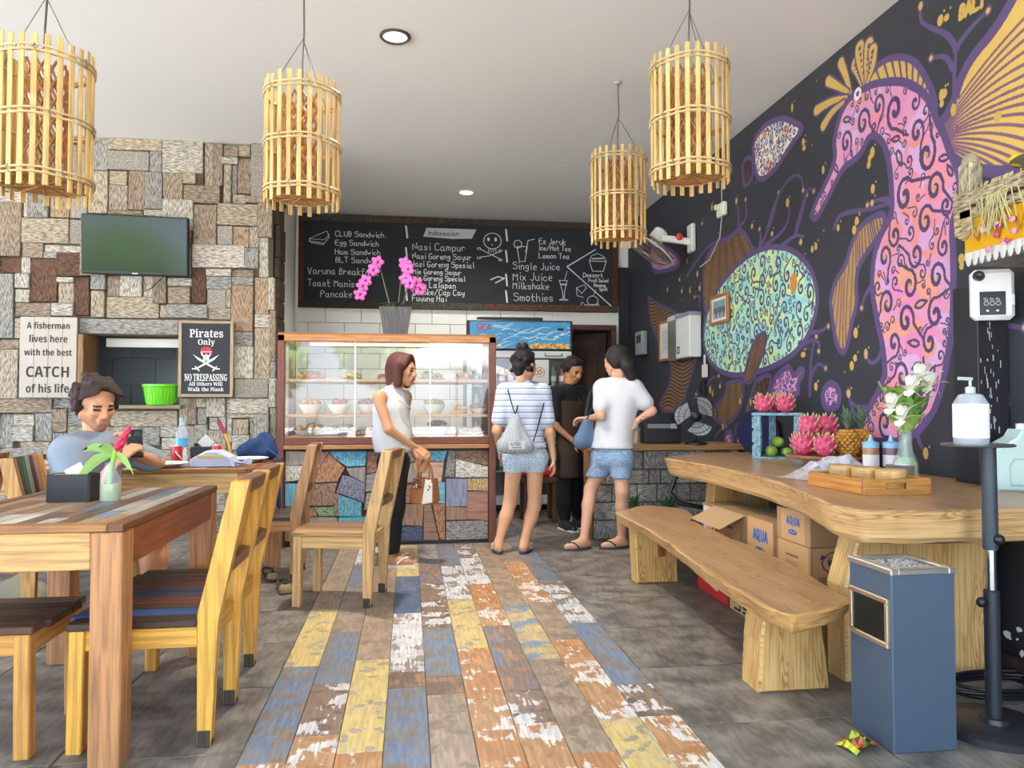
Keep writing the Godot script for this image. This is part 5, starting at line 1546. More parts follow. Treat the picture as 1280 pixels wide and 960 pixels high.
func menu_board() -> void:
	var o = thing("menu_chalkboard", "long black chalkboard menu in a rustic wood frame", "chalkboard", Vector3(0.7, 3.06, ZB + 0.03))
	var w = 4.26
	var h = 1.2
	for q in [[0.0, h / 2 - 0.035, w, 0.08], [0.0, -h / 2 + 0.035, w, 0.08]]:
		var x = -w / 2
		while x < w / 2 - 0.05:
			var l = minf(rng.randf_range(0.5, 1.1), w / 2 - x)
			var m = mk(vary(hx(["5c4a40", "4b4038", "6d4a3c", "565048"][rng.randi() % 4]), 0.15))
			m.uo = Vector2(rng.randf() * 4, rng.randf() * 4)
			m.box(Vector3(x + l / 2, q[1], 0), Vector3(l - 0.004, q[3] + rng.randf() * 0.012, 0.06), 0.006)
			part(o, "frame_board", m, M.rough)
			x += l
	for s in [-1.0, 1.0]:
		part(o, "frame_board", mk(hx("6d3f35")).box(Vector3(s * (w / 2 - 0.035), 0, 0), Vector3(0.08, h - 0.16, 0.055), 0.006), M.rough)
	part(o, "board", mk(hx("25282d")).box(Vector3(0, 0, -0.01), Vector3(w - 0.1, h - 0.1, 0.02)), mat(0.8))
	var cv = Canvas.new(2048, 560, Color.html("272a2f"))
	var r = RandomNumberGenerator.new()
	r.seed = 12
	for k in 60:
		var p = Vector2(r.randf() * 2048, r.randf() * 560)
		cv.stroke([p, p + Vector2(r.randf_range(20, 80), r.randf_range(-20, 20))], 6, 12, Color.html(["2b2e33", "2a2d32", "292c31"][k % 3]))
	var ch = Color.html("d2d5d6")
	var f = 2048.0 / 383.0  # board pixels of the photograph's width
	var put = func(s: String, x: float, y: float, size: float, st := 1.0) -> void:
		cv.write(s, Vector2((x - 381.0) * f, (y - 274.5) * f * 1.06), size * f * 0.135, 2.3, ch, 0.0, r, st)
	put.call("CLUB Sandwich.", 418, 293, 7.2, 1.0)
	put.call("Egg Sandwich", 418, 304, 7.2, 1.0)
	put.call("Ham Sandwich", 418, 315, 7.2, 1.0)
	put.call("BLT Sandwich", 419, 325, 7.2, 1.05)
	put.call("Varuna Breakfast", 386, 340, 9.0, 0.9)
	put.call("Toast Manis", 386, 355, 9.0, 0.9)
	put.call("Pancake", 401, 368, 9.0, 0.9)
	put.call("Nasi Campur", 511, 307, 10.0, 0.95)
	put.call("Nasi Goreng Sayur", 511, 318, 8.0, 0.85)
	put.call("Nasi Goreng Spesial", 509, 328, 8.0, 0.85)
	put.call("Mie Goreng Sayur", 512, 337, 7.0, 0.85)
	put.call("Mie Goreng Special", 512, 345, 7.0, 0.85)
	put.call("Ayam Lalapan", 509, 354, 8.0, 0.85)
	put.call("Loloke/Cap Cay", 512, 363, 8.0, 0.85)
	put.call("Fuyung Hai", 511, 371, 8.0, 0.85)
	put.call("Es Jeruk", 669, 295, 8.0, 0.9)
	put.call("Ice/Hot Tea", 669, 303, 7.0, 0.85)
	put.call("Lemon Tea", 669, 313, 7.5, 0.9)
	put.call("Single Juice", 636, 328, 10.0, 0.9)
	put.call("Mix Juice", 636, 342, 11.0, 0.95)
	put.call("Milkshake", 636, 353, 9.5, 0.9)
	put.call("Smothies", 637, 368, 11.0, 0.95)
	put.call("Dessert", 726, 336, 6.5, 0.9)
	put.call("Fruit Salad", 733, 342, 4.6, 0.8)
	put.call("Banana", 740, 348, 4.6, 0.8)
	put.call("Split", 747, 353, 4.6, 0.8)
	put.call("Coconut", 723, 374, 6.0, 0.9)
	var P = func(x: float, y: float) -> Vector2: return Vector2((x - 381.0) * f, (y - 274.5) * f * 1.06)
	var line = func(a: Array, wd := 2.2) -> void:
		var ps = []
		for k in range(0, a.size(), 2):
			ps.append(P.call(a[k], a[k + 1]))
		cv.stroke(ps, wd, wd, ch)
	# dividers, skull with crossed spoons, sandwich, glasses, muffin, coconut
	for x in [503.0, 627.0]:
		for y in [278.0, 305.0, 335.0, 356.0]:
			line.call([x, y, x + 1.5, y + 14.0], 6.0)
	line.call([705, 323, 742, 300], 4.0)
	line.call([705, 323, 764, 374], 4.0)
	line.call([387, 297, 408, 287, 411, 294, 404, 304, 390, 302, 387, 297, 405, 298, 411, 291], 2.0)
	line.call([387, 300, 404, 302], 3.0)
	cv.poly(PackedVector2Array([P.call(524, 290), P.call(528, 279), P.call(590, 279), P.call(584, 291), P.call(560, 292)]), Color.html("b9bcbd"))
	cv.write("Indonesian", P.call(530, 288), 5.0, 2.0, Color.html("2a2d32"), 0.0, r, 1.0)
	var sk = []
	for e in 25:
		sk.append_array([610.0 + cos(e * TAU / 24) * 11.0, 293.0 + sin(e * TAU / 24) * 10.0])
	line.call(sk, 2.8)
	cv.oval(P.call(605, 291), 9, 13, ch)
	cv.oval(P.call(614, 291), 9, 15, ch)
	line.call([609, 297, 610, 299])
	for e in 4:
		line.call([605.0 + e * 3, 303, 605.5 + e * 3, 307])
	line.call([593, 303, 608, 310, 620, 316], 2.6)
	line.call([620, 306, 606, 312, 594, 314], 2.6)
	for q in [[593.0, 303.0], [620.0, 317.0], [620.0, 305.0], [593.0, 315.0]]:
		cv.oval(P.call(q[0], q[1]), 14, 8, ch)
		cv.oval(P.call(q[0], q[1]), 9, 4, Color.html("272a2f"))
	line.call([641, 299, 644, 318, 651, 318, 654, 299, 641, 299], 2.4)
	line.call([652, 306, 655, 291, 663, 289], 2.4)
	var lem = []
	for e in 17:
		lem.append_array([642.0 + cos(e * TAU / 16) * 5, 296.0 + sin(e * TAU / 16) * 5])
	line.call(lem, 2.4)
	line.call([695, 341, 699, 355, 700, 364, 695, 366, 706, 366, 701, 364, 702, 354, 705, 341, 695, 341], 2.4)
	line.call([697, 346, 704, 346], 5.0)
	line.call([702, 340, 705, 329], 2.2)
	line.call([717, 350, 724, 357, 730, 350, 727, 346, 717, 350, 718, 360, 726, 362], 2.2)
	line.call([734, 315, 737, 308, 745, 305, 753, 309, 756, 315, 734, 315, 738, 328, 752, 328, 756, 315], 2.6)
	line.call([738, 312, 752, 311], 5.0)
	var co = []
	for e in 17:
		co.append_array([738.0 + cos(e * TAU / 16) * 7, 366.0 + sin(e * TAU / 16) * 6])
	line.call(co, 2.4)
	line.call([739, 360, 742, 352], 2.2)
	line.call([608, 342, 617, 338, 625, 340, 614, 346], 4.0)
	for k in 2600:  # broken chalk
		var p = Vector2(r.randf() * 2048, r.randf() * 560)
		cv.im.fill_rect(Rect2i(int(p.x), int(p.y), 2, 1), Color.html("2c2f34"))
	decal(o, "chalk_menu", cv.tex(), Transform3D(Basis.IDENTITY, Vector3(0, 0, 0.0005)), w - 0.15, h - 0.15, 0.85)

# ---------------------------------------------------------------- things on the walls
func build_wall_things() -> void:
	var tv = thing("wall_tv", "flat dark television mounted on the clad wall", "television", Vector3(-2.494, 2.648, -7.2))
	var tilt = Basis(Vector3.RIGHT, 0.08) * Basis(Vector3.BACK, -0.012)
	var tx = Transform3D(tilt, Vector3.ZERO)
	part(tv, "casing", mk(hx("17191b")).at(tx).box(Vector3(0, 0, -0.02), Vector3(0.93, 0.545, 0.045), 0.008), M.satin)
	part(tv, "screen", mk(hx("25302d")).at(tx).box(Vector3(0, 0.008, 0.004), Vector3(0.9, 0.5, 0.004)), mat(0.12))
	part(tv, "badge", mk(hx("b9bcbc")).at(tx).box(Vector3(0, -0.258, 0.005), Vector3(0.05, 0.012, 0.003)), M.satin)
	part(tv, "bracket", mk(hx("202020")).box(Vector3(0, 0, -0.075), Vector3(0.2, 0.2, 0.1)), M.satin)
	part(tv, "cable", mk(hx("1c1c1c")).tube([Vector3(0.05, -0.26, -0.03), Vector3(0.08, -0.36, -0.05), Vector3(0.06, -0.42, -0.05), Vector3(0.13, -0.38, -0.06), Vector3(0.24, -0.27, -0.04)], 0.005, 5), M.satin)
	# painted sign with the fisherman verse
	var s1 = thing("verse_sign", "cream plank sign lettered with the fisherman verse", "sign", Vector3(-3.235, 1.615, -7.25))
	for k in 4:
		part(s1, "board", mk(vary(hx("dccfc0"), 0.03)).box(Vector3(-0.18 + k * 0.12, 0, 0), Vector3(0.1185, 0.73, 0.03), 0.003, 1), M.card)
	for q in [["A fisherman", 0.285, 0.36, 1.25], ["lives here", 0.165, 0.32, 1.25], ["with the best", 0.042, 0.4, 1.25], ["CATCH", -0.135, 0.36, 1.12], ["of his life", -0.285, 0.36, 1.25]]:
		lettering(s1, q[0], "Droid Sans", Vector3(0, q[1], 0.0165), q[2], q[3], "3a3634")
	var s2 = thing("pirate_sign", "black pirate warning sign with skull and crossed swords", "sign", Vector3(-1.87, 1.613, -7.25), 0)
	part(s2, "backing", mk(hx("2a2c30")).box(Vector3.ZERO, Vector3(0.44, 0.67, 0.026)), M.oldwood)
	for s in [-1.0, 1.0]:
		part(s2, "frame_bar", mk(hx("b9a184")).box(Vector3(s * 0.23, 0, 0.004), Vector3(0.028, 0.71, 0.036), 0.003), M.oldwood)
		part(s2, "frame_bar", mk(hx("b9a184")).box(Vector3(0, s * 0.342, 0.004), Vector3(0.432, 0.026, 0.036), 0.003), M.oldwood)
	var cv = Canvas.new(440, 660, Color.html("2b2d32"))
	var wh = Color.html("e3e2dd")
	cv.oval(Vector2(220, 270), 48, 50, wh)
	cv.oval(Vector2(220, 250), 50, 36, Color.html("c23b3e"))
	cv.disc(Vector2(266, 268), 13, Color.html("c23b3e"))
	cv.im.fill_rect(Rect2i(172, 262, 96, 6), wh)
	cv.oval(Vector2(202, 286), 12, 11, Color.html("2b2d32"))
	cv.oval(Vector2(240, 286), 12, 11, Color.html("2b2d32"))
	cv.poly(PackedVector2Array([Vector2(220, 296), Vector2(214, 310), Vector2(228, 310)]), Color.html("2b2d32"))
	cv.im.fill_rect(Rect2i(194, 312, 54, 36), wh)
	for k in 4:
		cv.im.fill_rect(Rect2i(202 + k * 11, 322, 3, 22), Color.html("2b2d32"))
	for s in [-1.0, 1.0]:
		var c = Vector2(220, 380)
		cv.poly(PackedVector2Array([c + Vector2(-s * 92, 38), c + Vector2(-s * 84, 50), c + Vector2(s * 70, -38), c + Vector2(s * 122, -92), c + Vector2(s * 40, -44)]), wh)
		cv.stroke([c + Vector2(-s * 96, 24), c + Vector2(-s * 62, 62)], 6, 6, wh)
		cv.stroke([c + Vector2(-s * 84, 44), c + Vector2(-s * 122, 44)], 6, 6, wh)
	decal(s2, "sign_print", cv.tex(), Transform3D(Basis.IDENTITY, Vector3(0, 0, 0.0131)), 0.43, 0.655)
	for q in [["Pirates", 0.235, 0.3, 1.2], ["Only", 0.155, 0.15, 1.1], ["NO TRESPASSING", -0.175, 0.38, 2.1], ["All Others Will", -0.235, 0.3, 1.15], ["Walk the Plank", -0.285, 0.32, 1.15]]:
		lettering(s2, q[0], "Droid Serif", Vector3(0, q[1], 0.0145), q[2], q[3], "e6e5e0")
	var bk = thing("green_basket", "lime green plastic basket on the hatch sill", "basket", Vector3(-2.29, 1.184, -7.33))
	part(bk, "basket_body", mk(hx("6fd02a")).lathe([Vector2(0.12, 0), Vector2(0.125, 0.01), Vector2(0.15, 0.165), Vector2(0.163, 0.168), Vector2(0.165, 0.19), Vector2(0.155, 0.192), Vector2(0.15, 0.175), Vector2(0.115, 0.015), Vector2(0.001, 0.012)], 30), M.plastic)
	for k in 30:
		var an = TAU * k / 30
		part(bk, "rib", mk(hx("7fdc36")).bar(Vector3(cos(an) * 0.126, 0.015, sin(an) * 0.126), Vector3(cos(an) * 0.151, 0.16, sin(an) * 0.151), 0.006, 0.006), M.plastic)
	# painted wall: pictures, boxes, fans
	var xw = XW - 0.012
	for q in [[-6.82, 2.108, 0.43, 0.285, "small wood framed photograph hanging on the turquoise fish", "8fa3ad"], [-8.345, 1.936, 0.42, 0.47, "wood framed white certificate beside the notice box", "d5d8d4"]]:
		var t = thing("picture_frame", q[4], "picture", Vector3(xw - 0.01, q[1], q[0]), 0, "framed pictures on the mural wall")
		for s in [-1.0, 1.0]:
			part(t, "frame_bar", mk(hx("b9783c")).box(Vector3(0, s * (q[3] / 2 - 0.015), 0), Vector3(0.025, 0.03, q[2]), 0.004), M.wood)
			part(t, "frame_bar", mk(hx("b9783c")).box(Vector3(0, 0, s * (q[2] / 2 - 0.02)), Vector3(0.025, q[3] - 0.06, 0.04), 0.004), M.wood)
		var pc = Canvas.new(160, 120, Color.html("e6e4dc"))
		pc.im.fill_rect(Rect2i(20, 18, 120, 84), Color.html(q[5]))
		if q[5] == "8fa3ad":
			pc.im.fill_rect(Rect2i(20, 50, 120, 30), Color.html("5c6a72"))
			for k in 8:
				pc.oval(Vector2(34 + k * 13, 84), 4, 14, Color.html(["c9c2b8", "4a5058", "8a8f96"][k % 3]))
		else:
			for k in 7:
				pc.im.fill_rect(Rect2i(34, 30 + k * 9, 92 - (k % 3) * 14, 2), Color.html("9aa09c"))
		decal(t, "print", pc.tex(), facing_room(Vector3(-0.002, 0, 0)), q[2] - 0.06, q[3] - 0.04, 0.3)
	var nb = thing("notice_box", "white wall box and framed notices mounted on the mural wall", "box", Vector3(xw - 0.06, 1.9, -7.68))
	part(nb, "box_body", mk(hx("dcdcd6")).box(Vector3(0, 0, 0.18), Vector3(0.13, 0.44, 0.4), 0.01), M.satin)
	part(nb, "lid", mk(hx("8f88a8")).box(Vector3(-0.005, 0.23, 0.18), Vector3(0.14, 0.04, 0.41), 0.006), M.satin)
	part(nb, "photo_panel", mk(hx("6d7260")).box(Vector3(0.02, 0.0, -0.22), Vector3(0.07, 0.45, 0.38), 0.004), M.gloss)
	part(nb, "photo_lid", mk(hx("ccd2d4")).box(Vector3(0.02, 0.25, -0.22), Vector3(0.08, 0.06, 0.38), 0.01), M.satin)
	var il = Canvas.new(64, 64, Color.html("dcdcd6"))
	il.im.fill_rect(Rect2i(4, 4, 56, 56), Color.html("26282c"))
	il.im.fill_rect(Rect2i(16, 14, 9, 34), Color.html("dcdcd6"))
	il.im.fill_rect(Rect2i(34, 14, 8, 34), Color.html("dcdcd6"))
	il.im.fill_rect(Rect2i(34, 40, 18, 8), Color.html("dcdcd6"))
	decal(nb, "mark", il.tex(), facing_room(Vector3(-0.066, -0.13, 0.06)), 0.09, 0.09)
	var sb = thing("meter_box", "small grey meter box on the black wall by the door", "box", Vector3(xw - 0.03, 1.98, -9.2))
	part(sb, "case", mk(hx("9aa2a4")).box(Vector3.ZERO, Vector3(0.07, 0.3, 0.3), 0.01), M.satin)
	part(sb, "window", mk(hx("3f4a4c")).box(Vector3(-0.036, 0.05, 0), Vector3(0.004, 0.1, 0.18)), M.gloss)
	var hd = thing("hand_card", "small white pointing hand card over a black holder", "card", Vector3(xw - 0.006, 1.56, -7.2))
	part(hd, "palm", mk(hx("dcd2d2")).box(Vector3(0, -0.03, 0), Vector3(0.008, 0.13, 0.14), 0.003), M.paint)
	part(hd, "finger", mk(hx("dcd2d2")).box(Vector3(0, 0.085, 0.0), Vector3(0.008, 0.1, 0.04), 0.003), M.paint)
	part(hd, "holder", mk(hx("1c1d20")).box(Vector3(-0.004, -0.2, -0.05), Vector3(0.03, 0.16, 0.12), 0.004), M.satin)
	var pg = thing("wall_socket", "white socket with plug and hanging wire high on the mural wall", "socket", Vector3(xw - 0.02, 3.05, -6.72))
	part(pg, "socket_plate", mk(hx("e4dfd0")).box(Vector3(0, 0, 0), Vector3(0.05, 0.13, 0.16), 0.012), M.plastic)
	part(pg, "plug", mk(hx("dcd6c4")).at(Transform3D(Basis(Vector3.BACK, PI / 2), Vector3(-0.02, 0.02, 0))).lathe([Vector2(0.03, 0), Vector2(0.026, 0.05), Vector2(0.001, 0.05)], 12), M.plastic)
	part(pg, "wire", mk(hx("c9c6bd")).tube([Vector3(0, 0.05, 0), Vector3(0.0, 0.2, 0.0), Vector3(0.01, HC - 3.05, 0)], 0.005, 5).tube([Vector3(0, -0.05, 0), Vector3(0, -0.25, -0.05), Vector3(0, -0.42, -0.3), Vector3(0, -0.45, -0.55)], 0.005, 5), M.plastic)
	var wf = thing("wall_fan", "tilted brown wall fan with white motor and red button bracket", "fan", Vector3(2.62, 2.93, -7.62))
	var ft = Transform3D(Basis(Vector3(0, 0, 1), -0.62) * Basis(Vector3(1, 0, 0), 0.12), Vector3(-0.05, -0.05, -0.1))
	var cg = mk(hx("8a7a6c")).at(ft)
	for k in 32:
		var a = TAU * k / 32
		var d = Vector3(cos(a), 0, sin(a))
		cg.tube([d * 0.05 + Vector3(0, 0.075, 0), d * 0.2 + Vector3(0, 0.07, 0), d * 0.3, d * 0.2 + Vector3(0, -0.07, 0), d * 0.05 + Vector3(0, -0.075, 0)], 0.003, 4, false)
	for q in [[0.12, 0.078], [0.2, 0.07], [0.26, 0.04], [0.12, -0.078], [0.2, -0.07], [0.26, -0.04]]:
		var ps = []
		for k in 33:
			ps.append(Vector3(cos(TAU * k / 32) * q[0], q[1], sin(TAU * k / 32) * q[0]))
		cg.tube(ps, 0.003, 4, false)
	part(wf, "cage", cg, M.satin)
	var rim = []
	for k in 33:
		rim.append(Vector3(cos(TAU * k / 32) * 0.302, 0, sin(TAU * k / 32) * 0.302))
	part(wf, "rim_band", mk(hx("d9d6cf")).at(ft).tube(rim, 0.008, 6, false), M.plastic)
	for k in 3:
		var pgn = PackedVector2Array([Vector2(0.03, 0.02), Vector2(0.2, -0.03), Vector2(0.27, 0.03), Vector2(0.26, 0.13), Vector2(0.16, 0.17), Vector2(0.05, 0.06)])
		part(wf, "blade", mk(hx("6a5a4c")).at(ft * Transform3D(Basis(Vector3.UP, k * TAU / 3) * Basis(Vector3.RIGHT, PI / 2 - 0.3), Vector3.ZERO)).prism(pgn, -0.002, 0.002), M.plastic)
	part(wf, "motor", mk(hx("e4e2dc")).at(ft).lathe([Vector2(0.001, 0.06), Vector2(0.07, 0.065), Vector2(0.085, 0.1), Vector2(0.08, 0.22), Vector2(0.06, 0.24), Vector2(0.001, 0.242)], 18), M.plastic)
	part(wf, "arm", mk(hx("e4e2dc")).bar(Vector3(0.05, 0.04, 0), Vector3(0.34, -0.02, 0.12), 0.07, 0.06, 0.01), M.plastic)
	part(wf, "wall_mount", mk(hx("d4d2cc")).box(Vector3(0.34, 0.02, 0.12), Vector3(0.05, 0.3, 0.14), 0.012), M.plastic)
	part(wf, "red_button", mk(hx("cf3a34")).ball(Vector3(0.2, 0.03, 0.14), Vector3(0.04, 0.04, 0.02)), M.plastic, "round red button")
	shrine()

func lettering(o: Node, words: String, face_name: String, at: Vector3, wide: float, tall: float, col: String) -> void:
	# painted words as flat raised letters, scaled to their width
	var tm = TextMesh.new()
	tm.text = words
	var sf = SystemFont.new()
	sf.font_names = PackedStringArray([face_name])
	sf.font_weight = 700
	tm.font = sf
	tm.font_size = 64
	tm.pixel_size = 0.001
	tm.depth = 0.002
	var mi = MeshInstance3D.new()
	mi.name = "lettering"
	mi.mesh = tm
	var sc = wide / maxf(tm.get_aabb().size.x, 0.01)
	var lm = StandardMaterial3D.new()
	lm.albedo_color = Color.html(col)
	lm.roughness = 0.8
	mi.material_override = lm
	o.add_child(mi, true)
	mi.scale = Vector3(sc, sc * tall, 1)
	mi.position = at

func shrine() -> void:
	var col = thing("wall_post", "scratched black wooden post standing on the live-edge table", "post", Vector3(2.9, 0.782, -3.44))
	part(col, "shaft", mk(hx("23252a")).box(Vector3(0, 0.5, 0), Vector3(0.17, 1.0, 0.17), 0.004), mat(0.5))
	for k in 46:
		var y = rng.randf_range(0.25, 0.85)
		var l = rng.randf_range(0.004, 0.04)
		part(col, "scratch", mk(hx("c9c9c4")).box(Vector3(rng.randfn() * 0.025 - 0.03, y, 0.0855), Vector3(rng.randf_range(0.002, 0.005), l, 0.002)), M.paint)
	var th = thing("wall_thermometer", "white hands-free thermometer with a black display on the post", "thermometer", Vector3(2.85, 1.72, -3.3), -0.35)
	part(th, "case", mk(hx("f0f0ee")).box(Vector3(0, 0, 0), Vector3(0.19, 0.25, 0.07), 0.022), M.plastic)
	part(th, "display", mk(hx("15171b")).box(Vector3(-0.01, -0.045, 0.036), Vector3(0.115, 0.115, 0.004), 0.001), M.gloss)
	part(th, "sensor", mk(hx("33363b")).at(Transform3D(Basis(Vector3.RIGHT, PI / 2), Vector3(-0.07, 0.09, 0.03))).lathe([Vector2(0.026, 0), Vector2(0.026, 0.012), Vector2(0.016, 0.014), Vector2(0.001, 0.01)], 18), M.gloss)
	var dc = Canvas.new(96, 96, Color.html("15171b"))
	dc.write("888", Vector2(14, 56), 4.2, 2.0, Color.html("9a9c9c"), 0, null, 1.0)
	dc.im.fill_rect(Rect2i(22, 76, 10, 8), Color.html("e8e8e8"))
	dc.im.fill_rect(Rect2i(60, 76, 10, 8), Color.html("e8e8e8"))
	decal(th, "digits", dc.tex(), Transform3D(Basis.IDENTITY, Vector3(-0.01, -0.045, 0.0382)), 0.11, 0.11, 0.3)
	part(th, "switch", mk(hx("d8d8d6")).box(Vector3(0.08, -0.03, 0.036), Vector3(0.014, 0.05, 0.004), 0.001), M.plastic)
	var o = thing("offering_shelf", "carved offering shelf draped in yellow cloth with lace fringe", "shrine", Vector3(2.79, 1.83, -2.72))
	part(o, "shelf_box", mk(hx("8d8a84")).box(Vector3(0, 0.1, 0), Vector3(0.36, 0.2, 0.86), 0.004), M.oldwood)
	part(o, "cloth", mk(hx("f0b400")).box(Vector3(-0.184, 0.145, 0), Vector3(0.012, 0.17, 0.9), 0.003).box(Vector3(0, 0.145, -0.436), Vector3(0.36, 0.17, 0.012), 0.003), M.cloth, "bright yellow cloth")
	var or_ = mk(hx("c98a1c"))
	for k in 7:
		for e in 4:
			or_.tube([Vector3(-0.192, 0.10, -0.36 + k * 0.12), Vector3(-0.193, 0.14, -0.36 + k * 0.12 + (e - 1.5) * 0.02), Vector3(-0.192, 0.17, -0.36 + k * 0.12 + (e - 1.5) * 0.035)], 0.0025, 4)
	part(o, "cloth_motif", or_, M.cloth)
	for k in 22:
		part(o, "lace_scallop", mk(hx("e8e6de")).ball(Vector3(-0.187, 0.035, -0.43 + k * 0.041), Vector3(0.004, 0.04, 0.019), 8, 6), M.cloth)
	part(o, "lace_band", mk(hx("ece9e0")).box(Vector3(-0.186, 0.05, 0), Vector3(0.005, 0.045, 0.9)), M.cloth)
	for q in [[0.24, 0.05, 0.42], [0.29, 0.035, 0.46], [0.325, 0.03, 0.44]]:
		part(o, "cornice", mk(vary(hx("c9b894"), 0.08)).box(Vector3(0, q[0], 0), Vector3(q[2], q[1], 0.5 + q[2]), 0.008), M.rough)
	for z in [-0.44, 0.44]:
		part(o, "finial", mk(hx("c9bb9a")).box(Vector3(-0.16, 0.41, z), Vector3(0.07, 0.16, 0.09), 0.01).ball(Vector3(-0.16, 0.49, z), Vector3(0.035, 0.05, 0.045)), M.rough)
		part(o, "corner_scroll", mk(hx("cdb98c")).at(Transform3D(Basis(Vector3.UP, -PI / 2), Vector3(-0.19, 0.25, z))).prism(PackedVector2Array([Vector2(-0.06, 0.12), Vector2(0.0, 0.02), Vector2(0.05, 0.1), Vector2(0.06, -0.08), Vector2(0.0, -0.13), Vector2(-0.05, -0.1)]), 0, 0.02, 0.004), M.rough)
	var dr = mk()
	for k in 40:
		var z = -0.22 + rng.randfn() * 0.06
		dr.paint(vary(hx("b9ae7c"), 0.2))
		dr.tube([Vector3(-0.2, 0.36, z), Vector3(-0.23, 0.28, z + rng.randfn() * 0.02), Vector3(-0.21, rng.randf_range(0.1, 0.24), z + rng.randfn() * 0.04)], 0.003, 4)
	part(o, "dried_offering", dr, M.leaf, "dried straw offering")
	for k in 12:
		part(o, "flower_petal", mk(vary(hx(["d98fb5", "c2407a", "e6b3c8"][k % 3]), 0.1)).ball(Vector3(-0.205, rng.randf_range(0.04, 0.18), -0.22 + rng.randfn() * 0.07), Vector3(0.006, 0.014, 0.018), 7, 5), M.leaf)
	var b = thing("steel_bowl", "steel bowl with a folded green leaf on the offering shelf", "bowl", Vector3(2.72, 2.17, -2.78))
	part(b, "bowl_body", mk(hx("c9cbcb")).lathe([Vector2(0.07, 0), Vector2(0.13, 0.05), Vector2(0.17, 0.06), Vector2(0.165, 0.065), Vector2(0.12, 0.055), Vector2(0.001, 0.01)], 26), M.brushed)
	part(b, "folded_leaf", mk(hx("b5d322")).at(Transform3D(Basis(Vector3.UP, -PI / 2), Vector3(-0.02, 0, 0))).prism(PackedVector2Array([Vector2(-0.13, 0.05), Vector2(0.14, 0.05), Vector2(0.14, 0.13), Vector2(-0.03, 0.14)]), -0.04, 0.05, 0.01), M.leaf)
	part(b, "yellow_petals", mk(hx("eccf1c")).ball(Vector3(-0.08, 0.075, -0.1), Vector3(0.05, 0.03, 0.04)), M.leaf)

# ---------------------------------------------------------------- things on tables and floor
func carton(label: String, lo: Vector3, hi: Vector3, col: String, group := "cartons under the live-edge table") -> Node3D:
	var o = thing("carton", label, "box", Vector3((lo.x + hi.x) / 2, lo.y, (lo.z + hi.z) / 2), 0, group)
	var s = hi - lo
	part(o, "box_body", mk(hx(col)).box(Vector3(0, s.y / 2, 0), s, 0.003), M.card)
	part(o, "tape", mk(hx("c9a878")).box(Vector3(0, s.y + 0.0005, 0), Vector3(0.05, 0.001, s.z)), M.card)
	return o

func aqua(kind: int) -> Texture2D:
	var base = Color.html("c69a68")
	var cv = Canvas.new(200, 200, base)
	var blue = Color.html("2460a8")
	if kind == 0:
		cv.write("AQUA", Vector2(50, 92), 6.4, 5.0, blue, 0, null, 0.72)
		cv.oval(Vector2(100, 140), 38, 17, blue)
		cv.stroke([Vector2(76, 134), Vector2(100, 142), Vector2(124, 134)], 3, 3, base)
	elif kind == 1:
		for e in 50:
			var a = 0.5 + e * 0.105
			cv.disc(Vector2(104, 84) + Vector2(cos(a), sin(a)) * 62, 4, Color.html("4a4658"))
		cv.poly(PackedVector2Array([Vector2(30, 66), Vector2(62, 56), Vector2(42, 34)]), Color.html("34406a"))
		cv.write("100%", Vector2(62, 100), 4.6, 3.4, Color.html("3a3850"), 0, null, 1.0)
		for k in 4:
			cv.im.fill_rect(Rect2i(64, 48 + k * 6, 78, 2), Color.html("5a4e4a"))
			cv.im.fill_rect(Rect2i(24, 164 + k * 8, 120 - k * 14, 3), Color.html("4a4450"))
	elif kind == 2:
		cv.im.fill(Color.html("c42a2a"))
		cv.im.fill_rect(Rect2i(28, 62, 150, 58), Color.html("e8e4dc"))
		cv.im.fill_rect(Rect2i(33, 67, 140, 48), Color.html("1d1d1d"))
		cv.write("BINTANG", Vector2(40, 106), 4.4, 4.0, Color.html("ece8e0"), 0, null, 0.62)
		cv.stroke([Vector2(84, 146), Vector2(104, 152), Vector2(134, 158)], 5, 5, Color.html("ece0dc"))
	elif kind == 3:
		cv.im.fill(Color.html("c4a468"))
		cv.write("LEMON", Vector2(92, 188), 7.0, 6.0, Color.html("2e2a24"), -PI / 2, null, 0.8)
		cv.write("WATER", Vector2(168, 188), 7.0, 6.0, Color.html("2e2a24"), -PI / 2, null, 0.8)
		cv.disc(Vector2(136, 46), 16, Color.html("d9d23a"))
	else:
		cv.im.fill_rect(Rect2i(52, 70, 84, 12), Color.html("6a584a"))
		for k in 4:
			cv.im.fill_rect(Rect2i(52, 110 + k * 9, 90 - (k % 2) * 20, 3), Color.html("6a584a"))
	return cv.tex()

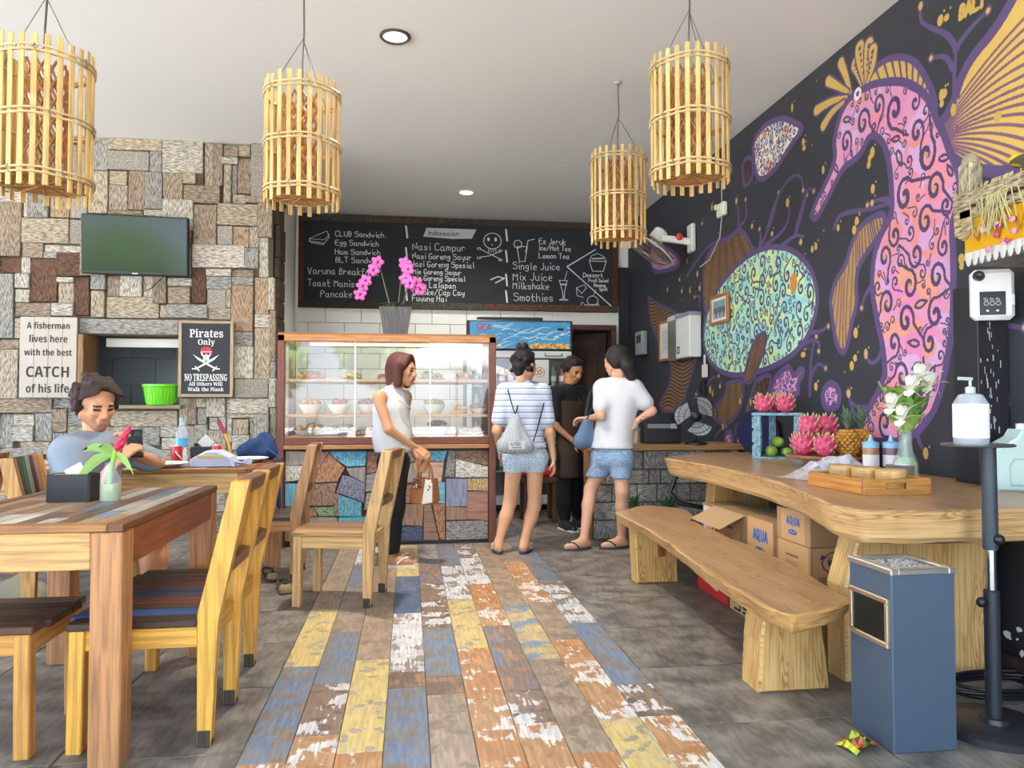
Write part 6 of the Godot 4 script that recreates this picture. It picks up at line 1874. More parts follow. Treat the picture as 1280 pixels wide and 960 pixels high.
func build_table_things() -> void:
	# cartons
	var c = carton("red beer carton lettered in white on the floor behind the bench", Vector3(1.85, 0.001, -4.62), Vector3(2.15, 0.27, -4.16), "b0302c")
	decal(c, "print", aqua(2), facing_room(Vector3(-0.1502, 0.135, 0)), 0.44, 0.26)
	c = carton("tan lemon water carton on the floor beside the red carton", Vector3(1.85, 0.001, -4.14), Vector3(2.15, 0.26, -3.84), "b99c68")
	decal(c, "print", aqua(3), facing_room(Vector3(-0.1502, 0.13, 0)), 0.29, 0.25)
	c = carton("plain tan carton at floor level below the recycling carton", Vector3(1.86, 0.001, -3.82), Vector3(2.2, 0.28, -3.3), "bd9562")
	c = carton("open flapped water carton resting on the lettered cartons", Vector3(1.98, 0.271, -4.66), Vector3(2.3, 0.52, -4.2), "c0945f")
	decal(c, "print", aqua(4), facing_room(Vector3(-0.1602, 0.12, 0)), 0.3, 0.24)
	part(c, "flap", mk(hx("cba476")).at(Transform3D(Basis(Vector3.BACK, 0.45), Vector3(-0.16, 0.25, 0.0))).box(Vector3(-0.09, 0.0, 0), Vector3(0.18, 0.004, 0.45)), M.card)
	c = carton("water carton with blue lettering between the open and the recycling cartons", Vector3(1.98, 0.271, -4.18), Vector3(2.28, 0.53, -3.86), "c3976a")
	decal(c, "print", aqua(0), facing_room(Vector3(-0.1502, 0.13, 0)), 0.31, 0.25)
	decal(c, "print", aqua(0), Transform3D(Basis.IDENTITY, Vector3(0, 0.13, 0.1602)), 0.28, 0.25)
	c = carton("lower water carton with a recycling arrow beside the table leg", Vector3(1.99, 0.281, -3.84), Vector3(2.26, 0.46, -3.5), "c3976a")
	decal(c, "print", aqua(4), facing_room(Vector3(-0.1352, 0.09, 0)), 0.3, 0.17)
	decal(c, "print", aqua(1), Transform3D(Basis.IDENTITY, Vector3(0, 0.09, 0.1702)), 0.25, 0.175)
	c = carton("upper water carton with blue lettering on the recycling carton", Vector3(1.99, 0.462, -3.84), Vector3(2.26, 0.63, -3.5), "c69c6e")
	decal(c, "print", aqua(0), facing_room(Vector3(-0.1352, 0.085, 0)), 0.24, 0.165)
	c = carton("carton printed with a red star beside the far table leg", Vector3(2.05, 0.001, -5.02), Vector3(2.3, 0.5, -4.74), "b9905e")
	var sc = Canvas.new(120, 160, Color.html("d8d2c6"))
	for e in 5:
		sc.stroke([Vector2(74, 90), Vector2(74, 90) + Vector2(cos(e * 1.256 - 1.57), sin(e * 1.256 - 1.57)) * 40], 9, 2, Color.html("b8392c"))
	decal(c, "print", sc.tex(), facing_room(Vector3(-0.1252, 0.33, 0)), 0.24, 0.3)
	var hs = thing("black_hose", "black hose curling from under the live-edge table's far end", "hose", Vector3.ZERO)
	part(hs, "tube", mk(hx("1c1c1e")).tube([Vector3(2.08, 0.64, -5.6), Vector3(2.02, 0.5, -5.6), Vector3(2.08, 0.42, -5.55), Vector3(2.3, 0.38, -5.5), Vector3(2.42, 0.28, -5.45), Vector3(2.44, 0.02, -5.45)], 0.018, 8), M.plastic)
	# bin
	var bin = thing("ash_bin", "dark blue grey rectangular ashtray bin with steel top", "bin", Vector3(1.738, 0, -2.458))
	part(bin, "bin_body", mk(hx("4b5867")).box(Vector3(0, 0.3, 0), Vector3(0.236, 0.6, 0.244), 0.004), mat(0.45))
	var tp = mk(hx("c4bfb6"))
	for s in [-1.0, 1.0]:
		tp.box(Vector3(s * 0.108, 0.607, 0), Vector3(0.03, 0.022, 0.256), 0.004)
		tp.box(Vector3(0, 0.607, s * 0.112), Vector3(0.19, 0.022, 0.03), 0.004)
	part(bin, "rim", tp, M.brushed)
	part(bin, "ash_tray", mk(hx("8f8d88")).box(Vector3(0, 0.598, 0), Vector3(0.19, 0.01, 0.2)), M.brushed)
	var gv = mk()
	for k in 260:
		gv.paint(vary(hx("a5a199"), 0.25))
		gv.ball(Vector3(rng.randf_range(-0.085, 0.085), 0.605, rng.randf_range(-0.09, 0.09)), Vector3(0.007, 0.005, 0.006), 5, 3)
	var gvp = part(bin, "gravel", gv, M.satin)
	gvp.set_meta("kind", "stuff")
	var fr = mk(hx("c9b49a"))
	for s in [-1.0, 1.0]:
		fr.box(Vector3(-0.122, 0.43 + s * 0.075, 0), Vector3(0.014, 0.018, 0.222), 0.003)
		fr.box(Vector3(-0.122, 0.43, s * 0.102), Vector3(0.014, 0.132, 0.018), 0.003)
	part(bin, "opening_frame", fr, M.brushed)
	part(bin, "opening", mk(hx("0c0d10")).box(Vector3(-0.118, 0.43, 0), Vector3(0.004, 0.135, 0.19)), M.satin)
	# sanitiser stand
	var st = thing("sanitiser_stand", "black pedestal stand on a round base beside the bin", "stand", Vector3(2.1, 0, -2.46))
	part(st, "base", mk(hx("2b2e33")).lathe([Vector2(0.19, 0), Vector2(0.19, 0.022), Vector2(0.18, 0.03), Vector2(0.05, 0.034), Vector2(0.045, 0.05), Vector2(0.001, 0.05)], 40), M.plastic)
	part(st, "lower_pole", mk(hx("2b3036")).lathe([Vector2(0.026, 0.03), Vector2(0.026, 0.5), Vector2(0.02, 0.505)], 18), M.satin)
	part(st, "steel_pole", mk(hx("c9c9c6")).lathe([Vector2(0.018, 0.5), Vector2(0.018, 0.66)], 16), M.metal)
	part(st, "upper_pole", mk(hx("3a4148")).lathe([Vector2(0.024, 0.65), Vector2(0.026, 0.66), Vector2(0.024, 1.025)], 18), M.satin)
	for q in [Vector3(-0.04, 0.46, 0), Vector3(0.01, 0.69, 0.03)]:
		part(st, "clamp_knob", mk(hx("1d1f23")).ball(q, Vector3(0.02, 0.019, 0.017)), M.plastic)
	part(st, "plate", mk(hx("8f9498")).lathe([Vector2(0.115, 1.025), Vector2(0.12, 1.03), Vector2(0.115, 1.034), Vector2(0.001, 1.034)], 30, Vector3(-0.045, 0, 0)), M.brushed)
	var bo = thing("pump_bottle", "clear pump bottle with a white label on the pedestal stand", "bottle", Vector3(2.03, 1.034, -2.46))
	part(bo, "bottle_body", mk().lathe([Vector2(0.056, 0), Vector2(0.058, 0.01), Vector2(0.056, 0.15), Vector2(0.04, 0.178), Vector2(0.014, 0.185), Vector2(0.014, 0.2)], 24), M.film)
	part(bo, "label_wrap", mk(hx("f4f4f2")).lathe([Vector2(0.0585, 0.022), Vector2(0.0585, 0.145)], 24), M.paint)
	part(bo, "pump", mk(hx("b9bfc2")).lathe([Vector2(0.017, 0.185), Vector2(0.017, 0.205), Vector2(0.005, 0.21), Vector2(0.005, 0.235), Vector2(0.001, 0.236)], 14).bar(Vector3(0.01, 0.236, 0), Vector3(-0.05, 0.238, 0), 0.012, 0.007, 0.002), M.plastic)
	var wr = thing("snack_wrapper", "crumpled green and yellow snack wrapper on the floor", "wrapper", Vector3(1.53, 0.0, -2.4), 0.3)
	var wm = mk()
	var g = 7
	var hp = []
	for a in g + 1:
		var row = []
		for b in g + 1:
			row.append(Vector3((a / float(g) - 0.5) * 0.12, 0.004 + rng.randf() * 0.045 * sin(PI * a / g) + 0.01 * sin(PI * b / g), (b / float(g) - 0.5) * 0.09))
		hp.append(row)
	for a in g:
		for b in g:
			wm.paint(hx(["9fc23a", "e0c63a", "c9d06a", "c0392f"][(a * 3 + b * b) % 4 if (a + b) % 4 else 0]))
			wm.face([hp[a][b], hp[a + 1][b], hp[a + 1][b + 1], hp[a][b + 1]], Vector3.UP, [Vector2.ZERO, Vector2.RIGHT, Vector2.ONE, Vector2.DOWN])
	part(wr, "foil", wm, M.gloss)
	var cb = thing("coiled_cable", "black cable coiled on the floor behind the pedestal stand", "cable", Vector3(2.4, 0.0, -2.78))
	var cp = []
	for k in 70:
		var a = k * 0.26
		cp.append(Vector3(cos(a) * (0.2 + 0.02 * sin(k * 0.4)) * 1.1, 0.01 + k * 0.0006, sin(a) * 0.1))
	part(cb, "cord", mk(hx("1b1c1e")).tube(cp, 0.008, 6), M.plastic)
	part(cb, "plug", mk(hx("e4e4e0")).box(Vector3(0.17, 0.03, 0.02), Vector3(0.07, 0.035, 0.035), 0.008), M.plastic)
	long_table_things()
	plank_table_things()

func long_table_things() -> void:
	var y = 0.78
	var sp = thing("round_speaker", "flat round dark blue speaker leaning behind the blue crate", "speaker", Vector3(2.84, y, -5.78), 0)
	var sx = Transform3D(Basis(Vector3.UP, -0.75) * Basis(Vector3.RIGHT, PI / 2), Vector3(0, 0.185, 0))
	part(sp, "front", mk(hx("1f2350")).at(sx).lathe([Vector2(0.175, -0.02), Vector2(0.18, 0.0), Vector2(0.172, 0.022), Vector2(0.001, 0.03)], 36), M.cloth)
	part(sp, "shell", mk(hx("cfae6a")).at(sx).lathe([Vector2(0.001, -0.06), Vector2(0.14, -0.055), Vector2(0.178, -0.02)], 36), M.plastic)
	# blue crate
	var cz = Transform3D(Basis(Vector3.UP, -0.5), Vector3(2.755, y, -5.29))
	var cr = thing("blue_crate", "pale blue weathered slat crate holding green mangoes", "crate", cz.origin, -0.5)
	var bl = hx("9cc6d4")
	for x in [-0.14, 0.14]:
		for z in [-0.11, 0.11]:
			part(cr, "upright", mk(vary(bl, 0.06)).box(Vector3(x, 0.165, z), Vector3(0.05, 0.31, 0.016), 0.003), M.patch)
		for k in 3:
			part(cr, "side_slat", mk(vary(bl, 0.06)).box(Vector3(x * 1.22, 0.06 + k * 0.105, 0), Vector3(0.014, 0.085, 0.24), 0.003), M.patch)
	part(cr, "upright", mk(vary(bl, 0.06)).box(Vector3(-0.04, 0.165, -0.11), Vector3(0.05, 0.31, 0.016), 0.003), M.patch)
	for q in [[0.007, 0.014], [0.332, 0.02]]:
		for z in [-0.1, -0.035, 0.09]:
			part(cr, "slat", mk(vary(bl, 0.06)).box(Vector3(0, q[0], z), Vector3(0.36, q[1], 0.084), 0.003), M.patch)
	for q in [[-0.045, 0.066, 0.03, 0.06, "large green mango in front inside the pale blue crate"], [0.075, 0.06, 0.05, 0.045, "small green mango by the crate's end post"], [-0.06, 0.06, -0.065, 0.045, "green mango at the back of the pale blue crate"], [0.0, 0.135, -0.01, 0.055, "green mango lying on top of the others in the crate"], [0.06, 0.06, -0.05, 0.042, "round green mango in the crate's back corner"]]:
		var m = thing("mango", q[4], "fruit", cz * Vector3(q[0], q[1] - 0.012, q[2]), rng.randf() * 3, "mangoes in the crate")
		part(m, "flesh", mk(vary(hx("9ab84a"), 0.12)).ball(Vector3(0, 0, 0), Vector3(q[3] * 0.95, q[3] * 0.75, q[3] * 0.75), 16, 10), M.satin)
		part(m, "stem", mk(hx("5a4a2c")).tube([Vector3(q[3] * 0.9, 0, 0), Vector3(q[3] * 1.1, 0.01, 0)], 0.005, 5), M.satin)
	var df = mk()
	df.paint(hx("dc4a78")).ball(Vector3.ZERO, Vector3(0.06, 0.066, 0.06), 16, 12)
	for k in 26:
		var a = k * 2.4
		var t = -0.8 + 1.9 * k / 26.0
		var d = Vector3(cos(a) * cos(t), sin(t), sin(a) * cos(t))
		var p = d * Vector3(0.057, 0.063, 0.057)
		df.paint(vary(hx("e06a8c"), 0.12))
		df.tube([p, p + d * 0.01 + Vector3(0, 0.012, 0)], [0.013, 0.009], 5, false)
		df.paint(vary(hx("c9c27a"), 0.15))
		df.tube([p + d * 0.01 + Vector3(0, 0.012, 0), p + d * 0.017 + Vector3(0, 0.026, 0)], [0.009, 0.001], 5, false)
	var proto = null
	var spots = [["pink dragon fruit on the crate top above its open corner", cz * Vector3(-0.1, 0.408, 0.03)], ["pink dragon fruit in the middle of the crate top row", cz * Vector3(0.06, 0.408, 0.05)], ["pink dragon fruit at the wall end of the crate top", cz * Vector3(0.0, 0.408, -0.1)]]
	for q in [[-0.17, 0.03, "pink dragon fruit at the crate side edge of the wooden stand"], [-0.12, 0.185, "pink dragon fruit at the stand's edge facing the bench"], [-0.03, 0.0, "pink dragon fruit in the centre of the wooden stand"], [-0.1, -0.14, "pink dragon fruit on the wooden stand close to the crate"], [0.07, -0.16, "pink dragon fruit on the wooden stand close to the wall"], [0.12, -0.03, "pink dragon fruit on the wooden stand touching the pineapples"]]:
		spots.append([q[2], Vector3(2.69 + q[0], y + 0.078 + 0.064, -4.52 + q[1])])
	for q in [[-0.1, -0.035, "pink dragon fruit piled on top over the stand's bench side"], [0.05, -0.07, "pink dragon fruit piled on top over the stand's wall side"]]:
		spots.append([q[2], Vector3(2.69 + q[0], y + 0.078 + 0.183, -4.52 + q[1])])
	for s in spots:
		if proto == null:
			proto = thing("dragon_fruit", s[0], "fruit", s[1], 0, "pink dragon fruits")
			part(proto, "skin", df, M.satin)
		else:
			copy_of(proto, s[1], rng.randf() * 6.0, s[0])
	var ws = thing("fruit_stand", "round brown wooden stand under dragon fruits and pineapples", "stand", Vector3(2.69, y, -4.5))
	part(ws, "foot", mk(hx("8a5a3a")).lathe([Vector2(0.09, 0), Vector2(0.06, 0.02), Vector2(0.06, 0.05), Vector2(0.1, 0.056)], 24), M.wood)
	part(ws, "board", mk(hx("9c6640")).lathe([Vector2(0.1, 0.054), Vector2(0.255, 0.056), Vector2(0.26, 0.066), Vector2(0.255, 0.078), Vector2(0.001, 0.078)], 36), M.wood)
	for q in [[2.72, -4.33, "pineapple in front on the round wooden stand"], [2.86, -4.4, "pineapple close to the wall on the round wooden stand"]]:
		var p = thing("pineapple", q[2], "fruit", Vector3(q[0], y + 0.078, q[1]), 0, "pineapples")
		var pm = mk()
		for a in 9:
			for b in 12:
				var an = TAU * (b + 0.5 * (a % 2)) / 12
				var yy = 0.012 + a * 0.018
				var rr = 0.066 * sqrt(maxf(0.12, 1.0 - pow((yy - 0.085) / 0.09, 2)))
				pm.paint(vary(hx("c98f38"), 0.2))
				pm.at(Transform3D(Basis(Vector3.UP, -an), Vector3(cos(an) * rr, yy, sin(an) * rr))).ball(Vector3.ZERO, Vector3(0.012, 0.013, 0.018), 5, 4)
		pm.at(Transform3D())
		pm.paint(hx("a5752c")).ball(Vector3(0, 0.085, 0), Vector3(0.064, 0.085, 0.064))
		part(p, "skin", pm, M.satin)
		for k in 18:
			var an = k * 2.4
			var up = 0.06 + 0.006 * k
			part(p, "leaf", leaf_blade(Vector3(0, 0.16, 0), Vector3(cos(an) * (0.085 - k * 0.003), 0.17 + up, sin(an) * (0.085 - k * 0.003)), 0.022, vary(hx("5f7f62"), 0.15)), M.leaf)
	for q in [[2.67, -4.02, "b5825f", "squeeze bottle of brown sauce with a pale blue cap"], [2.77, -3.98, "7a5a6a", "squeeze bottle of dark sauce with a pale blue cap by the wall"]]:
		var b = thing("sauce_bottle", q[3], "bottle", Vector3(q[0], y, q[1]), 0, "sauce bottles")
		part(b, "bottle_body", mk(hx(q[2])).lathe([Vector2(0.042, 0), Vector2(0.044, 0.01), Vector2(0.044, 0.15), Vector2(0.04, 0.16)], 20), M.plastic)
		part(b, "label_band", mk(hx("e8e6e2")).lathe([Vector2(0.0448, 0.045), Vector2(0.0448, 0.11)], 20), M.paint)
		part(b, "cap", mk(hx("8fc4e4")).lathe([Vector2(0.046, 0.15), Vector2(0.046, 0.18), Vector2(0.015, 0.19), Vector2(0.008, 0.225), Vector2(0.001, 0.226)], 20), M.plastic)
	# plastic bag
	var bag = thing("plastic_bag", "crumpled clear plastic bag behind the wooden tray", "bag", Vector3(2.3, y, -3.78), 0.3)
	var bm = mk()
	var gx = 14
	var hp = []
	var fn = FastNoiseLite.new()
	fn.frequency = 0.28
	for a in gx + 1:
		var row = []
		for b in gx + 1:
			var u = a / float(gx) * 2 - 1
			var w = b / float(gx) * 2 - 1
			row.append(Vector3(u * 0.26, 0.004 + maxf(0, 1 - u * u) * maxf(0, 1 - w * w) * (0.10 + 0.09 * fn.get_noise_2d(a * 2.0, b * 2.0)), w * 0.17))
		hp.append(row)
	for a in gx:
		for b in gx:
			bm.face([hp[a][b], hp[a + 1][b], hp[a + 1][b + 1]], Vector3.UP, [Vector2.ZERO, Vector2.RIGHT, Vector2.ONE])
			bm.face([hp[a][b], hp[a + 1][b + 1], hp[a][b + 1]], Vector3.UP, [Vector2.ZERO, Vector2.ONE, Vector2.DOWN])
	part(bag, "film", bm, M.film)
	part(bag, "blue_print", mk(hx("3f7fc4")).at(Transform3D(Basis(Vector3.RIGHT, -0.9), Vector3(-0.12, 0.07, 0.09))).box(Vector3.ZERO, Vector3(0.05, 0.03, 0.002)), M.paint)
	# tray with wooden lids
	var tr = thing("wooden_tray", "shallow wooden tray with a slot handle on the live-edge table", "tray", Vector3(2.135, y, -3.25))
	part(tr, "tray_floor", mk(hx("c98a48")).box(Vector3(0, 0.006, 0), Vector3(0.33, 0.012, 0.42), 0.002), M.wood)
	for s in [-1.0, 1.0]:
		part(tr, "side", mk(hx("cf8d48")).box(Vector3(s * 0.165, 0.035, 0), Vector3(0.014, 0.07, 0.43), 0.003), M.wood)
		var sd = mk(hx("d69a52"))
		var z: float = s * 0.212
		sd.box(Vector3(0, 0.012, z), Vector3(0.316, 0.024, 0.014), 0.002).box(Vector3(0, 0.061, z), Vector3(0.316, 0.018, 0.014), 0.002).box(Vector3(-0.105, 0.038, z), Vector3(0.106, 0.03, 0.014), 0.002).box(Vector3(0.105, 0.038, z), Vector3(0.106, 0.03, 0.014), 0.002)
		part(tr, "end", sd, M.wood)
	for q in [[-0.03, -0.137, "round wooden box in the far end of the tray"], [0.0, 0.0, "round wooden box in the middle of the tray"], [0.03, 0.137, "round wooden box by the slot handle of the tray"]]:
		var w = thing("wooden_box", q[2], "box", Vector3(2.135 + q[0], y + 0.012, -3.25 + q[1]), 0, "round wooden boxes in the tray")
		part(w, "drum", mk(hx("cfa262")).lathe([Vector2(0.063, 0), Vector2(0.065, 0.004), Vector2(0.065, 0.07), Vector2(0.061, 0.074)], 28), M.wood)
		part(w, "lid", mk(hx("d9b274")).lathe([Vector2(0.066, 0.07), Vector2(0.066, 0.088), Vector2(0.06, 0.094), Vector2(0.001, 0.094)], 28), M.wood)
	var tin = thing("steel_tin", "open round steel tin beside the tray", "tin", Vector3(2.385, y, -3.36))
	part(tin, "can_wall", mk(hx("c9c9c6")).lathe([Vector2(0.001, 0.002), Vector2(0.06, 0.0), Vector2(0.062, 0.1), Vector2(0.065, 0.104), Vector2(0.06, 0.104), Vector2(0.058, 0.01), Vector2(0.001, 0.008)], 28), M.brushed)
	# vase of lilies
	var vs = thing("flower_vase", "clear glass bottle vase of white lilies on the live-edge table", "vase", Vector3(2.53, y, -3.52))
	part(vs, "glass", mk().lathe([Vector2(0.055, 0.0), Vector2(0.06, 0.02), Vector2(0.06, 0.1), Vector2(0.034, 0.16), Vector2(0.03, 0.24), Vector2(0.036, 0.27)], 24), M.clear)
	part(vs, "water", mk().lathe([Vector2(0.001, 0.005), Vector2(0.052, 0.006), Vector2(0.055, 0.1), Vector2(0.04, 0.13), Vector2(0.001, 0.131)], 20), M.water)
	for k in 9:
		var a = k * 0.7
		var e = Vector3(cos(a) * 0.13, 0.42 + (k % 3) * 0.05, sin(a) * 0.1)
		part(vs, "stem", mk(hx("6d9a3c")).tube([Vector3(cos(a) * 0.03, 0.02, sin(a) * 0.03), Vector3(-cos(a) * 0.012, 0.25, -sin(a) * 0.012), e], 0.005, 5), M.leaf)
	for k in 34:
		var a = k * 2.4
		var hgt = 0.3 + (k % 6) * 0.028
		part(vs, "leaf", leaf_blade(Vector3(cos(a) * 0.025, hgt - 0.04, sin(a) * 0.025), Vector3(cos(a) * (0.1 + (k % 4) * 0.025), hgt + 0.06, sin(a) * 0.12), 0.065, vary(hx("93b955"), 0.22)), M.leaf)
	for q in [[0.04, 0.53, 0.06], [0.1, 0.49, 0.05], [-0.03, 0.47, 0.09], [-0.13, 0.38, 0.08], [-0.09, 0.32, 0.1]]:
		var c = Vector3(q[0], q[1], q[2])
		for k in 6:
			var a = k * TAU / 6
			part(vs, "petal", leaf_blade(c, c + Vector3(cos(a) * 0.085, 0.02 + 0.07 * sin(a), sin(a) * 0.02 + 0.045), 0.055, hx("f2f0e2")), M.leaf)
	# jerry can and cordial
	var jc = thing("jerry_can", "translucent pale green jerry can by the wall post", "can", Vector3(2.78, y, -3.12), -0.25)
	var jp = PackedVector2Array([Vector2(-0.1, 0.01), Vector2(-0.09, 0), Vector2(0.09, 0), Vector2(0.1, 0.01), Vector2(0.1, 0.2), Vector2(0.085, 0.25), Vector2(0.07, 0.28), Vector2(0.02, 0.285), Vector2(0.0, 0.25), Vector2(-0.05, 0.22), Vector2(-0.1, 0.19)])
	part(jc, "can_body", mk(hx("b9d0c8")).at(Transform3D(Basis.IDENTITY, Vector3(0, 0, -0.065))).prism(jp, 0, 0.13, 0.012), mat(0.3))
	part(jc, "panel_line", mk(hx("a5c2ba")).tube([Vector3(-0.04, 0.03, 0.066), Vector3(0.07, 0.03, 0.066), Vector3(0.07, 0.15, 0.066), Vector3(-0.02, 0.15, 0.066), Vector3(-0.04, 0.12, 0.066), Vector3(-0.04, 0.03, 0.066)], 0.004, 5), M.plastic)
	part(jc, "cap", mk(hx("cfd8d4")).lathe([Vector2(0.022, 0.28), Vector2(0.022, 0.31), Vector2(0.001, 0.312)], 16, Vector3(0.045, 0, 0)), M.plastic)
	var rb = thing("cordial_bottle", "clear bottle with red cordial and a red cap by the jerry can", "bottle", Vector3(2.89, y, -2.98))
	part(rb, "cordial", mk(hx("a5222a")).lathe([Vector2(0.038, 0.003), Vector2(0.04, 0.07), Vector2(0.001, 0.071)], 18), M.gloss)
	part(rb, "bottle_body", mk().lathe([Vector2(0.042, 0), Vector2(0.044, 0.02), Vector2(0.044, 0.2), Vector2(0.016, 0.26), Vector2(0.015, 0.28)], 20), M.clear)
	part(rb, "label_band", mk(hx("d9b53a")).lathe([Vector2(0.0448, 0.12), Vector2(0.0448, 0.19)], 18), M.paint)
	part(rb, "cap", mk(hx("c93a34")).lathe([Vector2(0.017, 0.275), Vector2(0.017, 0.3), Vector2(0.001, 0.301)], 14), M.plastic)

func can(label: String, p: Vector3) -> void:
	var t = thing("soda_can", label, "can", p, 0.6, "soda cans on the laid table")
	part(t, "can_body", mk(hx("b8232f")).lathe([Vector2(0.026, 0), Vector2(0.033, 0.008), Vector2(0.033, 0.105), Vector2(0.027, 0.118)], 22), M.metal if false else M.gloss)
	part(t, "lid", mk(hx("c9cacb")).lathe([Vector2(0.027, 0.118), Vector2(0.026, 0.121), Vector2(0.023, 0.117), Vector2(0.001, 0.117)], 22), M.brushed)
	part(t, "script_wave", mk(hx("ece4e2")).tube([Vector3(0.02, 0.03, 0.027), Vector3(0.005, 0.05, 0.034), Vector3(-0.006, 0.06, 0.034), Vector3(-0.02, 0.085, 0.028)], 0.004, 5), M.paint)

func plank_table_things() -> void:
	var y = 0.79
	var nb = thing("napkin_box", "black napkin box with white napkins on the mosaic table", "napkin holder", Vector3(-1.335, y, -3.22))
	var bm = mk(hx("1f2023"))
	for s in [-1.0, 1.0]:
		bm.box(Vector3(s * 0.078, 0.055, 0), Vector3(0.006, 0.11, 0.1), 0.001).box(Vector3(0, 0.055, s * 0.048), Vector3(0.15, 0.11, 0.006), 0.001)
	part(nb, "holder", bm, M.satin)
	part(nb, "napkins", mk(hx("c9a060")).box(Vector3(-0.02, 0.055, 0), Vector3(0.11, 0.105, 0.08)), M.paint)
	part(nb, "folded_napkin", mk(hx("f2f0ee")).at(Transform3D(Basis(Vector3.BACK, 0.5), Vector3(0.015, 0.1, 0))).box(Vector3.ZERO, Vector3(0.07, 0.09, 0.004)), M.cloth)
	var fb = thing("flower_bottle", "glass bottle with a red ginger flower on the mosaic table", "vase", Vector3(-1.185, y, -3.19))
	part(fb, "glass", mk().lathe([Vector2(0.036, 0), Vector2(0.038, 0.01), Vector2(0.038, 0.09), Vector2(0.022, 0.125), Vector2(0.02, 0.15), Vector2(0.023, 0.155)], 22), M.clear)
	part(fb, "water", mk().lathe([Vector2(0.001, 0.004), Vector2(0.034, 0.005), Vector2(0.034, 0.07), Vector2(0.001, 0.071)], 18), M.water)
	part(fb, "stem", mk(hx("8fc04a")).tube([Vector3(-0.01, 0.01, 0), Vector3(0.0, 0.12, 0), Vector3(0.02, 0.215, 0)], [0.009, 0.01, 0.011], 8), M.leaf)
	for q in [[-0.13, 0.06, 0.02, 0.035], [0.1, 0.1, 0.03, 0.035], [-0.11, 0.2, 0.01, 0.03], [-0.03, 0.22, 0.05, 0.03]]:
		part(fb, "leaf", leaf_blade(Vector3(0.01, 0.19, 0), Vector3(q[0], q[1], q[2]), q[3] + 0.008, hx("9cc06a"), 1.2 if q[0] < 0 else -1.2), M.leaf)
	for k in 16:
		var f = k / 15.0
		part(fb, "bract", mk(vary(hx("d22a52"), 0.12)).at(Transform3D(Basis(Vector3.BACK, -0.5) * Basis(Vector3.UP, k * 2.4), Vector3(0.022 + f * 0.045, 0.205 + f * 0.085, 0))).ball(Vector3(0.01 * (1.0 - f * 0.6), 0, 0), Vector3(0.013 - f * 0.006, 0.016, 0.011 - f * 0.004), 7, 5), M.leaf)
	# laid table
	for q in [[-1.50, -4.88, "white dinner plate beside the man's elbow"], [-1.09, -5.28, "white dinner plate with scraps near the blue backpack"]]:
		var p = thing("dinner_plate", q[2], "plate", Vector3(q[0], y + 0.003, q[1]), 0, "plates on the laid table")
		part(p, "dish", mk(hx("e8eae8")).lathe([Vector2(0.07, 0), Vector2(0.08, 0.004), Vector2(0.14, 0.026), Vector2(0.138, 0.03), Vector2(0.08, 0.01), Vector2(0.001, 0.008)], 34), M.gloss)
		part(p, "scraps", mk(hx("e4dccf")).ball(Vector3(-0.03, 0.02, 0), Vector3(0.04, 0.015, 0.03)).paint(hx("9fc8b4")).ball(Vector3(0.05, 0.02, 0.02), Vector3(0.03, 0.01, 0.02)), M.cloth)
	var pk = thing("paper_parcel", "lilac and white wrapped parcel on the laid table", "parcel", Vector3(-1.2, y + 0.003, -4.92))
	part(pk, "wrap", mk(hx("cfd3ec")).prism(PackedVector2Array([Vector2(-0.15, 0), Vector2(0.12, 0), Vector2(0.1, 0.06), Vector2(0.02, 0.1), Vector2(-0.05, 0.1), Vector2(-0.14, 0.05)]), -0.08, 0.08, 0.012), M.cloth)
	part(pk, "band", mk(hx("e4cf7a")).box(Vector3(-0.02, 0.064, 0.078), Vector3(0.16, 0.02, 0.008), 0.003), M.cloth)
	part(pk, "twisted_end", mk(hx("c4c8ea")).tube([Vector3(0.1, 0.03, 0), Vector3(0.15, 0.02, 0), Vector3(0.2, 0.03, 0.02)], [0.03, 0.012, 0.04], 8, true, 0.5), M.cloth)
	can("red soda can between the water bottle and the man", Vector3(-1.52, y, -5.2))
	can("red soda can near the plate with scraps", Vector3(-1.28, y, -5.25))
	var wb = thing("water_bottle", "clear plastic water bottle with a blue label on the laid table", "bottle", Vector3(-1.545, y, -5.38))
	part(wb, "bottle_body", mk().lathe([Vector2(0.034, 0), Vector2(0.038, 0.01), Vector2(0.036, 0.08), Vector2(0.038, 0.14), Vector2(0.038, 0.2), Vector2(0.014, 0.265), Vector2(0.013, 0.285)], 22), M.clear)
	part(wb, "label_band", mk(hx("4fa8d6")).lathe([Vector2(0.0386, 0.1), Vector2(0.0386, 0.165)], 22), M.gloss)
	part(wb, "cap", mk(hx("6fb4e4")).lathe([Vector2(0.016, 0.28), Vector2(0.016, 0.3), Vector2(0.001, 0.301)], 16), M.plastic)
	var nh = thing("napkin_holder", "dark napkin holder with a white napkin and flower sticks", "napkin holder", Vector3(-1.4, y, -5.44))
	part(nh, "holder", mk(hx("2a2a2c")).box(Vector3(0, 0.05, 0), Vector3(0.19, 0.1, 0.08), 0.004), M.satin)
	part(nh, "napkin", mk(hx("f4f3f0")).at(Transform3D(Basis(Vector3.BACK, PI / 4), Vector3(0, 0.13, 0.0))).box(Vector3.ZERO, Vector3(0.08, 0.08, 0.006)), M.cloth)
	part(nh, "flower_stick", mk(hx("c9983c")).tube([Vector3(0.17, 0.0, 0), Vector3(0.15, 0.13, 0), Vector3(0.12, 0.2, 0)], 0.012, 6).paint(hx("8a2f44")).tube([Vector3(0.125, 0.19, 0), Vector3(0.09, 0.26, 0), Vector3(0.075, 0.3, 0)], [0.014, 0.016, 0.004], 7), M.leaf)
	var bp = thing("blue_backpack", "navy blue drawstring backpack slumped on the laid table's corner", "backpack", Vector3(-1.06, y, -5.52))
	var pm = mk()
	var navy = hx("26406e")
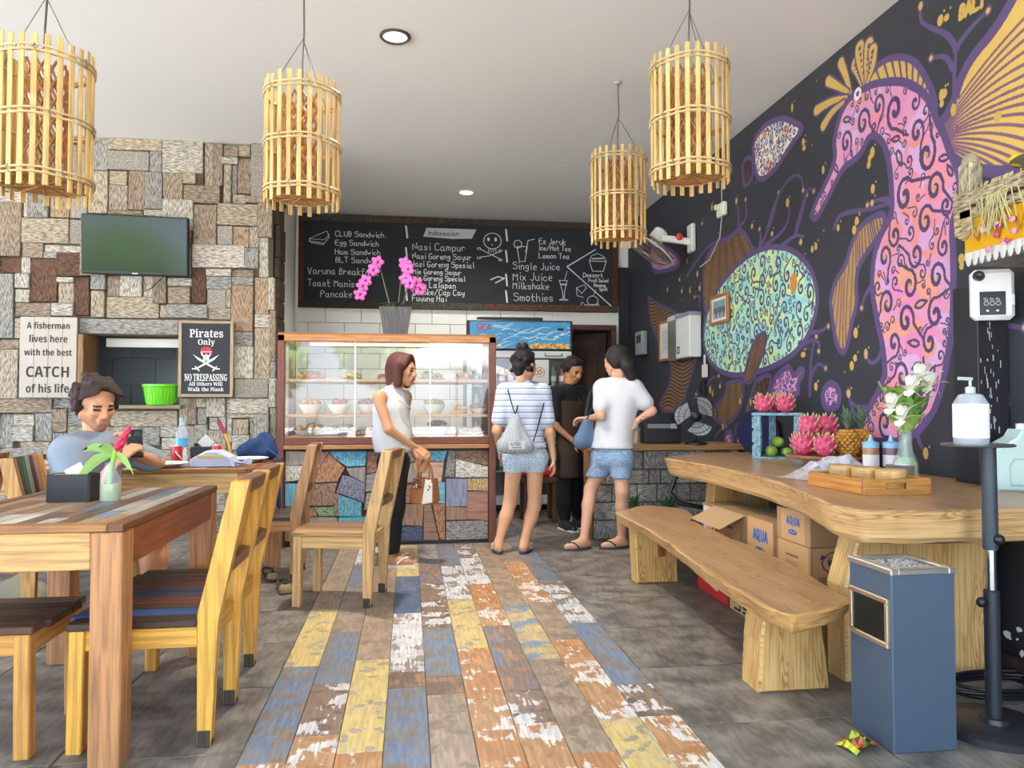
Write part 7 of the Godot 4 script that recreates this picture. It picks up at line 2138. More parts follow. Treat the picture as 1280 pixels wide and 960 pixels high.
	sdf(pm, [[Vector3(-0.09, 0.06, 0), Vector3(0.08, 0.06, 0.02), 0.06, 0.06], [Vector3(-0.04, 0.1, 0.02), Vector3(0.07, 0.13, 0.0), 0.05, 0.045], [Vector3(-0.1, 0.05, 0.04), Vector3(0.0, 0.12, 0.05), 0.03, 0.03], [Vector3(0.06, 0.05, 0.06), Vector3(0.09, 0.12, 0.04), 0.03, 0.028], [Vector3(0.02, 0.17, 0.0), Vector3(0.05, 0.17, 0.01), 0.025, 0.03]], 0.012, 0.008, [[Vector3(0, 0.003, 0), Vector3.DOWN]], func(p: Vector3) -> Color: return navy * (0.85 + 0.3 * absf(sin(p.x * 60 + p.y * 40))))
	part(bp, "sack", pm, M.cloth)
	for s in [0.0, 0.045]:
		part(bp, "strap", mk(hx("2f4c80")).tube([Vector3(0.08, 0.08, 0.05 + s), Vector3(0.145, 0.035, 0.07 + s), Vector3(0.155, -0.1, 0.07 + s), Vector3(0.15, -0.31, 0.06 + s), Vector3(0.165, -0.335, 0.07 + s), Vector3(0.16, -0.1, 0.1 + s)], 0.012, 6, true, 0.4), M.cloth)
	for q in [[-0.93, -5.28, 0.5, "tan slip-on sandal lying under the laid table's end"], [-0.78, -4.93, 0.25, "tan slip-on sandal beside the lone chair's front leg"]]:
		var s = thing("sandal", q[3], "shoe", Vector3(q[0], 0, q[1]), q[2], "brown slip-on sandals")
		part(s, "sole", mk(hx("4a4038")).box(Vector3(0, 0.008, 0), Vector3(0.085, 0.016, 0.24), 0.007), M.satin)
		part(s, "upper", mk(hx("b59a78")).at(Transform3D(Basis.from_scale(Vector3(1, 0.9, 1.1)), Vector3(0, 0.014, 0.06))).lathe([Vector2(0.043, 0), Vector2(0.04, 0.025), Vector2(0.025, 0.043), Vector2(0.02, 0.044)], 16), M.cloth)
		part(s, "heel_strap", mk(hx("5a4a3c")).tube([Vector3(-0.038, 0.015, 0.0), Vector3(-0.036, 0.05, -0.07), Vector3(0, 0.055, -0.11), Vector3(0.036, 0.05, -0.07), Vector3(0.038, 0.015, 0.0)], 0.008, 5), M.cloth)
	var sk = thing("cloth_sack", "pale canvas sack on the floor beyond the mosaic table", "sack", Vector3(-2.2, 0, -4.62))
	var km = mk()
	var cream = hx("b9b49c")
	sdf(km, [[Vector3(-0.06, 0.09, 0), Vector3(0.08, 0.09, 0), 0.09, 0.085], [Vector3(0, 0.14, 0), Vector3(0.04, 0.21, 0), 0.075, 0.03]], 0.016, 0.01, [[Vector3(0, 0.002, 0), Vector3.DOWN]], func(_p: Vector3) -> Color: return cream)
	part(sk, "sack_body", km, M.cloth)

# ---------------------------------------------------------------- people
func limbs(j: Dictionary, g: float) -> Dictionary:
	var lat: Vector3 = (j.sr - j.sl).normalized()
	var hl: Vector3 = (j.hr - j.hl).normalized()
	var o = {}
	var sh: Vector3 = (j.sl + j.sr) / 2
	o.torso = [[j.sl.lerp(sh, 0.12), sh, 0.05 * g, 0.062 * g], [j.sr.lerp(sh, 0.12), sh, 0.05 * g, 0.062 * g], [sh, j.chest, 0.07 * g, 0.08 * g]]
	for s in [-1.0, 1.0]:
		o.torso.append([j.chest + lat * s * 0.06 * g, j.waist + lat * s * 0.045 * g, 0.088 * g, 0.078 * g])
		o.torso.append([j.waist + lat * s * 0.045 * g, j.pelvis + hl * s * 0.055 * g, 0.078 * g, 0.095 * g])
	for s in ['sl', 'sr']:
		o.torso.append([j.neck + (sh - j.neck) * 0.85, j[s].lerp(sh, 0.3), 0.042 * g, 0.045 * g])
	o.hips = [[j.hl, j.hr, 0.098 * g, 0.098 * g], [j.pelvis, (j.hl + j.hr) / 2, 0.095 * g, 0.1 * g]]
	o.neck = [[sh + Vector3(0, 0.01, 0), j.head + (j.neck - j.head) * 0.45, 0.052 * g, 0.048 * g]]
	for s in ["l", "r"]:
		o["arm_" + s] = [[j["s" + s], j["e" + s], 0.046 * g, 0.036 * g]]
		o["fore_" + s] = [[j["e" + s], j["w" + s], 0.036 * g, 0.024 * g]]
		o["thigh_" + s] = [[j["h" + s], j["k" + s], 0.076 * g, 0.052 * g]]
		var cm: Vector3 = j["k" + s].lerp(j["a" + s], 0.32)
		o["calf_" + s] = [[j["k" + s], cm, 0.052 * g, 0.052 * g], [cm, j["a" + s], 0.052 * g, 0.032 * g]]
		var t: Vector3 = j["t" + s]
		var a: Vector3 = j["a" + s]
		var fd = (Vector3(t.x - a.x, 0, t.z - a.z)).normalized()
		o["foot_" + s] = [[Vector3(a.x, 0.045, a.z) - fd * 0.03, Vector3(a.x, 0.038, a.z) + fd * 0.1, 0.034, 0.032], [Vector3(a.x, 0.038, a.z) + fd * 0.1, Vector3(a.x, 0.03, a.z) + fd * 0.165, 0.034, 0.022], [a, Vector3(a.x, 0.05, a.z) + fd * 0.05, 0.034, 0.034]]
	return o

func hand(mb: MB, w: Vector3, d: Vector3, n: Vector3, thumb: float, curl: float, skin: Color, g := 0.95) -> void:
	d = d.normalized()
	n = (n - d * n.dot(d)).normalized()
	var s = d.cross(n)
	var pr = []
	for k in 4:
		var off = s * (-0.029 + k * 0.0193) * g
		var kn = w + (d * 0.088 - d * absf(k - 1.4) * 0.004) * g + off
		pr.append([w + off * 0.6, kn, 0.0135 * g, 0.011 * g])
		var p = kn
		var a = curl * 0.6
		var ln: float = [0.068, 0.077, 0.072, 0.056][k if thumb < 0 else 3 - k] * g
		for e in 3:
			var q: Vector3 = p + (d * cos(a) + n * sin(a)) * ln * [0.45, 0.32, 0.26][e]
			pr.append([p, q, [0.0098, 0.0088, 0.0078][e] * g, [0.0088, 0.0078, 0.0066][e] * g])
			p = q
			a += curl
	var t0 = w + d * 0.025 * g + s * thumb * 0.024 * g
	var t1 = t0 + (d * 0.6 + s * thumb * 0.6 + n * 0.45).normalized() * 0.04 * g
	var t2 = t1 + (d * 0.85 + s * thumb * 0.15 + n * 0.5).normalized() * 0.032 * g
	pr.append([t0, t1, 0.0135 * g, 0.011 * g])
	pr.append([t1, t2, 0.0105 * g, 0.008 * g])
	sdf(mb, pr, 0.0055, 0.0028, [], func(_p: Vector3) -> Color: return skin)

func head_frame(c: Vector3, fwd: Vector3, tilt := 0.0) -> Transform3D:
	var z = fwd.normalized()
	var x = Vector3.UP.cross(z).normalized()
	var b = Basis(x, z.cross(x), z)
	return Transform3D(b * Basis(Vector3.BACK, tilt), c)

func in_frame(f: Transform3D, list: Array) -> Array:
	var o = []
	for q in list:
		o.append([f * (q[0] as Vector3), f * (q[1] as Vector3), q[2], q[3]])
	return o

func V(x: float, y: float, z: float) -> Vector3:
	return Vector3(x, y, z)

func head(mb: MB, f: Transform3D, skin: Color, brow: Color, lips: Color, cell := 0.0058, beard := Color(0, 0, 0, 0), jaw := 0.0) -> void:
	var pr = [[V(0, 0.035, -0.005), V(0, 0.035, -0.03), 0.083, 0.082], [V(0, 0.02, 0.035), V(0, -0.045, 0.042), 0.056, 0.046], [V(0, -0.085, 0.058), V(0, -0.088, 0.06), 0.024, 0.022],
		[V(-0.048, -0.055, 0.0), V(-0.012, -0.09, 0.055), 0.026 + jaw, 0.022 + jaw], [V(0.048, -0.055, 0.0), V(0.012, -0.09, 0.055), 0.026 + jaw, 0.022 + jaw], [V(-0.035, -0.02, 0.062), V(-0.03, -0.035, 0.058), 0.026, 0.022], [V(0.035, -0.02, 0.062), V(0.03, -0.035, 0.058), 0.026, 0.022],
		[V(0, 0.008, 0.092), V(0, -0.026, 0.11), 0.009, 0.012], [V(-0.011, -0.031, 0.098), V(0.011, -0.031, 0.098), 0.009, 0.009], [V(-0.034, 0.02, 0.078), V(0.034, 0.02, 0.078), 0.014, 0.014],
		[V(-0.018, -0.056, 0.09), V(0.018, -0.056, 0.09), 0.0075, 0.0075], [V(-0.014, -0.065, 0.088), V(0.014, -0.065, 0.088), 0.0085, 0.0085],
		[V(-0.082, 0.012, -0.012), V(-0.08, -0.022, -0.004), 0.013, 0.01], [V(0.082, 0.012, -0.012), V(0.08, -0.022, -0.004), 0.013, 0.01], [V(0, -0.02, -0.03), V(0, -0.11, -0.03), 0.055, 0.048]]
	var inv = f.affine_inverse()
	sdf(mb, in_frame(f, pr), cell, 0.007, [], func(p: Vector3) -> Color:
		var q = inv * p
		var ax = absf(q.x)
		if q.z > 0.07:
			if ax < 0.027 and q.y > -0.0735 and q.y < -0.05:
				return lips
			if absf(q.y - 0.024 + ax * 0.05) < 0.0055 and ax > 0.014 and ax < 0.048:
				return brow
			if absf(q.y - 0.001) < 0.0065 and absf(ax - 0.031) < 0.015:
				return brow * 0.6
		if beard.a > 0.0 and q.z > 0.0 and q.y < -0.04:
			return skin.lerp(beard, 0.38 * clampf((-0.035 - q.y) / 0.02, 0, 1))
		return skin)

func garment(parent: Node, called: String, prims: Array, grow: float, clips: Array, col: Color, m: Material, k := 0.014, cell := 0.012, label := "") -> MeshInstance3D:
	var pr = []
	for q in prims:
		pr.append([q[0], q[1], q[2] + grow, q[3] + grow])
	var mb = mk()
	sdf(mb, pr, cell, k, clips, func(_p: Vector3) -> Color: return col)
	return part(parent, called, mb, m, label)

func lerp_limb(q: Array, f: float) -> Array:
	var p: Array = q[0]
	return [[p[0], (p[0] as Vector3).lerp(p[1], f), p[2], lerpf(p[2], p[3], f)]]

func local(key: String) -> Dictionary:
	var src: Dictionary = JOINTS[key]
	var base = Vector3(src.pelvis.x, 0, src.pelvis.z)
	var j = {}
	for k in src:
		j[k] = (src[k] as Vector3) - base
	j.base = base
	return j

func foot_wear(parent: Node, j: Dictionary, s: String, sole: Color, strap: Color, called: String) -> void:
	var a: Vector3 = j["a" + s]
	var t: Vector3 = j["t" + s]
	var fd = Vector3(t.x - a.x, 0, t.z - a.z).normalized()
	var side = fd.cross(Vector3.UP)
	var pg = PackedVector2Array()
	for e in 16:
		var an = TAU * e / 16
		pg.append(Vector2(cos(an) * (0.042 - 0.006 * sin(an)), sin(an) * 0.135))
	var x = Transform3D(Basis(side, fd, Vector3.UP) if side.cross(fd).dot(Vector3.UP) > 0 else Basis(-side, fd, Vector3.UP), Vector3(a.x, 0.001, a.z) + fd * 0.068)
	var so = part(parent, called, mk(sole).at(x).prism(pg, 0, 0.016, 0.003), M.satin)
	var ps = []
	for q in [[-0.04, 0.0, 0.02], [-0.03, 0.04, 0.055], [0.0, 0.075, 0.06], [0.03, 0.04, 0.055], [0.04, 0.0, 0.02]]:
		ps.append(x * Vector3(q[0], q[1], q[2] + 0.006))
	part(so, "strap", mk(strap).tube(ps, 0.007, 5), M.satin)

func build_people() -> void:
	woman_in_white()
	woman_in_stripes()
	barista()
	woman_in_tee()
	man_with_phone()

func make_body(o: Node, j: Dictionary, L: Dictionary, keys: Array, skin: Color) -> MB:
	var pr = []
	for k in keys:
		pr.append_array(L[k])
	var mb = mk()
	sdf(mb, pr, 0.0125, 0.009, [], func(_p: Vector3) -> Color: return skin)
	return mb

const ALL := ["torso", "hips", "neck", "arm_l", "arm_r", "fore_l", "fore_r", "thigh_l", "thigh_r", "calf_l", "calf_r", "foot_l", "foot_r"]

func woman_in_white() -> void:
	var j = local("W")
	var o = thing("person", "woman in white sleeveless top and black trousers holding a handbag", "person", j.base)
	var L = limbs(j, 0.95)
	var skin = hx("c08a62")
	var mb = make_body(o, j, L, ALL, skin)
	var hf = head_frame(j.head, V(0.88, -0.1, 0.42))
	head(mb, hf, skin, hx("2a1c18"), hx("ab6f5c"))
	hand(mb, j.wr, V(0.75, -0.5, 0.1), V(-0.2, -0.6, -0.7), 1.0, 0.5, skin)
	hand(mb, j.wl, V(0.5, -0.85, 0.1), V(-0.3, -0.2, 0.9), 1.0, 0.9, skin)
	part(o, "body", mb, M.skin)
	var hair = [[V(0, 0.04, -0.02), V(0, 0.045, -0.035), 0.098, 0.094], [V(0, 0.0, -0.07), V(0, -0.09, -0.06), 0.07, 0.06]]
	for s in [-1.0, 1.0]:
		hair.append([V(s * 0.074, 0.04, 0.0), V(s * 0.078, -0.1, 0.01), 0.04, 0.034])
		hair.append([V(s * 0.02, 0.1, 0.045), V(s * 0.072, 0.04, 0.045), 0.03, 0.024])
	garment(o, "hair", in_frame(hf, hair), 0.0, [], hx("57281f"), M.hair, 0.007, 0.008)
	var sm = (j.sl + j.sr) / 2
	var top = [[j.sl.lerp(sm, 0.42), sm, 0.042, 0.05], [j.sr.lerp(sm, 0.42), sm, 0.042, 0.05]] + L.torso.slice(2, L.torso.size() - 2) + L.hips + [[j.chest, j.waist + V(-0.02, 0, 0), 0.1, 0.115], [j.waist, j.pelvis, 0.115, 0.12]]
	garment(o, "top", top, 0.02, [[V(0, 0.83, 0), Vector3.DOWN]], hx("eeecea"), M.cloth)
	var tr: Array = L.hips + [[j.hl, j.kl, 0.1, 0.088], [j.hr, j.kr, 0.1, 0.088], [j.kl, j.al, 0.086, 0.072], [j.kr, j.ar, 0.086, 0.072]]
	garment(o, "trousers", tr, 0.006, [[V(0, 0.1, 0), Vector3.DOWN], [V(0, 0.9, 0), Vector3.UP]], hx("17171b"), M.cloth)
	for s in ["l", "r"]:
		foot_wear(o, j, s, hx("d9d4cc"), hx("eceae6"), "sandal")
	# beads on the neckline
	var bd = mk(hx("b9a48a"))
	for k in 22:
		var a = -1.5 + 3.0 * k / 21.0
		var c: Vector3 = j.neck + V(0.03 + 0.085 * cos(a), -0.08 - 0.06 * cos(a), 0.03 + 0.095 * sin(a))
		bd.ball(c, V(0.006, 0.006, 0.006), 6, 4)
	part(o, "neck_beads", bd, M.satin)
	var bg = thing("handbag", "tan and white patterned handbag held by the woman in white", "handbag", j.base + j.wl + V(0.055, -0.34, 0.04), -0.5)
	part(bg, "bag_body", mk(hx("a5683c")).prism(PackedVector2Array([V2(-0.1, 0), V2(0.08, 0), V2(0.1, 0.03), V2(0.08, 0.19), V2(-0.08, 0.19), V2(-0.11, 0.03)]), -0.05, 0.05, 0.012), M.satin)
	part(bg, "white_panel", mk(hx("e2dbd0")).prism(PackedVector2Array([V2(0.0, 0.0), V2(0.085, 0.02), V2(0.085, 0.16), V2(0.03, 0.19)]), 0.046, 0.054, 0.003), M.satin)
	var pat = mk()
	for k in 26:
		pat.paint(hx(["5a3626", "e2d8c8", "8a5030"][k % 3])).ball(V(rng.randf_range(-0.07, 0.07), rng.randf_range(0.11, 0.18), 0.052), V(0.012, 0.009, 0.004), 6, 4)
	part(bg, "pattern_patches", pat, M.satin)
	for z in [-0.03, 0.03]:
		part(bg, "handle", mk(hx("9c5f36")).tube([V(-0.05, 0.185, z), V(-0.045, 0.26, z * 0.6), V(-0.02, 0.325, z * 0.2), V(0.02, 0.325, z * 0.2), V(0.045, 0.26, z * 0.6), V(0.05, 0.185, z)], 0.006, 6), M.satin)

func V2(x: float, y: float) -> Vector2:
	return Vector2(x, y)

func woman_in_stripes() -> void:
	var j = local("A")
	var o = thing("person", "woman in striped tee and pale denim shorts, back turned, with a bun", "person", j.base)
	var L = limbs(j, 1.0)
	var skin = hx("cf9a74")
	var mb = make_body(o, j, L, ALL, skin)
	var hf = head_frame(j.head, V(0.72, -0.08, -0.62))
	head(mb, hf, skin, hx("1c1512"), hx("b0665a"))
	hand(mb, j.wr, V(0.1, -1, -0.1), V(-0.9, -0.1, -0.3), -1.0, 0.45, skin)
	hand(mb, j.wl, V(0.1, -0.3, -0.9), V(0.8, -0.4, 0), 1.0, 0.5, skin)
	part(o, "body", mb, M.skin)
	var hair = [[V(0, 0.045, -0.02), V(0, 0.045, -0.035), 0.094, 0.09], [V(0, -0.01, -0.065), V(0, -0.05, -0.06), 0.06, 0.045]]
	var rr = RandomNumberGenerator.new()
	rr.seed = 9
	for k in 22:
		var a = k * 2.4
		var c = V(cos(a) * 0.05 * rr.randf(), 0.125 + rr.randf() * 0.045, -0.035 + sin(a) * 0.05 * rr.randf())
		hair.append([c, c + V(rr.randfn(), rr.randfn(), rr.randfn()) * 0.008, 0.022, 0.018])
	for k in 16:
		var a = k * 2.4
		var c = V(cos(a) * 0.085, 0.03 + 0.07 * sin(k * 1.3), -0.04 + sin(a) * 0.075)
		hair.append([c, c + V(rr.randfn(), rr.randfn(), rr.randfn()) * 0.006, 0.022, 0.018])
	garment(o, "hair", in_frame(hf, hair), 0.0, [[hf * V(0, 0.05, 0.07), hf.basis * V(0, -0.45, 0.9)]], hx("171312"), M.hair, 0.005, 0.007)
	var sm: StandardMaterial3D = M.get("stripe", null)
	if sm == null:
		var cv = Canvas.new(16, 256, Color.html("c3cbdc"))
		for k in 4:
			cv.im.fill_rect(Rect2i(0, 20 + k * 64, 16, 9), Color.html("5d6478"))
			cv.im.fill_rect(Rect2i(0, 46 + k * 64, 16, 4), Color.html("8f98ac"))
		sm = mat(0.9, cv.tex(), Vector3(1, 5.2, 1))
		M.stripe = sm
	garment(o, "tee", L.torso + L.hips + lerp_limb(L.arm_l, 0.72) + lerp_limb(L.arm_r, 0.72), 0.024, [[V(0, 0.835, 0), Vector3.DOWN]], Color.WHITE, sm)
	garment(o, "shorts", [[j.waist, j.pelvis, 0.115, 0.12]] + L.hips + lerp_limb(L.thigh_l, 0.5) + lerp_limb(L.thigh_r, 0.5), 0.014, [[V(0, 0.635, 0), Vector3.DOWN], [V(0, 0.91, 0), Vector3.UP]], hx("c8d7e6"), M.denim, 0.006)
	for s in ["l", "r"]:
		foot_wear(o, j, s, hx("3a4050"), hx("c9c6c2"), "flip_flop")
	part(o, "earring", mk(hx("c9b27a")).at(hf).tube([V(0.088, -0.03, 0), V(0.095, -0.045, 0), V(0.088, -0.06, 0), V(0.081, -0.045, 0), V(0.088, -0.03, 0)], 0.002, 4), M.metal)
	part(o, "wristband", mk(hx("e0ded8")).tube([j.wl + V(0.0, 0.02, 0.03), j.wl + V(0.0, 0.025, 0.045)], 0.034, 10), M.cloth)
	var bg = thing("drawstring_bag", "grey drawstring bag hanging on the back of the woman in stripes", "bag", j.base + V(-0.1, 0.8, 0.17))
	var bm = mk()
	var grey = hx("c3c5c9")
	sdf(bm, [[V(-0.09, 0.06, 0), V(0.09, 0.06, 0), 0.06, 0.06], [V(-0.075, 0.08, 0.0), V(-0.01, 0.29, -0.02), 0.055, 0.018], [V(0.075, 0.08, 0.0), V(0.01, 0.29, -0.02), 0.055, 0.018], [V(0, 0.1, 0.01), V(0, 0.25, 0), 0.06, 0.025]], 0.01, 0.01, [], func(p: Vector3) -> Color: return grey * (0.9 + 0.12 * sin(atan2(p.x, 0.36 - p.y) * 60.0)))
	part(bg, "sack", bm, M.cloth)
	var ac = Canvas.new(128, 64, Color.html("c9cbce"))
	ac.write("AMEK", Vector2(14, 38), 3.6, 2.2, Color.html("6a6c72"), 0, null, 1.2)
	ac.im.fill_rect(Rect2i(24, 50, 80, 6), Color.html("56585e"))
	decal(bg, "print", ac.tex(), Transform3D(Basis(Vector3.RIGHT, 0.1), V(0.0, 0.07, 0.066)), 0.13, 0.065)
	var cd = mk(hx("26262a"))
	cd.tube([V(0, 0.3, -0.02), V(0.04, 0.42, -0.08), V(0.1, 0.5, -0.09), V(0.13, 0.53, -0.15)], 0.005, 5)
	cd.tube([V(0, 0.3, -0.02), V(-0.03, 0.42, -0.075), V(-0.05, 0.5, -0.08), V(-0.04, 0.535, -0.14)], 0.005, 5)
	cd.tube([V(0.12, 0.03, 0.0), V(0.17, 0.16, -0.03), V(0.22, 0.32, -0.06), V(0.25, 0.42, -0.1)], 0.005, 5)
	part(bg, "cord", cd, M.cloth)

func barista() -> void:
	var j = local("D")
	var o = thing("person", "barista in a black tee and brown apron behind the counter gap", "person", j.base)
	var L = limbs(j, 0.95)
	var skin = hx("b9825c")
	var mb = make_body(o, j, L, ALL, skin)
	var hf = head_frame(j.head, V(0.5, -0.38, 0.82))
	head(mb, hf, skin, hx("1c1512"), hx("a0554a"))
	hand(mb, j.wr, V(0.8, -0.5, 0.4), V(0.1, -0.6, -0.5), -1.0, 0.4, skin)
	hand(mb, j.wl, V(-0.1, -0.5, 0.9), V(0.2, -0.8, -0.2), 1.0, 0.4, skin)
	part(o, "body", mb, M.skin)
	garment(o, "hair", in_frame(hf, [[V(0, 0.045, -0.02), V(0, 0.05, -0.03), 0.092, 0.09], [V(0, 0.0, -0.06), V(0, -0.02, -0.07), 0.06, 0.05], [V(0, 0.01, -0.11), V(0, 0.0, -0.13), 0.04, 0.035], [V(-0.07, 0.03, 0.0), V(-0.072, -0.01, -0.02), 0.03, 0.026], [V(0.07, 0.03, 0.0), V(0.072, -0.01, -0.02), 0.03, 0.026], [V(-0.03, 0.09, 0.04), V(0.03, 0.09, 0.04), 0.035, 0.035]]), 0.0, [[hf * V(0, 0.06, 0.082), hf.basis * V(0, -0.5, 0.87)]], hx("191312"), M.hair, 0.006, 0.008)
	garment(o, "tee", L.torso + L.hips + lerp_limb(L.arm_l, 0.75) + lerp_limb(L.arm_r, 0.75), 0.02, [[V(0, 0.75, 0), Vector3.DOWN]], hx("202126"), M.cloth)
	garment(o, "trousers", L.hips + L.thigh_l + L.thigh_r + L.calf_l + L.calf_r, 0.02, [[V(0, 0.1, 0), Vector3.DOWN], [V(0, 0.82, 0), Vector3.UP]], hx("15161a"), M.cloth)
	garment(o, "apron", L.torso + L.hips + [[j.hl, j.hl + V(0, -0.3, 0.03), 0.1, 0.1], [j.hr, j.hr + V(0, -0.3, 0.03), 0.1, 0.1]], 0.034, [[V(0, 0.5, 0), Vector3.DOWN], [V(0, 1.22, 0), Vector3.UP], [V(0, 0, 0.0), V(-0.3, 0, -0.95)], [V(0.15, 0, 0), V(1, 0, 0.0)], [V(-0.13, 0, 0), V(-1, 0, 0)]], hx("4a3b30"), M.cloth)
	part(o, "apron_strap", mk(hx("4a3b30")).tube([V(-0.09, 1.2, 0.1), j.neck + V(-0.07, -0.04, 0.05), j.neck + V(-0.02, 0.0, -0.06)], 0.012, 5, true, 0.4).tube([V(0.09, 1.2, 0.07), j.neck + V(0.08, -0.04, 0.03), j.neck + V(0.02, 0.0, -0.06)], 0.012, 5, true, 0.4), M.cloth)
	for s in ["l", "r"]:
		garment(o, "shoe", L["foot_" + s], 0.012, [[V(0, 0.004, 0), Vector3.DOWN]], hx("2a2b2f"), M.satin, 0.008, 0.01)
		var a: Vector3 = j["a" + s]
		var t: Vector3 = j["t" + s]
		var fd = Vector3(t.x - a.x, 0, t.z - a.z).normalized()
		part(o, "shoe_sole", mk(hx("e8e8e6")).bar(Vector3(a.x, 0.012, a.z) - fd * 0.07, Vector3(a.x, 0.012, a.z) + fd * 0.2, 0.085, 0.022, 0.008, fd.cross(Vector3.UP)), M.satin)

func woman_in_tee() -> void:
	var j = local("C")
	var o = thing("person", "woman in plain white tee and long denim shorts with a dark ponytail", "person", j.base)
	var L = limbs(j, 1.0)
	var skin = hx("d3a080")
	var mb = make_body(o, j, L, ALL, skin)
	var hf = head_frame(j.head, V(-0.5, -0.1, -0.86))
	head(mb, hf, skin, hx("2a1c16"), hx("b0665a"))
	hand(mb, j.wl, V(-0.75, -0.1, -0.5), V(0.3, -0.6, 0.5), -1.0, 0.6, skin)
	hand(mb, j.wr, V(-0.8, -0.35, -0.3), V(-0.3, 0.1, 0.9), -1.0, 0.35, skin)
	part(o, "body", mb, M.skin)
	var hair = [[V(0, 0.04, -0.02), V(0, 0.045, -0.035), 0.097, 0.095], [V(0, 0.0, -0.06), V(0, -0.03, -0.06), 0.065, 0.05], [V(0, -0.01, -0.1), V(-0.01, -0.06, -0.12), 0.045, 0.052], [V(-0.01, -0.06, -0.12), V(-0.04, -0.13, -0.12), 0.052, 0.045], [V(-0.04, -0.13, -0.12), V(-0.055, -0.2, -0.1), 0.04, 0.02], [V(0.07, 0.02, -0.02), V(0.06, -0.03, -0.05), 0.04, 0.04], [V(-0.07, 0.02, -0.02), V(-0.06, -0.03, -0.05), 0.04, 0.04]]
	garment(o, "hair", in_frame(hf, hair), 0.0, [[hf * V(0, 0.055, 0.062), hf.basis * V(0, -0.5, 0.87)]], hx("201614"), M.hair, 0.007, 0.008)
	garment(o, "tee", L.torso + L.hips + lerp_limb(L.arm_l, 0.68) + lerp_limb(L.arm_r, 0.62), 0.03, [[V(0, 0.825, 0), Vector3.DOWN]], hx("e9e9ec"), M.cloth)
	garment(o, "shorts", L.hips + lerp_limb(L.thigh_l, 0.86) + lerp_limb(L.thigh_r, 0.8), 0.022, [[V(0, 0.58, 0), Vector3.DOWN], [V(0, 0.86, 0), Vector3.UP]], hx("9db6d2"), M.denim, 0.006)
	for s in ["l", "r"]:
		foot_wear(o, j, s, hx("3f4450"), hx("2b2d33"), "flip_flop")
	var tt = mk(hx("5f6a70"))
	for k in 14:
		var f = rng.randf()
		var p: Vector3 = j.er.lerp(j.wr, 0.35 + f * 0.5)
		tt.ball(p + V(0, rng.randf_range(-0.012, 0.014), 0.029 - f * 0.006), V(0.009, 0.005, 0.003), 5, 3)
	part(o, "forearm_tattoo", tt, M.skin, "dark floral tattoo")
	var bg = thing("shoulder_bag", "soft blue shoulder bag worn by the woman in the white tee", "bag", j.base + V(-0.2, 0.82, -0.06), 0.4)
	var bm = mk()
	var blue = hx("6a86a8")
	sdf(bm, [[V(-0.06, 0.06, 0), V(0.07, 0.06, 0), 0.06, 0.06], [V(-0.04, 0.08, 0), V(0.0, 0.22, 0), 0.06, 0.03], [V(0.05, 0.08, 0), V(0.02, 0.22, 0), 0.06, 0.03]], 0.012, 0.01, [], func(_p: Vector3) -> Color: return blue)
	part(bg, "pouch", bm, M.cloth)
	part(bg, "strap", mk(hx("3a3d42")).tube([V(0.0, 0.22, 0), V(0.04, 0.36, 0.05), V(0.08, 0.46, 0.1), V(0.1, 0.52, 0.09), V(0.12, 0.54, 0.02), V(0.1, 0.46, -0.07), V(0.03, 0.25, -0.04)], 0.018, 6, true, 0.35), M.cloth)

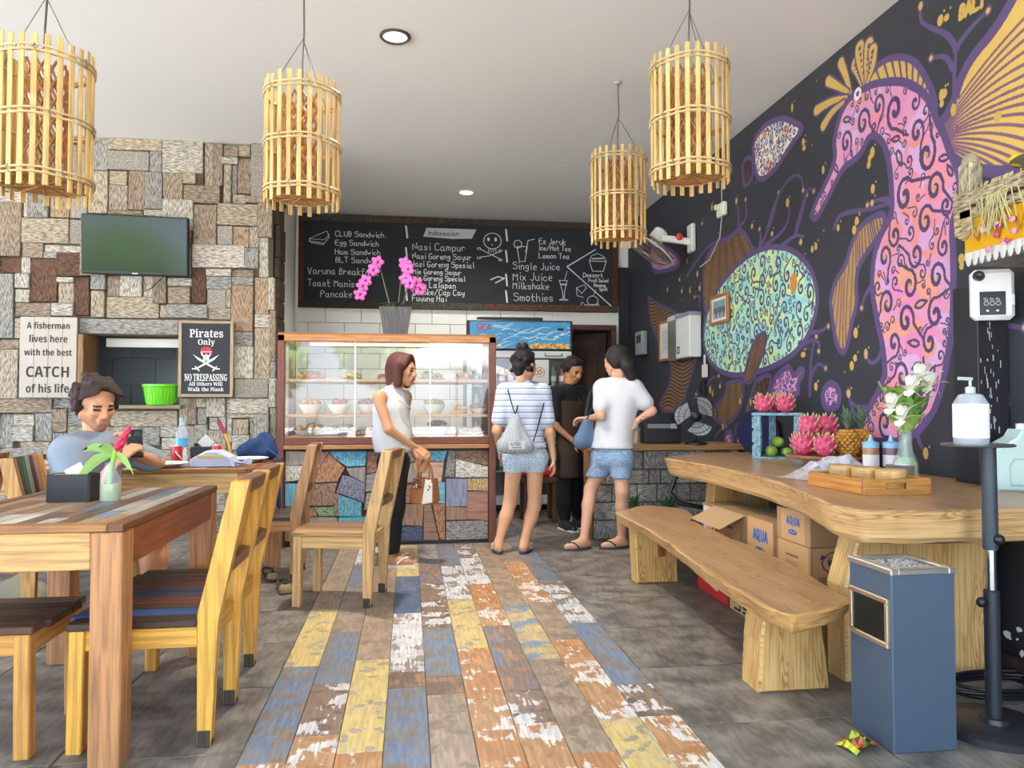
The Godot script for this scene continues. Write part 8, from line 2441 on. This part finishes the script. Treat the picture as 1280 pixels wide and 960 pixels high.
func man_with_phone() -> void:
	var j = local("M")
	var o = thing("person", "seated man in a grey blue tee looking down at his phone", "person", j.base)
	var L = limbs(j, 1.12)
	var skin = hx("cf946c")
	var mb = make_body(o, j, L, ALL, skin)
	var hf = head_frame(j.head, V(0.66, -0.36, 0.68), 0.06)
	hf.basis = hf.basis.scaled(Vector3(1.1, 1.1, 1.1))
	head(mb, hf, skin, hx("35231b"), hx("c48870"), 0.005, hx("4a3428"), 0.006)
	var ph: Vector3 = (j.wr + j.wl) / 2 + V(0.035, 0.05, -0.05)
	hand(mb, j.wr, V(0.5, 0.62, -0.35), V(0.5, -0.1, -0.75), 1.0, 0.62, skin, 1.05)
	hand(mb, j.wl, V(-0.1, 0.75, 0.35), V(-0.3, -0.1, 0.85), -1.0, 0.62, skin, 1.05)
	part(o, "body", mb, M.skin)
	var hair = [[V(0, 0.04, -0.015), V(0, 0.045, -0.03), 0.088, 0.09], [V(0, 0.0, -0.055), V(0, -0.03, -0.055), 0.06, 0.05]]
	var rr = RandomNumberGenerator.new()
	rr.seed = 4
	for s in [-1.0, 1.0]:
		for k in 16:
			var f = k / 15.0
			var c = V(s * (0.07 + rr.randf() * 0.02), 0.085 - f * 0.1, -0.07 + rr.randf() * 0.075)
			hair.append([c, c + V(s * 0.012, -0.03, rr.randf_range(-0.01, 0.012)), 0.016, 0.008])
		for k in 8:
			var f = k / 7.0
			var c = V(s * (0.008 + f * 0.06), 0.118 - f * 0.025, 0.045 - f * 0.03)
			hair.append([c, c + V(s * 0.03, -0.03 - 0.012 * f, 0.035), 0.016, 0.007])
	for k in 18:
		var a = k * 2.4
		var c = V(cos(a) * 0.055, 0.112 + 0.008 * sin(k * 1.0), -0.02 + sin(a) * 0.06)
		hair.append([c, c + V(rr.randfn() * 0.01, 0.003, rr.randfn() * 0.01), 0.018, 0.014])
	for k in 14:
		var c = V(rr.randf_range(-0.06, 0.06), rr.randf_range(-0.07, 0.02), -0.1 + rr.randf() * 0.01)
		hair.append([c, c + V(rr.randfn() * 0.01, -0.03, -0.005), 0.016, 0.008])
	garment(o, "hair", in_frame(hf, hair), 0.0, [], hx("3d281e"), M.hair, 0.004, 0.0055)
	garment(o, "tee", L.torso + L.hips + lerp_limb(L.arm_l, 0.8) + lerp_limb(L.arm_r, 0.86), 0.03, [[V(0, 0.46, 0), Vector3.DOWN]], hx("a2adba"), M.cloth)
	garment(o, "shorts", L.hips + L.thigh_l + L.thigh_r, 0.02, [[V(0, 0.62, 0), Vector3.UP]], hx("3c4250"), M.cloth, 0.014, 0.014)
	for s in ["l", "r"]:
		foot_wear(o, j, s, hx("3a3530"), hx("2a2724"), "flip_flop")
	var p = thing("smartphone", "black smartphone held up in both hands by the seated man", "phone", j.base + ph)
	var px = Transform3D(Basis(Vector3.UP, 0.55) * Basis(Vector3.RIGHT, -0.3), V(0, 0.02, 0))
	part(p, "phone_case", mk(hx("1b1d20")).at(px).box(Vector3.ZERO, V(0.078, 0.155, 0.012), 0.005), M.satin)
	part(p, "camera_lens", mk(hx("34373c")).at(px).box(V(0.015, 0.05, 0.0075), V(0.03, 0.03, 0.004), 0.002), M.gloss)
